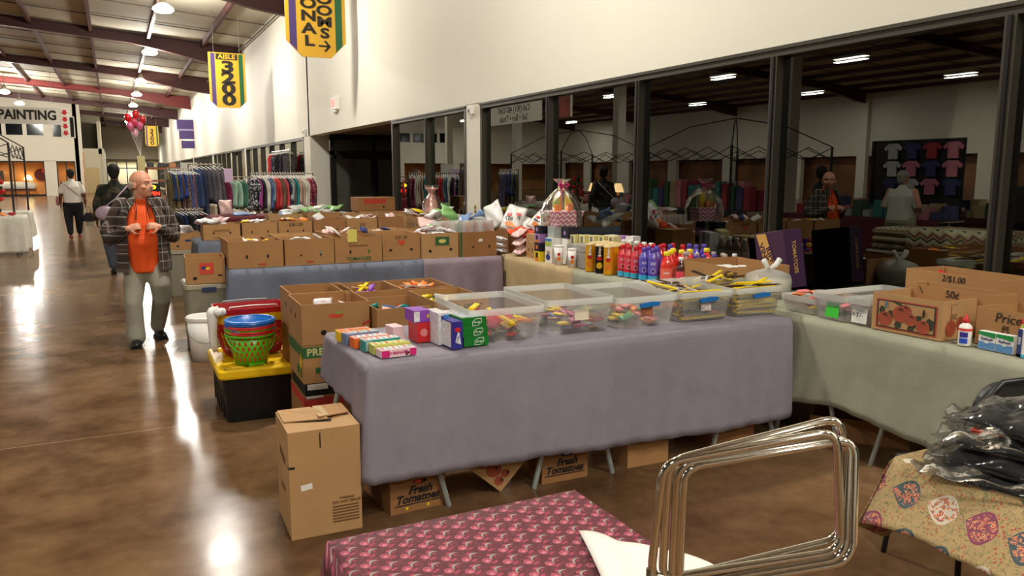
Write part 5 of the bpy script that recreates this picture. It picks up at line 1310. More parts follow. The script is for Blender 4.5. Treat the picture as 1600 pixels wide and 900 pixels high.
# small boxes stacked
def stackbox(label, x_, y_, z_, w_, d_, h_, m_, rz=0, pr=None, name='snack_box', grp='small boxes beside the brown carton'):
    t = retail(name, label, x_, y_, z_, w_, d_, h_, m_, rz, 'box', grp)
    for p in (pr or []): cprint(t, *p)
    return t
dkb = mat('box_dark_navy', (30, 28, 48), .4); lil = mat('box_lilac', (170, 130, 190), .4)
stackbox('yellow small box at the bottom of the stack beside the brown carton', 3.68, 6.62, TB, .17, .10, .095, C_yel, 0, [(dkb, 'l', 0, .06, .05, .05), (M_orc, 'l', 0, .02, .08, .03)])
stackbox('dark small box second up in the stack beside the brown carton', 3.68, 6.62, TB + .097, .17, .10, .08, dkb, 0, [(M_orc, 'l', 0, .04, .04, .04, 'print_spot', 'oval')])
stackbox('lilac small box third up in the stack beside the brown carton', 3.68, 6.62, TB + .179, .17, .10, .085, lil, 0, [(dkb, 'l', 0, .05, .04, .04), (M_orc, 'l', 0, .015, .08, .02)])
stackbox('dark small box on top of the stack under the gift basket', 3.68, 6.62, TB + .266, .17, .10, .075, dkb, 0, [(lil, 'l', 0, .04, .04, .04, 'print_spot', 'oval')])
t = stackbox('tall box with a dark bowl picture and green band, beside the stacked small boxes', 3.70, 6.44, TB, .16, .13, .235, C_wh, 0, [(M_inkblue, 'l', -.005, .055, .08, .06, 'bowl_print', 'oval'), (PAL[9], 'l', 0, .18, .12, .04), (mat('sky_print', (0, 0, 0)), 'l', 0, .218, .12, .025), (M_tan, 'l', 0, .10, .07, .035, 'noodle_print', 'oval')])
cprint(t, M_paper, 'l', .0, .27, .01, .01)
stackbox('pale grey box standing on the cereal box under the gift basket', 3.71, 6.45, TB + .237, .12, .12, .105, mat('box_pale_grey', (176, 182, 176), .4), 0)
stackbox('dark box on a box right of the pale grey one, below the gift basket', 3.78, 6.31, TB + .237, .12, .12, .105, dkb, 0, [(lil, 'l', 0, .05, .04, .04, 'print_spot', 'oval')])
stackbox('tall plain box holding up the dark box behind the paper cups', 3.78, 6.31, TB, .12, .1, .235, C_wh)
for i in range(5):
    t = stackbox('cream and yellow tall pack, ' + nth(i).replace('nearest', 'first') + ' of the row behind the paper cups', 3.80 + .055 * i, 6.22 - .075 * i + .02, TB + .0, .10, .065, .275, mat('pack_cream', (226, 214, 150), .45), .3, [(M_greyp, 'l', .0, .22, .03, .09), (C_wh, 'l', 0, .12, .05, .06)], 'snack_pack', 'row of tall cream packs')
for i in range(3):
    stackbox('tilted white and lilac pack, ' + ('left', 'middle', 'right')[i] + ' of three behind the crisp cans', 4.1 + .05 * i, 6.1 - .1 * i, TB, .1, .09, .27, (C_wh, lil, C_wh)[i], .2, [(M_lblc, 'l', 0, .2, .05, .06)], 'snack_pack', 'tilted packs by the window')
# brown carton and chips
t = carton('small brown carton with two slots standing beside the chip bags', 3.85, 6.92, TB, .30, .27, .235, -.1, None, M_card2, False)
for u_, v_ in ((.03, .08), (-.07, .075)): cprint(t, M_hole, 'l', u_, v_, .018, .035, 'hand_hole', 'oval')
cprint(t, M_paper, 'l', .0, .16, .03, .012, 'paper_label', 'oval'); cprint(t, M_inkred, 'l', -.10, .03, .02, .02)
t = carton('brown carton turned on edge behind the chip bags at the corner of the rows', 3.78, 7.75, TB, .3, .36, .27, .5, None, M_card3, True)
M_chipw = mat('chip_white', (226, 224, 220), .2, noise=.06, scale=12); M_chipo = mat('chip_orange', (222, 70, 30), .25, noise=.2, scale=12)
def chipbag(label, x_, y_, z_, rot, sc, m_, red=True, s_='PARTY'):
    t = thing('chip_bag', label, 'snack bag', (x_, y_, z_), 0, 'large chip bags'); t.rotation_euler = rot; t.scale = (sc,) * 3
    inst(P_big[0], 'bag_body', None, None, None, (0, 0, 0), parent=t, m=m_)
    if red:
        Mx = Matrix.Translation((0, .03, .041)) @ Matrix.Rotation(.3, 4, 'Z')
        patch(t, PAL[0], Mx, .15, .03, 'red_stripe'); text(t, s_, M_ink, Matrix.Translation((0, -.02, .0425)) @ Matrix.Rotation(.3, 4, 'Z'), .05, .03)
        patch(t, M_orc, Matrix.Translation((0, -.085, .034)), .13, .06, 'corn_print', 'oval')
    return t
import_rot = lambda a, b, c: (a, b, c)
chipbag('white chip bag with a red stripe leaning right, in the middle of the chip heap', 3.75, 7.42, 1.13, (1.05, .25, -.75), 1.0, M_chipw, s_='TONYS')
chipbag('white chip bag standing upright at the left of the chip heap', 3.66, 7.72, 1.15, (1.2, -.5, -.9), 1.0, M_chipw, False)
chipbag('small white chip bag with a red stripe at the right of the chip heap', 3.95, 7.2, 1.10, (.9, .6, -.8), .85, M_chipw)
chipbag('white chip bag lying low under the others', 3.90, 7.32, 1.06, (.6, .3, -.4), .8, M_chipw, False)
heap(5, 3.68, 4.0, 7.15, 7.35, .98, 1.03, P_med, [M_chipo, PAL[0], M_chipo], 'orange crisp bag under the white chip bags', .9, .4)
for i in range(3): chipbag(('bottom', 'middle', 'top')[i] + ' pink and orange crisp bag stacked beside the small brown carton', 3.68, 7.12 + .02 * i, .83 + .085 * i, (.5, .1, -1.2), .55, BAGM[2], False)
for i in range(3): chipbag(('bottom', 'middle', 'top')[i] + ' white and green bag stacked at the end of the second row', 3.60, 7.45, .80 + .06 * i, (.1, .1 * i, .4), .55, M_foilw, False)
M_support = carton('plain carton under the heap of chip bags', 3.93, 7.42, TB, .32, .3, .2, .2, None, M_card3, True)

# cellophane gift baskets
def chevron():
    m = mat('pink_chevron', (236, 130, 160), .5); g = NG(m); x, y, z = g.coords()
    s_ = g.op('ADD', x, y)
    zig = g.op('MULTIPLY', g.op('ABSOLUTE', g.op('SUBTRACT', g.op('FRACT', g.op('MULTIPLY', s_, 16)), .5)), .055)
    v = g.op('FRACT', g.op('MULTIPLY', g.op('ADD', z, zig), 24))
    g.base(g.mix(g.less(v, .5), (238, 226, 226), (226, 96, 136))); return m
t = thing('gift_basket', 'cellophane gift basket in a pink chevron box with a pink bow, on the small boxes', 'gift basket', (3.80, 6.50, TB + .345), .1)
MB().prism([(-.13, -.12, 0), (.13, -.12, 0), (.155, -.145, .14), (-.155, -.145, .14)], (0, .001, 0))
mb = MB().rings([[(-.125, -.11, 0), (.125, -.11, 0), (.125, .11, 0), (-.125, .11, 0)], [(-.16, -.14, .14), (.16, -.14, .14), (.16, .14, .14), (-.16, .14, .14)]])
mb.build('chevron_box', chevron(), t)
for i, (dx, dy, hh, c_) in enumerate(((-.07, .0, .12, PAL[9]), (.05, -.03, .16, M_yel), (.0, .06, .14, M_orc), (.1, .05, .1, PAL[2]), (-.1, -.06, .06, M_orc), (.02, -.09, .07, PAL[3]))):
    MB().box(dx - .03, dx + .03, dy - .02, dy + .02, .13, .14 + hh).build('gift_item', c_, t, bevel=.004)
def cello(t, prof_, seed):
    MB().rings([[(k_ * (1 + .06 * math.sin(7 * a + i + seed)) * math.cos(a), k_ * (1 + .06 * math.cos(5 * a + i)) * math.sin(a), zz) for a in [2 * PI * j / 28 for j in range(28)]] for i, (k_, zz) in enumerate(prof_)], caps=False).build('cellophane', M_clearbag, t, smooth=True)
cello(t, [(.19, .0), (.20, .12), (.17, .22), (.11, .30), (.03, .37), (.045, .40), (.09, .44)], 1)
for s_ in (-1, 1):
    MB().tube([(0, 0, .37), (s_ * .03, -.02, .40), (s_ * .06, -.03, .385), (s_ * .03, -.02, .36), (0, 0, .37)], .012, 6).build('bow_loop', M_gumpink, t, smooth=True)
    MB().tube([(0, 0, .37), (s_ * .03, -.03, .33), (s_ * .045, -.04, .29)], .009, 6).build('bow_tail', M_gumpink, t, smooth=True)
t = thing('gift_bag', 'tall pinkish foil gift bag gathered at the neck, by the white column', 'gift basket', (4.32, 11.3, .766))
MB().rings([[(k_ * (1 + .1 * math.sin(6 * a + i)) * math.cos(a), k_ * (1 + .1 * math.cos(4 * a + i)) * math.sin(a), zz) for a in [2 * PI * j / 18 for j in range(18)]] for i, (k_, zz) in enumerate(((.12, 0), (.15, .1), (.15, .3), (.11, .42), (.04, .52), (.07, .57), (.11, .62)))]).build('foil_bag', mat('foil_rose', (206, 150, 136), .25, metal=.4, noise=.3, scale=25), t, smooth=True)
cello(t, [(.14, .0), (.17, .2), (.15, .4), (.05, .53), (.12, .66)], 2)

# ---- right part of the sage table: tomato cartons and drugstore goods
def tomato_side(t, f, uc, vc, w_, h_, n=4):
    off = .001
    cprint(t, M_inkred, f, uc, vc, w_, h_, 'red_border'); cprint(t, mat('print_teal_black', (44, 52, 42), .7), f, uc, vc, w_ * .965, h_ * .935, 'dark_border', 'rect', .0018); cprint(t, M_card2, f, uc, vc, w_ * .915, h_ * .86, 'picture_ground', 'rect', .0026)
    lf = mat('print_leaf', (52, 58, 36), .7)
    for (a, b, w2, h2, rt) in ((-.40, .12, .12, .3, .4), (-.12, -.28, .14, .30, .5), (.12, -.28, .12, .34, -.3), (.38, -.12, .18, .4, .2), (-.22, .05, .15, .25, -.6), (.2, .02, .16, .18, .3)):
        cprint(t, lf, f, uc + a * w_, vc + b * h_, w2 * w_, h2 * h_, 'leaf_print', ((-.5, -.5), (.3, -.5), (.5, .2), (.1, .5), (-.4, .1)), .0034, rt)
    for k, (a, b, rr) in enumerate(((-.34, -.17, .25), (.0, .20, .2), (-.08, .06, .27), (.10, -.08, .20), (.30, -.24, .22))):
        s_ = rr * w_
        cprint(t, M_tom, f, uc + a * w_, vc + b * h_, s_, s_ * .92, 'tomato_print', 'oval', .0042 + .0006 * k)
        cprint(t, M_tomdark, f, uc + a * w_ + .003, vc + b * h_ + s_ * .28, s_ * .35, s_ * .14, 'calyx_print', ((-.5, -.3), (0, -.1), (.5, -.5), (.2, .5), (-.2, .5)), .0075)
    cprint(t, lf, f, uc - .07 * w_, vc + .36 * h_, .30 * w_, .012, 'stem_print', 'rect', .0036, -.35)
t = carton('tomato picture carton with red and dark border, in front of the price marked cartons', 3.885, 2.70, TB, .46, .40, .20, .03, None, M_card2, True)
tomato_side(t, 'l', .0, .093, .345, .155)
cprint(t, mat('slot_blue', (70, 120, 150), .5), 'l', -.11, .145, .012, .045, 'slot', 'oval', .009); cprint(t, M_ink, 'l', .105, .125, .013, .045, 'slot', 'oval', .009)
for u_, v_, rr in ((-.12, .06, .085), (-.04, .08, .07)): cprint(t, M_tom, 'f', u_ - .04, v_, rr, rr, 'tomato_print', 'oval', .002)
ctext(t, 'EXC', M_inkbrown, 'f', -.14, .115, .03, .0); cprint(t, M_inkbrown, 'f', -.14, .155, .05, .05, 'faded_print'); cprint(t, M_card2, 'f', -.14, .155, .045, .045, 'faded_print_inside', 'rect', .002)
t = carton('open carton marked 50 cents in pen behind the tomato picture carton', 4.03, 2.66, TB, .16, .52, .225, -.05, None, M_card, True)
ctext(t, '50\u00a2', M_ink, 'l', .02, .195, .055, .0, .05)
cprint(t, M_ink, 'l', -.17, .20, .03, .035, 'pen_arrow', ((-.5, .5), (-.3, .5), (.5, -.5), (.3, -.5)))
t = carton('open carton marked 2/$1.00 in pen, tallest of the cartons by the window', 4.33, 2.80, TB, .30, .62, .275, -.12, None, M_card, True)
ctext(t, '2/$1.00', M_ink, 'l', .02, .245, .05, .0, .1)
MB().box(-.14, .14, -.06, -.054, .02, .24).build('divider', M_card, t)
inst(P_med[0], 'snack_packet', 'red and blue packet sticking up from the 2/$1.00 carton', 'packet', None, (4.26, 2.92, 1.005), (1.35, .5, -1.3), (.5, .3, .5), m=PAL[0])
inst(P_small[1], 'snack_packet', 'pale packet in the right half of the 2/$1.00 carton', 'packet', None, (4.3, 2.62, 1.0), (.6, .2, .4), (1.3, 1.3, 1.3), m=M_pinkc)
inst(P_small[2], 'snack_packet', 'green and white packet in the right end of the 2/$1.00 carton', 'packet', None, (4.3, 2.54, 1.0), (.6, .2, .4), (1.3, 1.3, 1.3), m=PAL[9])
t = carton('open carton with Price as Marked handwritten on it, behind the eye drop boxes', 3.92, 2.14, TB, .30, .50, .185, -.05, None, M_card, True)
ctext(t, 'Price', M_ink, 'l', -.09, .145, .065, .0, .15); ctext(t, 'as', M_ink, 'l', -.10, .105, .045, .0, .1); ctext(t, 'Marked', M_ink, 'l', -.04, .065, .055, .0, .15)
cprint(t, M_sticker_red, 'l', .06, .12, .19, .075, 'red_frame'); cprint(t, PAL[9], 'l', .0, .12, .06, .04, 'green_print', 'oval', .002); cprint(t, M_greyp, 'l', .07, .12, .10, .045, 'grey_print', 'rect', .002); ctext(t, 'clear', M_ink, 'l', .07, .115, .035, .01, off=.003)
carton('open carton at the far right edge behind the Price as Marked one', 4.30, 2.10, TB, .36, .5, .235, .1, None, M_card, True)
# peroxide bottle
t = thing('spray_bottle', 'white round bottle with a red cap and blue label in front of the handwritten carton', 'bottle', (3.685, 2.385, TB))
MB().lathe([(0, 0), (.027, 0), (.03, .004), (.03, .088), (.026, .10), (.012, .112), (.012, .118)], 24).build('bottle_body', C_wh, t, smooth=True)
MB().lathe([(.0125, .112), (.014, .114), (.014, .132), (.006, .140), (.004, .155), (.0, .156)], 18).build('red_cap', PAL[0], t, smooth=True)
MB().lathe([(.0303, .074), (.0303, .087)], 24, caps=False).build('red_band', M_orc if False else mat('band_coral', (224, 80, 70), .4), t)
a = math.atan2(-2.385, -3.685); n_ = Vector((math.cos(a + .35), math.sin(a + .35), 0)); ux = Vector((-n_.y, n_.x, 0)); B = Matrix((ux, Vector((0, 0, 1)), n_)).transposed().to_4x4()
for z_, c_ in ((.056, (60, 50, 150)), (.026, (40, 80, 190))):
    mb = MB(); n = 8
    mb.rings([[( .0304 * math.cos(a - .9 + 1.3 * i / n), .0304 * math.sin(a - .9 + 1.3 * i / n), z_ + dz) for i in range(n + 1)] for dz in (-.013, .013)], caps=False)
    mb.f.pop(n); mb.m.pop(n)
    mb.build('blue_label', mat('lbl%d' % int(z_ * 1000), c_, .4), t)
for i, y_ in enumerate((2.275, 2.19)):
    t = retail('eye_drop_box', ('left', 'right')[i] + ' of two green and blue eye drop boxes', 3.70, y_, TB, .035, .082, .088, C_wh, 0, 'box', 'eye drop boxes')
    cprint(t, mat('refresh_green', (30, 140, 70), .4), 'l', 0, .073, .08, .026, 'green_band', ((-.5, -.1), (.5, -.5), (.5, .5), (-.5, .5))); cprint(t, mat('refresh_blue', (90, 140, 190), .4, noise=.15, scale=60), 'l', 0, .02, .08, .036, 'blue_band')
    ctext(t, 'Refresh', M_inkblue, 'l', 0, .052, .019, .01, .15, off=.002); cprint(t, M_paper, 'l', 0, .036, .018, .007, 'white_tag', 'rect', .002)
t = retail('tall_carton', 'tall white and blue medicine box right of the two eye drop boxes', 3.70, 2.06, TB, .06, .13, .13, C_wh, 0, 'box')
cprint(t, M_inkblue, 'l', -.055, .065, .02, .13, 'blue_edge'); cprint(t, L_cy, 'l', 0, .007, .13, .014, 'cyan_edge'); ctext(t, 'Multi-Purpose', M_ink, 'l', .015, .10, .014, .0, off=.002); ctext(t, 'Solution', M_ink, 'l', .005, .083, .014, .0, off=.002); ctext(t, 'CARE', C_wh, 'l', -.055, .075, .014, .02, rot=PI/2, off=.002)
# ================================================================== FOREGROUND
def paisley():
    m = mat('maroon_print', (112, 40, 52), .8, bump=.15, bscale=300); g = NG(m); x, y, z = g.coords()
    yy = g.op('SUBTRACT', y, g.op('MULTIPLY', z, 1.0))
    # turn the pattern a little against the table edge, so the rows run diagonally
    ang = .5; cx = g.op('ADD', g.op('MULTIPLY', x, math.cos(ang)), g.op('MULTIPLY', yy, math.sin(ang)))
    cy = g.op('SUBTRACT', g.op('MULTIPLY', yy, math.cos(ang)), g.op('MULTIPLY', x, math.sin(ang)))
    v = g.op('MULTIPLY', cy, 1 / .040); row = g.op('FLOOR', v)
    u = g.op('ADD', g.op('MULTIPLY', cx, 1 / .060), g.op('MULTIPLY', row, .37))
    fu = g.op('SUBTRACT', g.op('FRACT', u), .5); fv = g.op('SUBTRACT', g.op('FRACT', v), .5)
    wob = g.op('MULTIPLY', g.op('SUBTRACT', g.noise(g.vec, 130, 2), .5), .22)
    def blob(cu, cv, ru, rv):
        a = g.op('DIVIDE', g.op('SUBTRACT', fu, cu), ru); b = g.op('DIVIDE', g.op('SUBTRACT', fv, cv), rv)
        return g.op('ADD', g.op('SQRT', g.op('ADD', g.op('MULTIPLY', a, a), g.op('MULTIPLY', b, b))), wob)
    d1 = blob(-.22, .08, .18, .27); d1b = blob(-.24, .03, .09, .13); d2 = blob(.18, -.02, .21, .32); d2c = blob(.2, -.16, .22, .3); d3 = blob(.14, .36, .12, .12); d4 = blob(-.12, -.36, .16, .1)
    c = g.mix(g.less(g.noise(g.vec, 90, 3), .46), (92, 36, 46), (108, 44, 56))
    c = g.mix(g.less(d4, 1), c, (160, 56, 82)); c = g.mix(g.less(d3, 1), c, (164, 60, 84))
    c = g.mix(g.less(d1, 1), c, (176, 88, 104)); c = g.mix(g.less(d1, .72), c, (150, 58, 78)); c = g.mix(g.less(d1b, 1), c, (196, 116, 128))
    ring = g.op('MULTIPLY', g.less(d2, 1), g.op('GREATER_THAN', d2c, 1.0))
    c = g.mix(ring, c, (150, 142, 134)); c = g.mix(g.less(d2, .3), c, (150, 50, 70))
    g.base(c); return m
M_pais = paisley()
def floral():
    m = mat('tan_floral_print', (186, 156, 104), .8, bump=.2, bscale=40); g = NG(m); x, y, z = g.coords()
    u = g.op('ADD', g.op('MULTIPLY', y, 1 / .115), 0.0); v = g.op('MULTIPLY', g.op('SUBTRACT', g.op('MULTIPLY', x, .25), g.op('MULTIPLY', z, 1.3)), 1 / .115)
    row = g.op('FLOOR', v); u = g.op('ADD', u, g.op('MULTIPLY', row, .45))
    fu = g.op('SUBTRACT', g.op('FRACT', u), .5); fv = g.op('SUBTRACT', g.op('FRACT', v), .5)
    cid = g.op('FRACT', g.op('MULTIPLY', g.op('ADD', g.op('MULTIPLY', g.op('FLOOR', u), 3.7), g.op('MULTIPLY', row, 1.93)), .618))
    vs = g.vor(g.vec, 95); base = g.mix(g.less(vs.outputs['Distance'], .30), (172, 146, 98), (176, 78, 66))
    sel = g.noise(g.vec, 22, 2); base = g.mix(g.less(sel, .5), base, (170, 144, 98))
    vg = g.noise(g.vec, 60, 2); base = g.mix(g.less(g.op('ABSOLUTE', g.op('SUBTRACT', vg, .5)), .02), base, (120, 116, 78))
    # pointed leaf: narrows along u
    hw = g.op('MULTIPLY', g.op('SUBTRACT', 1.0, g.op('POWER', g.op('ABSOLUTE', g.op('MULTIPLY', fu, 2.5)), 2.0)), g.op('SUBTRACT', .34, g.op('MULTIPLY', fu, .25)))
    d = g.op('DIVIDE', g.op('ABSOLUTE', fv), g.op('MAXIMUM', hw, .004))
    inside = g.less(d, 1); core = g.less(g.op('ADD', d, g.op('MULTIPLY', g.op('ABSOLUTE', fu), .4)), .84)
    edge = g.ramp(cid, [(0, (64, 82, 84)), (.33, (66, 80, 84)), (.34, (128, 60, 84)), (.66, (128, 60, 84)), (.67, (206, 194, 174)), (1, (206, 194, 174))], 'CONSTANT')
    fl = g.vor(g.vec, 75); flc = g.ramp(g.op('FRACT', g.op('MULTIPLY', fl.outputs['Distance'], 3.1)), [(0, (196, 60, 72)), (.3, (216, 170, 80)), (.55, (222, 120, 120)), (.75, (60, 110, 100)), (1, (230, 214, 190))], 'CONSTANT')
    flc = g.mix(g.less(g.noise(g.vec, 95, 2), .48), flc, edge)
    c = g.mix(inside, base, edge); c = g.mix(core, c, flc); g.base(c); return m
M_flor = floral()
# maroon table
t = table('side_table', 'low table under the maroon print cloth in the foreground', .42, 1.03, 1.12, 1.70, .74, ([.56, .9], 'x'), None)
cl = cloth('tablecloth', 'maroon paisley print cloth over the small table in the foreground', .39, 1.055, 1.10, 1.725, .757, M_pais,
      {'l': lambda u: .12, 'f': lambda u: .12, 'r': lambda u: .12, 'b': lambda u: .12}, None, 31, amp=.012, freq=9, subd=24)
# paper on it
mb = MB()
PA, PB, PC, PD = Vector((.80, 1.14, 0)), Vector((.925, 1.485, 0)), Vector((1.085, 1.21, 0)), Vector((1.06, 1.10, 0))
def paper_pt(u, v):
    p = PA.lerp(PD, u).lerp(PB.lerp(PC, u), v)
    return (p.x + .006 * math.sin(u * 14) * v, p.y + .006 * math.sin(u * 17 + 1), .768 + .012 * (math.sin(u * 6 + v * 4) + 1) * (.3 + .7 * v) * .6 + .01 * max(0, math.sin(u * 9)) )
mb.grid(paper_pt, 18, 12)
o = mb.build('tissue_paper', mat('paper_bag_white', (236, 232, 222), .6, noise=.02, scale=6, bump=.2, bscale=20), None, smooth=True, solid=.002)
tag(o, 'crumpled white paper bag lying flat on the maroon print cloth', 'paper')
mb = MB(); mb.grid(lambda u, v: (lambda q: (q[0], q[1], q[2] + .0022))(paper_pt(.5 + .35 * u, .12 + .3 * v)), 8, 6)
o2 = mb.build('paper_print', mat('faded_red_print', (228, 196, 188), .6, noise=.2, scale=14), o, smooth=True, solid=.001)
# chrome frames: nested loops standing in front
def loop_pts(c, rt, up, w_, h_, r_, lean=0):
    pts = []; c = Vector(c); rt = Vector(rt); up = Vector(up)
    for cx, cy, a0 in ((w_ / 2 - r_, h_ / 2 - r_, 0), (-w_ / 2 + r_, h_ / 2 - r_, 90), (-w_ / 2 + r_, -h_ / 2 + r_, 180), (w_ / 2 - r_, -h_ / 2 + r_, 270)):
        for i in range(7):
            a = math.radians(a0 + 15 * i); pts.append(c + rt * (cx + r_ * math.cos(a)) + up * (cy + r_ * math.sin(a)))
    return pts
M_chrome = mat('chrome', (225, 222, 214), .08, metal=1)
t = thing('chrome_rack', 'stack of nested chrome tube frames with rounded corners, standing in the foreground', 'rack', (0, 0, 0), 0)
t.location = (.72, .93, 0)
def W2L(p): return Vector(p) - Vector((.72, .93, 0))
def ray_pt(px, py, dpt):
    return None
FRM = [[(.720, .920, 1.165), (.955, .805, 1.215), (.958, .785, 1.03), (.705, .925, .975)],
       [(.740, .912, 1.162), (.978, .800, 1.203), (.958, .778, 1.022), (.735, .91, .965)],
       [(.727, .917, 1.167), (.972, .812, 1.232), (.975, .80, 1.04), (.722, .918, .972)],
       [(.747, .905, 1.158), (.984, .795, 1.200), (.964, .770, 1.018), (.742, .902, .960)]]
def roundquad(c4, r_, n=6):
    out = []; c4 = [Vector(c) for c in c4]
    for i in range(4):
        p, a, b = c4[i], c4[i - 1], c4[(i + 1) % 4]
        da = (a - p).normalized() * r_; db = (b - p).normalized() * r_
        for k in range(n + 1):
            f_ = k / n; q = (p + da) * (1 - f_) ** 2 + p * 2 * f_ * (1 - f_) + (p + db) * f_ ** 2
            out.append(q)
    return out
for q in FRM:
    MB().tube([W2L(p) for p in roundquad(q, .03)], .0068, 12, closed=True).build('chrome_loop', M_chrome, t, smooth=True)
for q in FRM[:2]:
    MB().tube([W2L(Vector(q[3]) + Vector((0, 0, .02))), W2L(Vector(q[3]) + Vector((0, 0, -.2))), W2L((q[3][0], q[3][1], .015))], .0068, 8).build('post', M_chrome, t, smooth=True)
MB().tube([W2L((.62, .96, .01)), W2L((.98, .78, .01))], .009, 8).build('foot_bar', M_chrome, t, smooth=True)
MB().tube([W2L((.80, 1.06, .01)), W2L((.66, .78, .01))], .009, 8).build('foot_bar', M_chrome, t, smooth=True)

# floral table with black legs
t = thing('folding_table', 'folding table with black legs under the tan floral cloth at the right edge', 'table', (2.42, .60, 0))
MB().box(-.36, .36, -.9, .88, .72, .755).build('tabletop', M_ply, t)
M_blkleg = mat('black_steel_leg', (20, 20, 21), .4)
for yy in (.62, -.7):
    for xx in (-.27, .27): MB().tube([(xx, yy, .72), (xx, yy, .0)], .0145, 8).build('leg', M_blkleg, t, smooth=True)
    MB().tube([(-.27, yy, .38), (.27, yy, .38)], .012, 8).build('crossbar', M_blkleg, t)
MB().tube([(-.27, .6, .40), (-.27, .4, .50), (-.27, .15, .56), (-.27, -.1, .62), (-.27, -.3, .71)], .012, 8).build('arched_brace', M_blkleg, t, smooth=True)
MB().tube([(-.27, .62, .42), (-.20, .75, .55), (-.15, .85, .70)], .008, 8).build('corner_brace', M_blkleg, t, smooth=True)
cloth('tablecloth', 'tan floral and leaf print cloth over the table at the right edge', 2.04, 2.8, -.3, 1.50, .762, M_flor,
      {'l': seg((0, .62), (.5, .63), (.8, .61), (.93, .61), (1, .585)), 'b': seg((0, .50), (.2, .42), (1, .5))}, None, 33, amp=.014, freq=7, flare=.13)
# the hanging corner of the cloth
# black garments in clear plastic bags
M_blkg = mat('black_garment', (20, 19, 22), .85, noise=.3, scale=30, bump=.6, bscale=40)
M_film = film('garment_film', gain=.75, bump=.55, haze=.012, rough=.13, bs=11)
def bagged(label, x_, y_, z_, w_, l_, h_, rz, seed):
    r = random.Random(seed); t = thing('bagged_garment', label, 'clothing', (x_, y_, z_), rz, 'black garments in clear bags')
    a, b, c_ = r.uniform(0, 6), r.uniform(0, 6), r.uniform(0, 6)
    def gf(sg, k, ex=0.0, wr=1.0):
        def f(u, v):
            x, y = u - .5, v - .5; e = (max(0, 1 - (2 * x) ** 4) * max(0, 1 - (2 * y) ** 4)) ** .5
            wv = (.005 * math.sin(16 * x + 9 * y + a) + .005 * math.sin(-11 * x + 23 * y + b) + .003 * math.sin(41 * x + 13 * y + c_)) * wr
            top = h_ * k * e + wv * e if sg > 0 else -.001
            return (x * (w_ + ex), y * (l_ + ex), max(-.001, top) + (.0 if e > .05 else .004))
        return f
    def closed(k, ex, nm, m_, par, n=22, wr=1):
        mb = MB(); mb.grid(gf(1, k, ex, wr), n, n); mb.grid(gf(-1, k, ex, wr), n, n)
        me = mb.mesh(nm, True); bm = bmesh.new(); bm.from_mesh(me); bmesh.ops.remove_doubles(bm, verts=bm.verts, dist=.0012); bmesh.ops.recalc_face_normals(bm, faces=bm.faces); bm.to_mesh(me); bm.free(); me.shade_smooth(); me.materials.append(m_)
        o = bpy.data.objects.new(nm, me); COL.objects.link(o); o.parent = par; return o
    closed(.82, -.05, 'folded_garment', M_blkg, t)
    closed(1.0, .02, 'clear_film', M_film, t, 30, 2.2)
    # loose film flap at the end
    mb = MB(); mb.grid(lambda u, v: ((u - .5) * w_ * (1 - .3 * v), l_ / 2 + .0 + .05 * v, .006 + .010 * v * math.sin(u * 9 + a) + .005 * math.sin(u * 23 + b) * v), 20, 6)
    mb.build('film_flap', M_film, t, smooth=True, solid=.0006)
    return t
P0 = 1.55
for i, (x_, y_, z_, w_, l_, h_, rz, lb) in enumerate(((2.22, 1.20, .768, .40, .46, .035, .25, 'bottom of the left pile on the floral table'),
        (2.24, 1.20, .806, .38, .42, .04, .1, 'second up in the left pile on the floral table'), (2.27, 1.22, .849, .36, .40, .045, .3, 'third up in the left pile, red tag under its film'),
        (2.30, 1.21, .897, .38, .38, .05, .0, 'topmost bag of the left pile, its black garment bunched'), (2.30, .80, .768, .42, .36, .04, -.1, 'lowest of the right pile on the floral table'),
        (2.34, .84, .811, .40, .34, .045, .25, 'middle bag of the right pile with pale printing'), (2.44, .92, .859, .40, .36, .05, -.2, 'upper bag of the right pile'), (2.58, 1.22, .768, .3, .4, .05, .1, 'bag lying behind the left pile near the black chair'))):
    t = bagged('bagged black garment, ' + lb, x_, y_, z_, w_, l_, h_, rz, 40 + i)
    if i == 2:
        MB().box(-.12, -.07, .06, .15, h_ * .8, h_ * .8 + .002).build('red_tag', M_sticker_red, t)
    if i == 3: MB().ell((-.03, -.02, .05), (.05, .07, .03), Matrix.Rotation(.5, 3, 'Z')).build('bunched_sleeve', M_blkg, t, smooth=True)
    if i == 6: MB().box(.02, .10, .03, .06, h_ * .84, h_ * .84 + .002).build('orange_tag', M_sticker_red, t)
# black folding chair behind the piles
t = thing('folding_chair', 'black padded folding chair with a rounded back behind the bagged garments', 'chair', (2.93, 1.66, 0), -.25)
M_pad = mat('black_vinyl', (38, 40, 38), .42, bump=.1, bscale=60)
def padpts(w_, h_, r_=.1):
    return [(p[0], 0, p[1]) for p in [(-w_ / 2, 0), (w_ / 2, 0)]] + [(w_ / 2 - r_ + r_ * math.cos(math.radians(a)), 0, h_ - r_ + r_ * math.sin(math.radians(a))) for a in range(0, 91, 15)] + [(-w_ / 2 + r_ + r_ * math.cos(math.radians(a)), 0, h_ - r_ + r_ * math.sin(math.radians(a))) for a in range(90, 181, 15)]
bk = MB().prism(padpts(.42, .30), (0, .04, 0)).build('backrest', M_pad, t, bevel=.012); bk.location = (0, 0, .555); bk.rotation_euler = (.12, 0, 0)
MB().tube([(-.23, -.02, 0.0), (-.225, 0, .5), (-.215, -.02, .76), (-.13, -.04, .862), (0, -.045, .87), (.13, -.04, .862), (.215, -.02, .76), (.225, 0, .5), (.23, -.02, 0)], .011, 8).build('chair_frame', M_blkleg, t, smooth=True)
MB().box(-.2, .2, .0, .4, .42, .45).build('seat', M_pad, t, bevel=.012)
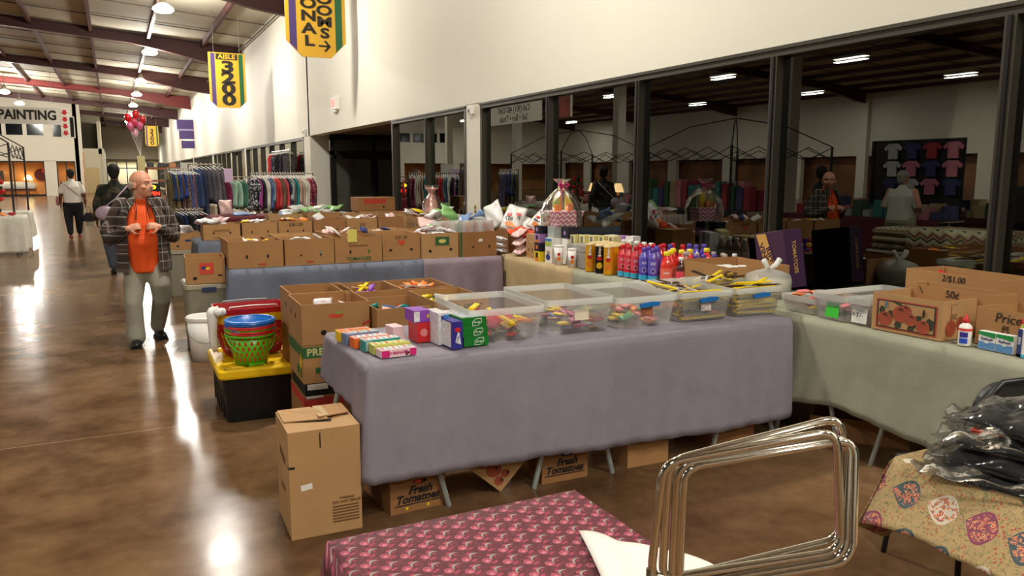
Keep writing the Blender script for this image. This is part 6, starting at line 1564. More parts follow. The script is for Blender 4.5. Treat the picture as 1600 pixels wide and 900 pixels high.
for s_ in (-1, 1): MB().tube([(s_ * .2, .35, .44), (s_ * .2, .42, 0)], .011, 8).build('leg', M_blkleg, t)
# ================================================================== PEOPLE
def voxel(mb, name, m, parent, vox=.012, smooth_it=3):
    me = mb.mesh(name); o = bpy.data.objects.new(name, me); COL.objects.link(o)
    md = o.modifiers.new('r', 'REMESH'); md.mode = 'VOXEL'; md.voxel_size = vox
    sm = o.modifiers.new('s', 'SMOOTH'); sm.iterations = smooth_it; sm.factor = .5
    me2 = bpy.data.meshes.new_from_object(o.evaluated_get(bpy.context.evaluated_depsgraph_get()))
    o.modifiers.clear(); o.data = me2; bpy.data.meshes.remove(me); me2.name = name; me2.shade_smooth()
    me2.materials.clear(); me2.materials.append(m); o.parent = parent; return o
def limb(mb, pts, k=1.0, ends=(1, 1)):
    """pts: list of (x,y,z,rx[,ry]); elliptical sections along the chain"""
    P = [Vector(p[:3]) for p in pts]; rr = []; n = 14
    for i, p in enumerate(P):
        t = (P[min(i + 1, len(P) - 1)] - P[max(i - 1, 0)]).normalized()
        a = Vector((1, 0, 0)); u = (a - t * a.dot(t)); u = u.normalized() if u.length > .25 else (Vector((0, 1, 0)) - t * t.y).normalized(); v = t.cross(u)
        rx = pts[i][3]; ry = pts[i][4] if len(pts[i]) > 4 else rx
        rr.append([p + u * math.cos(2 * PI * j / n) * rx * k + v * math.sin(2 * PI * j / n) * ry * k for j in range(n)])
    mb.rings(rr)
    for q, i in ((P[0], 0), (P[-1], -1)):
        if not ends[i]: continue
        r0 = min(pts[i][3], pts[i][4] if len(pts[i]) > 4 else pts[i][3]) * k
        mb.ell(q, (r0, r0, r0), None, 10, 7)
def hand(mb, wrist, d, palm_n, side=1, curl=.9, s=1.0):
    """palm and five bent fingers; d: direction of the hand, palm_n: the way the palm faces"""
    d = Vector(d).normalized(); n = Vector(palm_n); n = (n - d * n.dot(d)).normalized(); w_ = d.cross(n) * side
    wrist = Vector(wrist); M = Matrix((w_, d, n)).transposed()
    mb.ell(wrist + d * .045 * s, (.040 * s, .052 * s, .016 * s), M, 12, 8)
    for i, (off, L) in enumerate(((-.028, .062), (-.010, .07), (.009, .066), (.027, .052))):
        p = wrist + d * .085 * s + w_ * off * s; pts = [(*p, .0088 * s)]; ang = 0
        for k_ in range(3):
            ang += curl * .75
            p = p + (d * math.cos(ang) + n * math.sin(ang)) * L * s / 2.6; pts.append((*p, (.0082 - .0008 * k_) * s))
        limb(mb, pts)
    p0 = wrist + d * .025 * s - w_ * .032 * s; p1 = p0 + (d * .6 - w_ * .8 + n * .3).normalized() * .035 * s; p2 = p1 + (d * .8 + n * .7).normalized() * .032 * s
    limb(mb, [(*p0, .012 * s), (*p1, .010 * s), (*p2, .0085 * s)])
def plaid():
    m = mat('plaid_flannel', (52, 42, 38), .9); g = NG(m); x, y, z = g.coords()
    def line(c, f, w1, ph=0.0): return g.less(g.op('ABSOLUTE', g.op('SUBTRACT', g.op('FRACT', g.op('ADD', g.op('MULTIPLY', c, f), ph)), .5)), w1)
    h = g.op('ADD', x, g.op('MULTIPLY', y, .8))
    c = g.mix(line(h, 5.5, .2), (44, 36, 33), (70, 52, 44)); c = g.mix(line(z, 5.5, .2), c, (56, 44, 38))
    lw = g.op('MAXIMUM', line(h, 12, .06), line(z, 12, .06)); c = g.mix(g.op('MULTIPLY', lw, .5), c, (176, 172, 162))
    lr = g.op('MAXIMUM', line(h, 5.5, .03, .5), line(z, 5.5, .03, .5)); c = g.mix(g.op('MULTIPLY', lr, .6), c, (110, 100, 92)); g.base(c); return m
def skin(nm, c): return mat('skin_' + nm, c, .5, noise=.04, scale=30)
def headgeo(mb, c, yaw, s=1.0, pitch=0.0, bald=False):
    Mz = Matrix.Rotation(yaw, 3, 'Z') @ Matrix.Rotation(pitch, 3, 'X'); c = Vector(c)
    def E(off, r, nu=16, nv=10): mb.ell(c + Mz @ (Vector(off) * s), (r[0] * s, r[1] * s, r[2] * s), Mz, nu, nv)
    E((0, .012, .035), (.076, .094, .088)); E((0, -.02, -.03), (.060, .072, .078)); E((0, -.055, -.075), (.030, .028, .026))
    E((0, -.09, -.002), (.011, .012, .026)); E((0, -.101, -.018), (.015, .014, .011)); E((0, -.078, .030), (.048, .014, .010))
    E((0, -.082, -.048), (.022, .010, .007)); E((0, -.079, -.060), (.019, .010, .006)); E((.042, -.055, -.02), (.022, .022, .018)); E((-.042, -.055, -.02), (.022, .022, .018))
    for q in (-1, 1): E((q * .077, .012, -.005), (.008, .018, .028), 10, 7)
    return Mz
def face_bits(t, c, Mz, s=1.0, brow=(90, 80, 70)):
    c = Vector(c)
    for q in (-1, 1):
        o = MB().ell(c + Mz @ (Vector((q * .028, -.081, .010)) * s), (.010 * s, .006 * s, .006 * s), Mz, 10, 6).build('eye', mat('eye_white', (200, 196, 190), .3), t, smooth=True)
        MB().ell(c + Mz @ (Vector((q * .028, -.086, .010)) * s), (.0045 * s, .0025 * s, .0048 * s), Mz, 8, 6).build('iris', mat('eye_iris', (50, 40, 34), .3), o, smooth=True)
        MB().ell(c + Mz @ (Vector((q * .029, -.088, .030)) * s), (.016 * s, .004 * s, .0035 * s), Mz, 8, 5).build('eyebrow', mat('brow_%d' % brow[0], brow, .9), t, smooth=True)
    MB().ell(c + Mz @ (Vector((0, -.0905, -.054)) * s), (.019 * s, .003 * s, .0022 * s), Mz, 10, 5).build('mouth', mat('lip_line', (120, 66, 58), .6), t, smooth=True)

# ---- the man walking towards the camera in an orange shirt
t = thing('person', 'balding man in an open plaid shirt over an orange shirt, walking towards the camera', 'person', (.215, 8.1, 0), .05)
S1 = skin('fair', (206, 146, 116))
HC = (.02, -.045, 1.492)
mb = MB()
limb(mb, [(0, .02, .80, .15, .12), (0, .0, .95, .165, .14), (.0, -.01, 1.1, .16, .13), (0, 0, 1.24, .165, .115), (0, .01, 1.33, .13, .08)])
limb(mb, [(0, .01, 1.30, .075), (.005, -.01, 1.37, .066), (.015, -.03, 1.44, .064)])
limb(mb, [(-.155, .01, 1.30, .06), (-.235, .05, 1.12, .045), (-.265, .06, 1.03, .04), (-.20, -.08, 1.06, .036), (-.13, -.19, 1.105, .028)])
limb(mb, [(.155, .01, 1.30, .06), (.24, .04, 1.12, .045), (.255, .05, 1.035, .04), (.20, -.08, 1.07, .036), (.125, -.19, 1.115, .028)])
limb(mb, [(-.085, .0, .82, .085), (-.09, -.03, .5, .055), (-.11, -.05, .3, .048), (-.115, -.06, .09, .036)])
limb(mb, [(.085, .0, .82, .085), (.11, -.02, .5, .055), (.11, .13, .3, .048), (.10, .24, .13, .036)])
Mz = headgeo(mb, HC, .75, 1.1, -.06)
hand(mb, (-.13, -.19, 1.105), (.85, -.2, .25), (.2, .8, -.4), 1, 1.25, 1.0)
hand(mb, (.135, -.19, 1.115), (-.85, -.2, .15), (-.2, .8, -.4), -1, 1.15, 1.0)
body = voxel(mb, 'body', S1, t, .0065, 3)
face_bits(t, HC, Mz, 1.1, (150, 130, 110))
hc = Vector(HC)
mb = MB()
for q in (-1, 1): mb.ell(hc + Mz @ Vector((q * .073, .05, .005)), (.014, .048, .036), Mz, 12, 8)
mb.ell(hc + Mz @ Vector((0, .095, -.015)), (.066, .024, .036), Mz, 14, 8)
voxel(mb, 'hair_fringe', mat('hair_grey', (176, 160, 140), .9), t, .006, 2)
MB().tube([hc + Mz @ Vector((-.033, -.088, -.038)), hc + Mz @ Vector((0, -.107, -.041)), hc + Mz @ Vector((.033, -.088, -.038))], .0055, 6).build('moustache', mat('hair_grey', (0, 0, 0)), t, smooth=True)
M_orange = mat('orange_tee', (232, 84, 18), .8, noise=.05, scale=10, bump=.2, bscale=12)
mb = MB()
limb(mb, [(0, .02, .70, .176, .15), (0, .005, .88, .180, .155), (.0, -.015, 1.0, .185, .16), (0, -.01, 1.1, .178, .145), (0, 0, 1.24, .178, .125), (0, .01, 1.335, .135, .082)], 1, (0, 1))
mb.ell((0, -.05, .98), (.14, .13, .13)); mb.ell((0, .0, 1.355), (.095, .085, .035)); limb(mb, [(-.1, .01, 1.31, .06), (.1, .01, 1.31, .06)])
voxel(mb, 'orange_shirt', M_orange, t, .01, 4)
text(t, 'always', mat('print_dim', (200, 70, 20), .8), Matrix.Translation((0, -.158, 1.13)) @ Matrix.Rotation(PI / 2, 4, 'X'), .045)
# plaid shirt: an open shell round back and sides, plus sleeves
M_pl = plaid()
def shell(z0, z1, a0, a1, nz=26, na=48):
    def f(u, v):
        a = math.radians(a0 + (a1 - a0) * u); z_ = z0 + (z1 - z0) * v
        k_ = (z_ - z0) / (z1 - z0)
        rx = .232 - .03 * k_ if k_ < .75 else .2095 - .09 * (k_ - .75) / .25
        ry = .185 - .03 * k_ if k_ < .75 else .1625 - .075 * (k_ - .75) / .25
        fold = .008 * math.sin(a * 9 + z_ * 7) * (1 - k_)
        return ((rx + fold) * math.sin(a), .005 - (ry + fold) * math.cos(a), z_)
    return f
mb = MB(); mb.grid(shell(.70, 1.365, 32, 322), 60, 28)
mb.build('plaid_shirt', M_pl, t, smooth=True, solid=.012)
for q, pts in ((-1, [(-.155, .01, 1.31, .078), (-.22, .04, 1.19, .073), (-.285, .06, 1.06, .070), (-.27, .03, 1.0, .068), (-.22, -.07, 1.03, .056), (-.15, -.165, 1.09, .045)]),
               (1, [(.155, .01, 1.31, .078), (.225, .035, 1.19, .073), (.275, .05, 1.07, .070), (.265, .03, 1.005, .068), (.22, -.07, 1.04, .056), (.15, -.165, 1.10, .045)])):
    mb = MB(); limb(mb, pts); voxel(mb, 'plaid_sleeve', M_pl, t, .012, 4)
for q in (-1, 1):
    MB().prism([(q * .05, -.06, 1.41), (q * .12, -.10, 1.36), (q * .11, -.15, 1.28), (q * .06, -.135, 1.33)], (0, -.008, 0)).build('collar_flap', M_pl, t)
    MB().tube([(q * .05, -.09, 1.37), (q * .045, -.14, 1.27), (q * .06, -.175, 1.18)], .004, 6).build('neck_cord', M_ink, t, smooth=True)
M_trou = mat('grey_trousers', (150, 146, 130), .85, noise=.05, scale=8, bump=.3, bscale=9)
mb = MB()
limb(mb, [(0, .01, .90, .16, .13), (0, .015, .78, .165, .135), (0, .01, .72, .15, .12)])
limb(mb, [(-.08, .0, .78, .105), (-.095, -.02, .55, .09), (-.115, -.05, .40, .078), (-.115, -.04, .2, .08), (-.115, -.05, .075, .085)])
limb(mb, [(.08, .0, .78, .11), (.12, -.05, .56, .092), (.13, .0, .42, .084), (.115, .14, .26, .078), (.10, .22, .13, .070)])
voxel(mb, 'trousers', M_trou, t, .012, 4)
M_shoe = mat('black_shoe', (14, 13, 14), .5)
for (x_, y_, rz, tilt) in ((-.12, -.12, -.1, 0), (.12, .21, .15, .0)):
    mb = MB(); mb.ell((0, 0, .035), (.05, .135, .038)); mb.ell((0, .06, .06), (.046, .07, .05)); mb.box(-.043, .043, -.11, .12, .0, .025)
    o = voxel(mb, 'shoe', M_shoe, t, .009, 3); o.location = (x_, y_, 0 if y_ < 0 else .004); o.rotation_euler = (tilt, 0, rz)
    MB().box(-.045, .045, -.12, .125, 0, .012).build('sole', M_black, o)
MB().tube([(.03 + .011 * math.cos(a), -.225, 1.125 + .011 * math.sin(a)) for a in [2 * PI * i / 12 for i in range(12)]], .002, 6, closed=True).build('gold_ring', mat('gold_metal', (230, 180, 80), .2, metal=1), t)
# ---- simpler figures further off
def figure(label, x_, y_, rz, h_, sk, top, bottom, hair, wide=1.0, arms='down', long_sleeve=False, extra=None, walk=.1, shoe=M_shoe, hairr=(.088, .10, .095), headyaw=0):
    t = thing('person', label, 'person', (x_, y_, 0), rz); k = h_ / 1.65; W = wide
    mb = MB(); sc_ = lambda L: [tuple(c * k for c in p) for p in L]
    limb(mb, sc_([(0, 0, .82, .14 * W, .12 * W), (0, 0, 1.0, .13 * W, .11 * W), (0, 0, 1.22, .155 * W, .10 * W), (0, 0, 1.33, .12, .07)]))
    limb(mb, sc_([(0, 0, 1.3, .055), (0, -.01, 1.44, .05)]))
    for q in (-1, 1):
        if arms == 'down': A = [(q * .15 * W, 0, 1.29, .055), (q * .20 * W, .01, 1.05, .042), (q * .215 * W, -.04, .82, .03)]; d = (0, -.1, -1)
        else: A = [(q * .16 * W, 0, 1.3, .055), (q * .24 * W, .02, 1.06, .042), (q * .16 * W, -.2, .98, .03)]; d = (-q * .6, -.7, -.1)
        limb(mb, sc_(A)); hand(mb, tuple(c * k for c in A[2][:3]), d, (-q, -.2, 0), q, .5, k)
        limb(mb, sc_([(q * .08 * W, 0, .82, .09 * W), (q * .09 * W, -.02, .48, .058), (q * .09, q * walk, .1, .036), ]))
        mb.ell((q * .09 * k, q * walk - .05, .03 * k), (.045 * k, .11 * k, .035 * k))
    Mz = headgeo(mb, (0, -.02 * k, 1.52 * k), headyaw, k)
    voxel(mb, 'body', sk, t, .0115, 2)
    face_bits(t, (0, -.02 * k, 1.52 * k), Mz, k)
    mb = MB(); mb.ell((0, .02 * k, 1.555 * k), tuple(c * k for c in hairr)); mb.ell((0, .045 * k, 1.50 * k), (.075 * k, .06 * k, .08 * k)); voxel(mb, 'hair', hair, t, .012, 2)
    mb = MB(); limb(mb, sc_([(0, 0, .84, .165 * W, .145 * W), (0, 0, 1.0, .155 * W, .13 * W), (0, 0, 1.22, .175 * W, .12 * W), (0, 0, 1.345, .13, .08)]))
    for q in (-1, 1):
        A = [(q * .14 * W, 0, 1.285, .062), (q * .195 * W, .01, 1.10, .062)]
        if long_sleeve: A = [(q * .14 * W, 0, 1.285, .062), (q * .205 * W, .01, 1.06, .056)] + ([(q * .22 * W, -.03, .86, .045)] if arms == 'down' else [(q * .18 * W, -.16, 1.0, .045)])
        limb(mb, sc_(A))
    voxel(mb, 'top_garment', top, t, .012, 3)
    mb = MB(); limb(mb, sc_([(0, 0, .92, .15 * W, .13 * W), (0, 0, .80, .17 * W, .15 * W), (0, 0, .72, .14 * W, .12 * W)]))
    for q in (-1, 1): limb(mb, sc_([(q * .08 * W, 0, .8, .105 * W), (q * .09 * W, -.01, .48, .08 * W), (q * .09, q * walk, .13, .062)]))
    voxel(mb, 'trousers', bottom, t, .012, 3)
    for q in (-1, 1):
        mb = MB(); mb.ell((q * .09 * k, q * walk - .05, .035 * k), (.05 * k, .12 * k, .04 * k)); mb.box(q * .09 * k - .04, q * .09 * k + .04, q * walk - .15, q * walk + .05, .0, .02); voxel(mb, 'shoe', shoe, t, .012, 2)
    return t
M_wt = mat('white_tee', (226, 222, 210), .85, bump=.3, bscale=9); M_bt = mat('black_trousers', (16, 17, 22), .85); M_hb = mat('hair_black', (20, 16, 14), .8); S2 = skin('brown', (98, 62, 46))
t = figure('woman in a white shirt and black trousers walking away with a dark bag', -.93, 22.7, PI, 1.72, S2, M_wt, M_bt, M_hb, 1.22, 'down', False, walk=.12, shoe=mat('sandal_red', (150, 70, 60), .6))
MB().tube([(.20, .17, 1.38), (.0, .18, 1.2), (-.22, .18, 1.0), (-.33, .05, .93)], .008, 6).build('bag_strap', mat('strap_tan', (150, 110, 100), .6), t, smooth=True)
MB().ell((.33, .02, .92), (.04, .09, .12), None).build('shoulder_bag', mat('bag_rose', (170, 110, 104), .6), t, smooth=True)
t = thing('shopping_bag', 'dark handbag hanging from the hand of the woman in the white shirt', 'bag', (-.60, 22.7, .40))
MB().rings([[(.13 * a_, -.06, 0), (.13 * a_ * -1, -.06, 0), (.13 * a_ * -1, .06, 0), (.13 * a_, .06, 0)] for a_ in (1,)] + [[(.13, -.05, .12), (-.13, -.05, .12), (-.13, .05, .12), (.13, .05, .12)], [(.06, -.02, .22), (-.06, -.02, .22), (-.06, .02, .22), (.06, .02, .22)]]).build('bag_body', M_blkg, t, bevel=.01)
MB().tube([(-.05, 0, .21), (-.03, 0, .36), (.03, 0, .36), (.05, 0, .21)], .006, 6).build('bag_handle', M_blkg, t)
MB().box(-.08, .1, -.03, .03, -.12, .0).build('pale_pouch', mat('pouch_grey', (150, 146, 130), .7), t, bevel=.01)
camo = mat('camo_jacket', (44, 46, 34), .9); g = NG(camo); x, y, z = g.coords(); g.base(g.ramp(g.noise(g.vec, 7, 2), [(.35, (24, 26, 20)), (.47, (48, 52, 36)), (.58, (92, 70, 48)), (.66, (40, 42, 30))], 'CONSTANT'))
t = figure('person in a camouflage jacket with a lilac bag, half hidden by the bald man', .02, 14.2, PI, 1.76, S2, camo, mat('jeans_grey', (70, 74, 84), .85), M_hb, 1.25, 'down', True)
MB().tube([(-.2, .12, 1.42), (.0, .20, 1.2), (.16, .22, 1.08)], .012, 6).build('bag_strap', mat('bag_lilac', (176, 156, 168), .7), t, smooth=True)
MB().ell((.16, .25, .98), (.14, .08, .12), None).build('slung_bag', mat('bag_lilac', (0, 0, 0)), t, smooth=True)
t = figure('man in a white polo shirt standing at the clothes racks, seen from the side', 2.3, 19.4, -1.15, 1.70, skin('tan', (176, 118, 88)), M_wt, mat('navy_slacks', (34, 40, 58), .85), mat('hair_pepper', (70, 62, 56), .8), 1.05, 'bent', False, walk=.02)
MB().lathe([(.168, .93), (.17, .95), (.168, .97)], 20, caps=False).build('belt', M_black, t)
t = figure('person in a pale grey jacket seen from behind, mirrored in the large window', -2.25, 8.75, -PI / 2, 1.66, skin('fair', (0, 0, 0)), mat('pale_jacket', (196, 198, 186), .85), mat('khaki_slacks', (150, 146, 120), .85), mat('hair_silver', (150, 146, 134), .8), 1.4, 'bent', True, walk=.03)
t = figure('person in dark clothes standing left of the pale jacket, mirrored in the large window', -1.9, 10.1, -PI / 2 + .3, 1.74, S2, M_bt, M_bt, M_hb, 1.1, 'down', True, walk=.02)
t = figure('dark haired person in a dark coat at the right of the mirrored scene', -3.4, 7.4, -PI / 2 - .3, 1.72, S2, mat('dark_coat', (30, 28, 30), .85), M_bt, M_hb, 1.15, 'down', True, walk=.02)

t = figure('seller in a red top at the far stand under the balloons', .95, 27.5, -.4, 1.6, skin('tan', (0, 0, 0)), mat('red_top', (200, 30, 40), .8), M_bt, M_hb, 1.0, 'bent', False, walk=.02)
# ================================================================== CLOTHES RACKS AND FAR STANDS
def garment_me(L, w_, seed):
    r = random.Random(seed); a, b = r.uniform(0, 6), r.uniform(0, 6)
    rr = []; n = 16
    for i in range(9):
        t_ = i / 8; z_ = -.07 - L * t_
        hw = w_ / 2 * (.35 + .65 * min(1, t_ * 6)) * (1 - .12 * math.sin(t_ * 3)) ; th = .018 + .03 * t_
        ring = []
        for j in range(n):
            q = 2 * PI * j / n; f_ = 1 + .18 * t_ * math.sin(5 * q + a + 3 * t_)
            ring.append((math.cos(q) * th * f_ + .012 * math.sin(6 * t_ + b), math.sin(q) * hw * (1 + .05 * math.sin(7 * q + b) * t_), z_ + .03 * t_ * math.sin(2 * q + a)))
        rr.append(ring)
    me = MB().rings(rr).mesh('garment', True); me.materials.append(PAL[0]); return me
G_short = [garment_me(.62, .40, i) for i in range(3)]; G_long = [garment_me(.95, .40, 10 + i) for i in range(3)]; G_slim = [garment_me(1.0, .16, 20 + i) for i in range(2)]
hang_me = MB().tube([(0, 0, -.02), (0, -.02, .02), (0, .015, .045), (0, .02, .02)], .003, 5).tube([(0, 0, -.02), (0, -.19, -.085)], .007, 5).tube([(0, 0, -.02), (0, .19, -.085)], .007, 5).mesh('hanger', True); hang_me.materials.append(M_white)
def gmat(c, pr=None):
    nm = 'cloth_%d_%d_%d' % c
    if pr and nm + 'p' not in MATS:
        m = mat(nm + 'p', c, .85); g = NG(m); x, y, z = g.coords(); g.base(g.ramp(g.noise(g.vec, 16, 2), [(.4, c), (.52, pr), (.6, c)], 'CONSTANT')); return m
    return MATS[nm + 'p'] if pr else mat(nm, c, .85, noise=.12, scale=6)
def rack(name_label, x, y, rz, L, zr, garments, meshes, gl, posts=True, yaw=0, zfoot=0):
    """rail along local x"""
    t = thing('clothes_rack', name_label, 'rack', (x, y, 0), rz)
    MB().cyl((-L / 2, 0, zr), (L / 2, 0, zr), .014, n=8).build('rail', M_chrome, t)
    if posts:
        for s_ in (-1, 1):
            MB().cyl((s_ * L / 2, 0, .04), (s_ * L / 2, 0, zr), .014, n=8).build('post', M_chrome, t)
            MB().cyl((s_ * L / 2, -.25, .02), (s_ * L / 2, .25, .02), .016, n=8).build('foot', M_chrome, t)
    c_, s_ = math.cos(rz), math.sin(rz); n = len(garments); r = random.Random(int(x * 100))
    for i, gm in enumerate(garments):
        q = -L / 2 + L * (i + .7) / (n + .4)
        g_ = thing('hanging_garment', gm[1] + ' garment, ' + gl + ', ' + ('at its left end' if i < n * .25 else 'left of its middle' if i < n * .5 else 'right of its middle' if i < n * .75 else 'at its right end'), 'clothing', (x + c_ * q, y + s_ * q, zr - .016), rz + yaw + r.uniform(-.12, .12), 'clothes on the ' + gl.replace('on the ', ''))
        inst(hang_me, 'hanger', None, None, None, (0, 0, 0), parent=g_)
        inst(meshes[i % len(meshes)], 'cloth', None, None, None, (0, 0, 0), (0, 0, 0), (1.1, 1, gm[2] if len(gm) > 2 else 1), m=gm[0], parent=g_)
    return t
bw = gmat((30, 30, 36), (200, 200, 200)); fl = gmat((120, 24, 60), (200, 120, 120)); fl2 = gmat((60, 30, 40), (150, 60, 70))
A = [(bw, 'black and white'), (bw, 'black and white'), (gmat((140, 50, 120)), 'magenta'), (gmat((26, 24, 34)), 'black'), (gmat((206, 204, 190)), 'cream', 1.05), (gmat((198, 196, 184)), 'cream', 1.0), (gmat((70, 96, 140)), 'blue', 1.02), (gmat((120, 130, 140)), 'grey', .8), (gmat((190, 40, 44)), 'red', 1.02), (gmat((196, 60, 56)), 'red'),
     (gmat((104, 76, 58)), 'brown', 1.02), (gmat((104, 76, 58)), 'brown'), (gmat((206, 70, 74)), 'coral', 1.05), (gmat((28, 34, 64)), 'navy', 1.05), (gmat((150, 154, 150)), 'grey', .8), (gmat((90, 94, 92)), 'dark grey', .95), (gmat((24, 130, 130)), 'teal', .95), (gmat((186, 156, 140)), 'beige', .9), (gmat((190, 164, 148)), 'beige', 1.0),
     (gmat((206, 202, 184)), 'cream', .98), (gmat((200, 196, 178)), 'cream', 1.05), (fl, 'maroon floral', 1.1), (fl, 'maroon floral', 1.12), (fl2, 'dark patterned', 1.1)]
rack('chrome rack of coloured tops on white hangers, before the side doors', 3.03, 16.3, -.06, 1.22, 1.60, A, G_short, 'on the rack of coloured tops', yaw=.5)
B = [(gmat((110, 20, 60)), 'plum'), (gmat((110, 20, 60)), 'plum'), (gmat((150, 180, 160)), 'pale green'), (gmat((150, 180, 160)), 'pale green'), (gmat((60, 110, 90)), 'green'), (gmat((220, 80, 80)), 'coral', .7), (gmat((190, 200, 190)), 'pale grey'), (gmat((120, 130, 120)), 'grey'), (bw, 'black and white'), (gmat((60, 60, 70)), 'dark')]
rack('second chrome rack with green and coral clothes beside the man in the polo shirt', 2.75, 19.0, -.05, 1.3, 1.52, B, G_short, 'on the second rack', yaw=.4)
Cc = [(gmat((36, 48, 78)), 'navy', 1.0), (gmat((44, 60, 96)), 'navy', .85), (gmat((30, 40, 66)), 'navy', 1.1), (gmat((62, 60, 70)), 'charcoal', .7), (gmat((74, 70, 78)), 'charcoal', .75), (gmat((90, 84, 88)), 'grey', .75), (gmat((60, 58, 66), (110, 90, 90)), 'charcoal patterned', .8)]
rack('tall rack of navy and charcoal clothes left of the man in the polo shirt', 1.70, 17.2, .0, .66, 1.78, Cc, G_long, 'on the tall dark rack', yaw=.5)
Dd = [(gmat((96, 86, 50), (60, 50, 34)), 'olive', 1.05), (gmat((90, 80, 48)), 'olive', 1.05), (gmat((34, 56, 110)), 'blue', .55), (gmat((110, 100, 60), (60, 50, 34)), 'olive', .9), (gmat((34, 60, 120)), 'blue', .55), (gmat((90, 60, 60), (60, 40, 40)), 'brown', .95), (gmat((36, 66, 140)), 'blue', .5), (gmat((84, 60, 54), (150, 130, 110)), 'brown patterned', 1.0), (gmat((70, 80, 130)), 'blue', .9), (gmat((120, 90, 110), (60, 50, 60)), 'mauve', .8)]
rack('rack of olive and blue slim scarves at the edge of the aisle', 1.16, 16.4, .0, .50, 1.68, Dd, G_slim, 'on the scarf rack', yaw=.6)
rack('short rack of dark trousers below the scarves beside the aisle', 1.2, 15.6, .0, .5, .95, [(gmat((34, 34, 44)), 'dark', .8), (gmat((30, 50, 100)), 'blue', .75), (gmat((26, 26, 30)), 'black', .8), (gmat((60, 56, 60)), 'grey', .8), (gmat((24, 26, 40)), 'dark navy', .8), (gmat((80, 20, 40)), 'maroon', .7)], G_short, 'on the short rack', yaw=.6)
Ee = [(gmat((206, 34, 48)), 'red', .95), (gmat((200, 30, 44)), 'red', .95), (gmat((70, 80, 92), (20, 20, 24)), 'grey patterned'), (bw, 'black and white', .8), (gmat((22, 22, 26)), 'black'), (gmat((20, 20, 24)), 'black'), (gmat((26, 26, 30)), 'black', 1.05), (gmat((70, 60, 70)), 'dusky', .8), (gmat((24, 24, 28)), 'black', .9), (gmat((90, 86, 90), (30, 30, 34)), 'grey patterned', 1.1)]
rack('high rack of a red dress and dark clothes against the windows', 4.25, 22.9, -PI / 2, 2.6, 2.22, Ee, G_short, 'on the high rack by the windows', yaw=.3)
# board, shelf with hats, far table
t = thing('display_board', 'pale grey board standing behind the scarf rack', 'board', (1.55, 19.2, 0)); MB().box(-.18, .18, -.01, .01, .5, 1.84).build('board_panel', mat('board_grey', (190, 188, 176), .7), t); MB().box(-.18, -.15, -.02, .02, 0, .5).box(.15, .18, -.02, .02, 0, .5).build('board_legs', M_galv, t)
t = thing('hat_shelf', 'brown wooden shelf unit holding dark hats behind the bald man', 'shelf', (1.55, 26.5, 0)); mshelf = mat('shelf_brown', (130, 70, 36), .6)
for z_ in (.7, 1.35, 1.72): MB().box(-.65, .65, -.2, .2, z_, z_ + .06).build('shelf_board', mshelf, t)
for q in (-.62, .62): MB().box(q - .03, q + .03, -.2, .2, 0, 1.75).build('shelf_side', mshelf, t)
for i, (q, c_) in enumerate(((-.5, (44, 40, 44)), (-.2, (50, 44, 48)), (.12, (150, 100, 60)), (.42, (46, 42, 46)))):
    t = thing('hat', ('leftmost dark', 'second dark', 'tan', 'rightmost dark')[i] + ' hat on the brown shelf', 'hat', (1.55 + q, 26.5, 1.785), 0, 'hats on the shelf')
    MB().lathe([(.15, 0), (.155, .008), (.1, .015), (.095, .12), (.07, .14)], 16).build('hat_body', mat('hat_%d' % i, c_, .8), t, smooth=True)
t = table('folding_table', 'table under the far stand below the balloons', .75, 2.2, 24.2, 25.0, .78); cloth('tablecloth', 'maroon cloth on the stand table below the balloons', .7, 2.25, 24.15, 25.05, .80, mat('maroon_plain', (120, 20, 34), .8), {'f': lambda u: .1, 'l': lambda u: .1})
t = thing('led_sign', 'small glowing red and yellow sign on the far stand beside the bald man', 'sign', (.98, 24.3, .82)); MB().box(-.2, .2, 0, .04, .12, .5).build('sign_case', M_black, t); MB().box(-.02, .02, .01, .03, 0, .12).build('sign_foot', M_black, t)
text(t, 'OPEN', mat('led_red', (255, 40, 20), .5, emit=4), Matrix.Translation((0, -.004, .22)) @ FM, .14, .03); MB().ell((0, -.005, .4), (.09, .006, .06)).build('led_lamp', mat('led_yellow', (255, 190, 20), .5, emit=4), t)
t = thing('support_post', 'cream post the balloons are tied to beside the far stand', 'post', (.85, 28, 0)); MB().box(-.11, .11, -.1, .1, 0, 2.15).build('post_wrap', mat('post_cream', (196, 184, 130), .7), t); MB().box(-.2, .2, -.2, .2, 0, .05).build('post_base', M_black, t)
rr_ = random.Random(3)
for i in range(14):
    c_ = [(200, 190, 180), (190, 40, 50), (60, 110, 150), (220, 210, 200), (150, 120, 90), (60, 50, 60), (220, 130, 150)][i % 7]
    bx = inst(box_me(.12, .1, .16 + .1 * rr_.random()), 'display_item', 'small coloured item on the maroon stand table below the balloons', 'goods', 'goods on the far stand', (.85 + .1 * i, 24.6 + .2 * (i % 2), .805), (0, 0, rr_.random()), m=mat('disp_%d' % (i % 7), c_, .6))
inst(box_me(.3, .02, .28), 'lilac_card', 'pale lilac card sign on the tall dark rack', 'sign', None, (2.08, 17.4, 1.42), (0, 0, 0), m=mat('card_lilac', (190, 160, 190), .7))
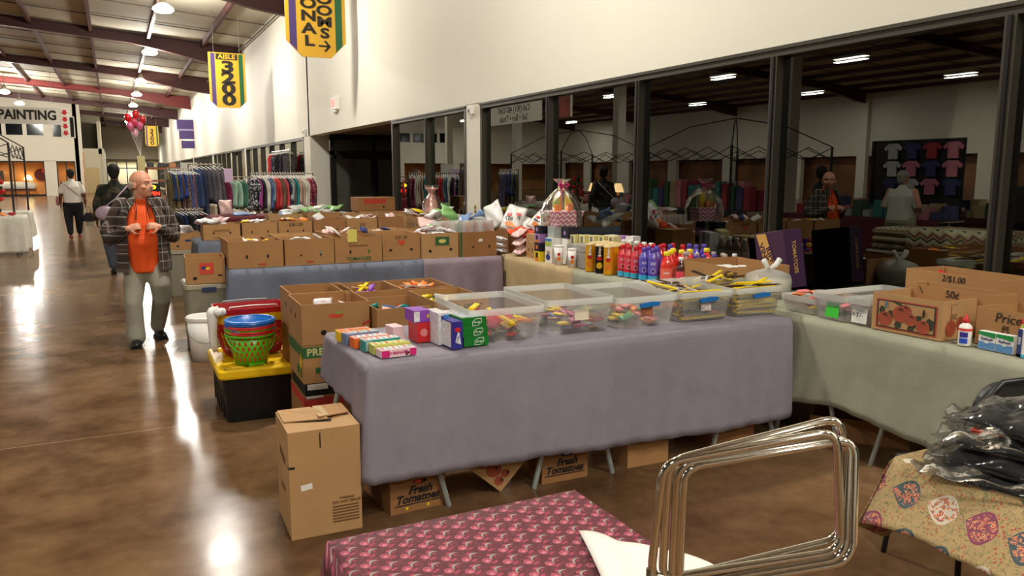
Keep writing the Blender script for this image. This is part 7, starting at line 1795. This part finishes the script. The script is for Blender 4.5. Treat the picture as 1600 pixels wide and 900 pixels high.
# left edge: white table with flowers, canopy frame
table('folding_table', 'table under the white cloth at the left edge of the photo', -3.3, -1.66, 18.3, 19.1, .755); cloth('tablecloth', 'white cloth reaching the floor on the table at the left edge of the photo', -3.33, -1.63, 18.26, 19.14, .76, M_whitecloth, {'f': lambda u: .05, 'r': lambda u: .08}, None, 51, amp=.03, freq=12)
table('folding_table', 'second white covered table beyond the first at the left edge', -3.3, -1.72, 20.4, 21.2, .755); cloth('tablecloth', 'white cloth on the second table at the left edge', -3.33, -1.7, 20.36, 21.24, .76, M_whitecloth, {'f': lambda u: .05, 'r': lambda u: .2}, None, 52, amp=.03, freq=12)
def fabric_drape(): pass
t = thing('flower_display', 'red and green artificial flowers standing on the white table at the left edge', 'flowers', (-2.12, 18.7, .765)); rf = random.Random(9)
MB().lathe([(.07, 0), (.1, .12), (.09, .14)], 14).build('pot', M_black, t)
for i in range(26):
    a, l_ = rf.uniform(0, 6.28), rf.uniform(.15, .65); p = Vector((math.cos(a) * .16 * rf.random(), math.sin(a) * .15 * rf.random(), .12 + l_))
    if i < 12: MB().tube([(0, 0, .1), p * .6, p], .005, 5).build('stem', mat('leaf_dark', (24, 70, 34), .6), t)
    MB().ell(p, (.05, .05, .035), Matrix.Rotation(rf.random() * 3, 3, 'X'), 8, 5).build('blossom', (mat('petal_red', (196, 30, 24), .6), mat('leaf_dark', (0, 0, 0)))[i % 2], t, smooth=True)
for i in range(8): inst(P_med[i % 3], 'flower_bundle', 'red or orange bunch lying on the white table at the left edge', 'flowers', 'bunches on the white table', (-2.9 + .15 * i, 18.55 + .1 * (i % 3), .80), rnd_rot(rf, .4), (.9, .6, 1), m=(M_orc, PAL[0], mat('leaf_dark', (0, 0, 0)))[i % 3])
M_pole = mat('canopy_pole', (52, 48, 46), .5, metal=.4)
def canopy(label, x0, x1, y0, y1, zt, zp):
    t = thing('canopy_frame', label, 'canopy', (x0, y0, 0)); X, Y = x1 - x0, y1 - y0
    for (a, b) in ((0, 0), (X, 0), (X, Y), (0, Y)):
        MB().box(a - .02, a + .02, b - .02, b + .02, 0, zt).build('pole', M_pole, t); MB().box(a - .05, a + .05, b - .05, b + .05, 0, .01).build('foot_plate', M_pole, t)
    pk = (X / 2, Y / 2, zp)
    for (a, b) in ((0, 0), (X, 0), (X, Y), (0, Y)):
        MB().tube([(a, b, zt), ((a + pk[0]) / 2 * 1.0, (b + pk[1]) / 2, (zt + zp) / 2 + .16), pk], .014, 6).build('roof_arm', M_pole, t)
    for (p, q) in (((0, 0), (X, 0)), ((X, 0), (X, Y)), ((X, Y), (0, Y)), ((0, Y), (0, 0))):
        n = 4
        for i in range(n):
            def at(f_, z_): return (p[0] + (q[0] - p[0]) * f_, p[1] + (q[1] - p[1]) * f_, z_)
            MB().tube([at(i / n, zt - .02), at((i + 1) / n, zt - .3)], .01, 5).build('truss_bar', M_pole, t); MB().tube([at(i / n, zt - .3), at((i + 1) / n, zt - .02)], .01, 5).build('truss_bar', M_pole, t)
    return t
canopy('black folding canopy frame without its roof at the left edge of the photo', -4.85, -1.86, 19.2, 22.3, 2.22, 2.9)
canopy('black folding canopy frame mirrored in the window left of the gift basket', -5.5, -2.5, 13.1, 16.2, 2.2, 2.9)
# far shop: lit bed and racks behind glass
t = thing('shop_bed', 'bed with white linen and a glowing lamp in the lit shop at the far left', 'bed', (-6.2, 67.6, 0)); MB().box(-1.1, 1.1, -.6, .9, .3, .55).build('bed_base', mshelf, t)
MB().rings([rrect(2.3, 1.6, .5, .2), rrect(2.35, 1.65, .8, .3), rrect(2.0, 1.3, 1.0, .3)]).build('bed_linen', M_whitecloth, t, smooth=True)
t = thing('table_lamp', 'glowing lamp above the white bed in the far shop', 'lamp', (-5.6, 68.85, 1.02)); MB().lathe([(.3, .1), (.16, .45)], 16, caps=False).build('lamp_shade', mat('shade_glow', (255, 225, 150), .6, emit=5), t); MB().cyl((0, 0, -1.02), (0, 0, .3), .03).build('lamp_stem', M_black, t)
t = thing('shop_shelf', 'dark shelf unit with cushions in the far lit shop', 'shelf', (-7.6, 68.5, 0)); MB().box(-.5, .5, -.2, .2, 1.2, 1.8).build('shelf_top', M_black, t); MB().box(-.5, -.45, -.2, .2, 0, 1.2).box(.45, .5, -.2, .2, 0, 1.2).build('shelf_legs', M_black, t)
t = thing('wall_hanging', 'round dark and pink hanging in the far lit shop', 'hanging', (-4.75, 68.9, 1.5)); MB().cyl((0, 0, 0), (0, .06, 0), .45, n=20).build('disc', mat('hanging_plum', (96, 40, 50), .8), t); MB().cyl((.2, -.03, .3), (.2, .0, .3), .16, n=14).build('rose', mat('rose_red', (220, 60, 70), .7), t)
# ---- booths across the aisle (mirrored in the windows)
table('folding_table', 'quilt table across the aisle, mirrored in the large window', -1.98, -.98, 5.6, 8.35, .45)
def zigzag():
    m = mat('quilt_zigzag', (150, 140, 100), .9); g = NG(m); x, y, z = g.coords('Generated')
    zz = g.op('MULTIPLY', g.op('ABSOLUTE', g.op('SUBTRACT', g.op('FRACT', g.op('MULTIPLY', g.op('ADD', y, x), 7)), .5)), .35)
    v = g.op('FRACT', g.op('MULTIPLY', g.op('ADD', z, g.op('ADD', zz, g.op('MULTIPLY', x, .4))), 2.2))
    g.base(g.ramp(v, [(0, (196, 190, 160)), (.25, (50, 52, 44)), (.4, (160, 140, 96)), (.6, (120, 70, 66)), (.8, (176, 168, 130))], 'CONSTANT')); return m
M_zz = zigzag()
def quilt(label, x, y, z, w_, d_, h_, m_):
    mb = MB().rings([rrect(w_ * .9, d_ * .92, 0, .06), rrect(w_, d_, h_ * .3, .1), rrect(w_, d_, h_ * .7, .1), rrect(w_ * .85, d_ * .9, h_, .1)])
    o = mb.build('folded_quilt', m_, None, smooth=True); o.location = (x, y, z); tag(o, label, 'quilt', 'quilts across the aisle')
qc = [(150, 146, 110), (110, 60, 60), (120, 130, 90), (90, 80, 60), (160, 150, 120)]
k = 0
for (y_, n_, zh, dd) in ((5.95, 2, .12, .62), (7.05, 1, .36, 1.4), (8.02, 3, .11, .6)):
    for i in range(n_):
        quilt('zigzag comforter mirrored behind the tomato carton' if n_ == 1 else 'folded quilt in a stack across the aisle, mirrored low in the large window', -1.47, y_, .454 + i * (zh + .003), .95, dd, zh, M_zz if (n_ == 1 or i == 2) else gmat(qc[k % 5], qc[(k + 1) % 5])); k += 1
t = thing('grid_wall', 'black grid wall hung with baby clothes, mirrored in the large window', 'display', (-4.6, 10.3, 0)); MB().box(-.03, 0, -1.0, 1.0, .9, 2.25).build('black_backing', M_black, t)
for q in (-.95, .95): MB().box(-.04, .02, q - .03, q + .03, 0, 2.25).build('upright', M_black, t)
sh_me = MB().prism([(0, -.1, 0), (0, .1, 0), (0, .1, .2), (0, .17, .16), (0, .2, .22), (0, .1, .3), (0, -.1, .3), (0, -.2, .22), (0, -.17, .16), (0, -.1, .2)], (.03, 0, 0)).mesh('small_shirt'); sh_me.materials.append(PAL[0])
for i in range(12):
    inst(sh_me, 'baby_shirt', 'small shirt hung on the black grid wall across the aisle', 'clothing', 'shirts on the grid wall', (-4.57, 9.5 + .42 * (i % 4), 1.88 - .34 * (i // 4)), m=(gmat((200, 120, 140)), gmat((190, 190, 190)), gmat((60, 60, 110)), gmat((170, 60, 60)))[(i * 3) % 4 if i < 5 else i % 3])
for k, (ya, yb, xx, zt) in enumerate(((8.9, 12.6, -5.0, .76), (13.3, 17.2, -3.2, .76), (18.0, 22.6, -3.42, .76), (9.0, 12.6, -3.6, .76), (2.0, 4.8, -2.6, .76))):
    table('folding_table', 'table of goods across the aisle, ' + ('behind the quilts', 'under the mirrored canopy', 'with the lit lamps', 'in front of the grid wall', 'nearest the camera')[k], xx - .7, xx, ya, yb, zt, None, 'tables across the aisle')
    cloth('tablecloth', 'dark cloth on the table of goods ' + ('behind the quilts', 'under the mirrored canopy', 'with the lit lamps', 'in front of the grid wall', 'nearest the camera across the aisle')[k], xx - .72, xx + .02, ya - .02, yb + .02, zt + .005, gmat([(60, 20, 24), (40, 40, 46), (50, 60, 80), (90, 30, 34), (70, 66, 60)][k]), {'r': lambda u: .1}, None, 60 + k, subd=16)
    n_ = int((yb - ya) / .24)
    for i in range(n_):
        for j in range(2):
            c_ = [(170, 170, 165), (150, 50, 60), (60, 120, 120), (190, 120, 130), (170, 150, 110), (70, 70, 110), (60, 90, 60)][rf.randrange(7)]
            h_ = rf.uniform(.1, .34) + (.35 if k in (1,) else 0)
            inst(box_me(.2, .19, 1), 'display_item' if j else 'folded_stack', 'item or folded stack on the table ' + ('behind the quilts', 'under the mirrored canopy', 'with the lit lamps', 'in front of the grid wall', 'nearest the camera across the aisle')[k], 'goods', 'goods across the aisle %s' % 'abcde'[k], (xx - .2 - .28 * j, ya + .15 + .24 * i, zt + .012), (0, 0, rf.uniform(-.2, .2)), (1, 1, h_), m=gmat(c_))
for i, (y_, x_) in enumerate(((22.1, -3.7), (20.2, -3.7), (18.9, -3.7))):
    t = thing('table_lamp', ('furthest', 'middle', 'nearest')[i] + ' of the lit table lamps mirrored beside the gift basket', 'lamp', (x_ + .12, y_, .77), 0, 'lit lamps across the aisle')
    MB().lathe([(.08, 0), (.03, .06), (.05, .18), (.02, .3)], 14).build('lamp_base', mat('lamp_brass', (150, 110, 50), .35, metal=.7), t, smooth=True); MB().lathe([(.17, .3), (.09, .55)], 18, caps=False).build('lamp_shade', mat('lit_shade', (255, 214, 150), .6, emit=3.5), t, smooth=True)
t = thing('spiral_duct', 'silver spiral duct hung under the hall roof, mirrored at the top of the window', 'duct', (-8, 0, 5.2)); MB().cyl((0, -8, 0), (0, 16, 0), .32, n=20).build('duct_tube', mat('duct_silver', (150, 152, 150), .35, metal=.8), t, smooth=True)
for i in range(7): MB().tube([(.33 * math.cos(a), -8 + 4 * i, .33 * math.sin(a)) for a in [2 * PI * q / 16 for q in range(16)]], .015, 5, closed=True).tube([(0, -8 + 4 * i, .33), (0, -8 + 4 * i, 1.9)], .01, 4).build('duct_strap', M_galv, t)
t = thing('hanging_banner', 'long banner with big pale letters mirrored at the top right of the window', 'banner', (-2.2, 3.4, 4.15)); MB().box(-.005, .005, 0, 4.6, 0, .95).build('banner_sheet', mat('banner_dim', (70, 66, 54), .8), t)
text(t, 'TOWN', mat('letter_beige', (186, 172, 140), .7), Matrix.Translation((.007, 2.3, .46)) @ MR, 1.0, .02)
for yy in (.2, 4.4): MB().cyl((0, yy, .95), (0, yy, 2.6), .006, n=5).build('hanging_wire', M_alu, t)
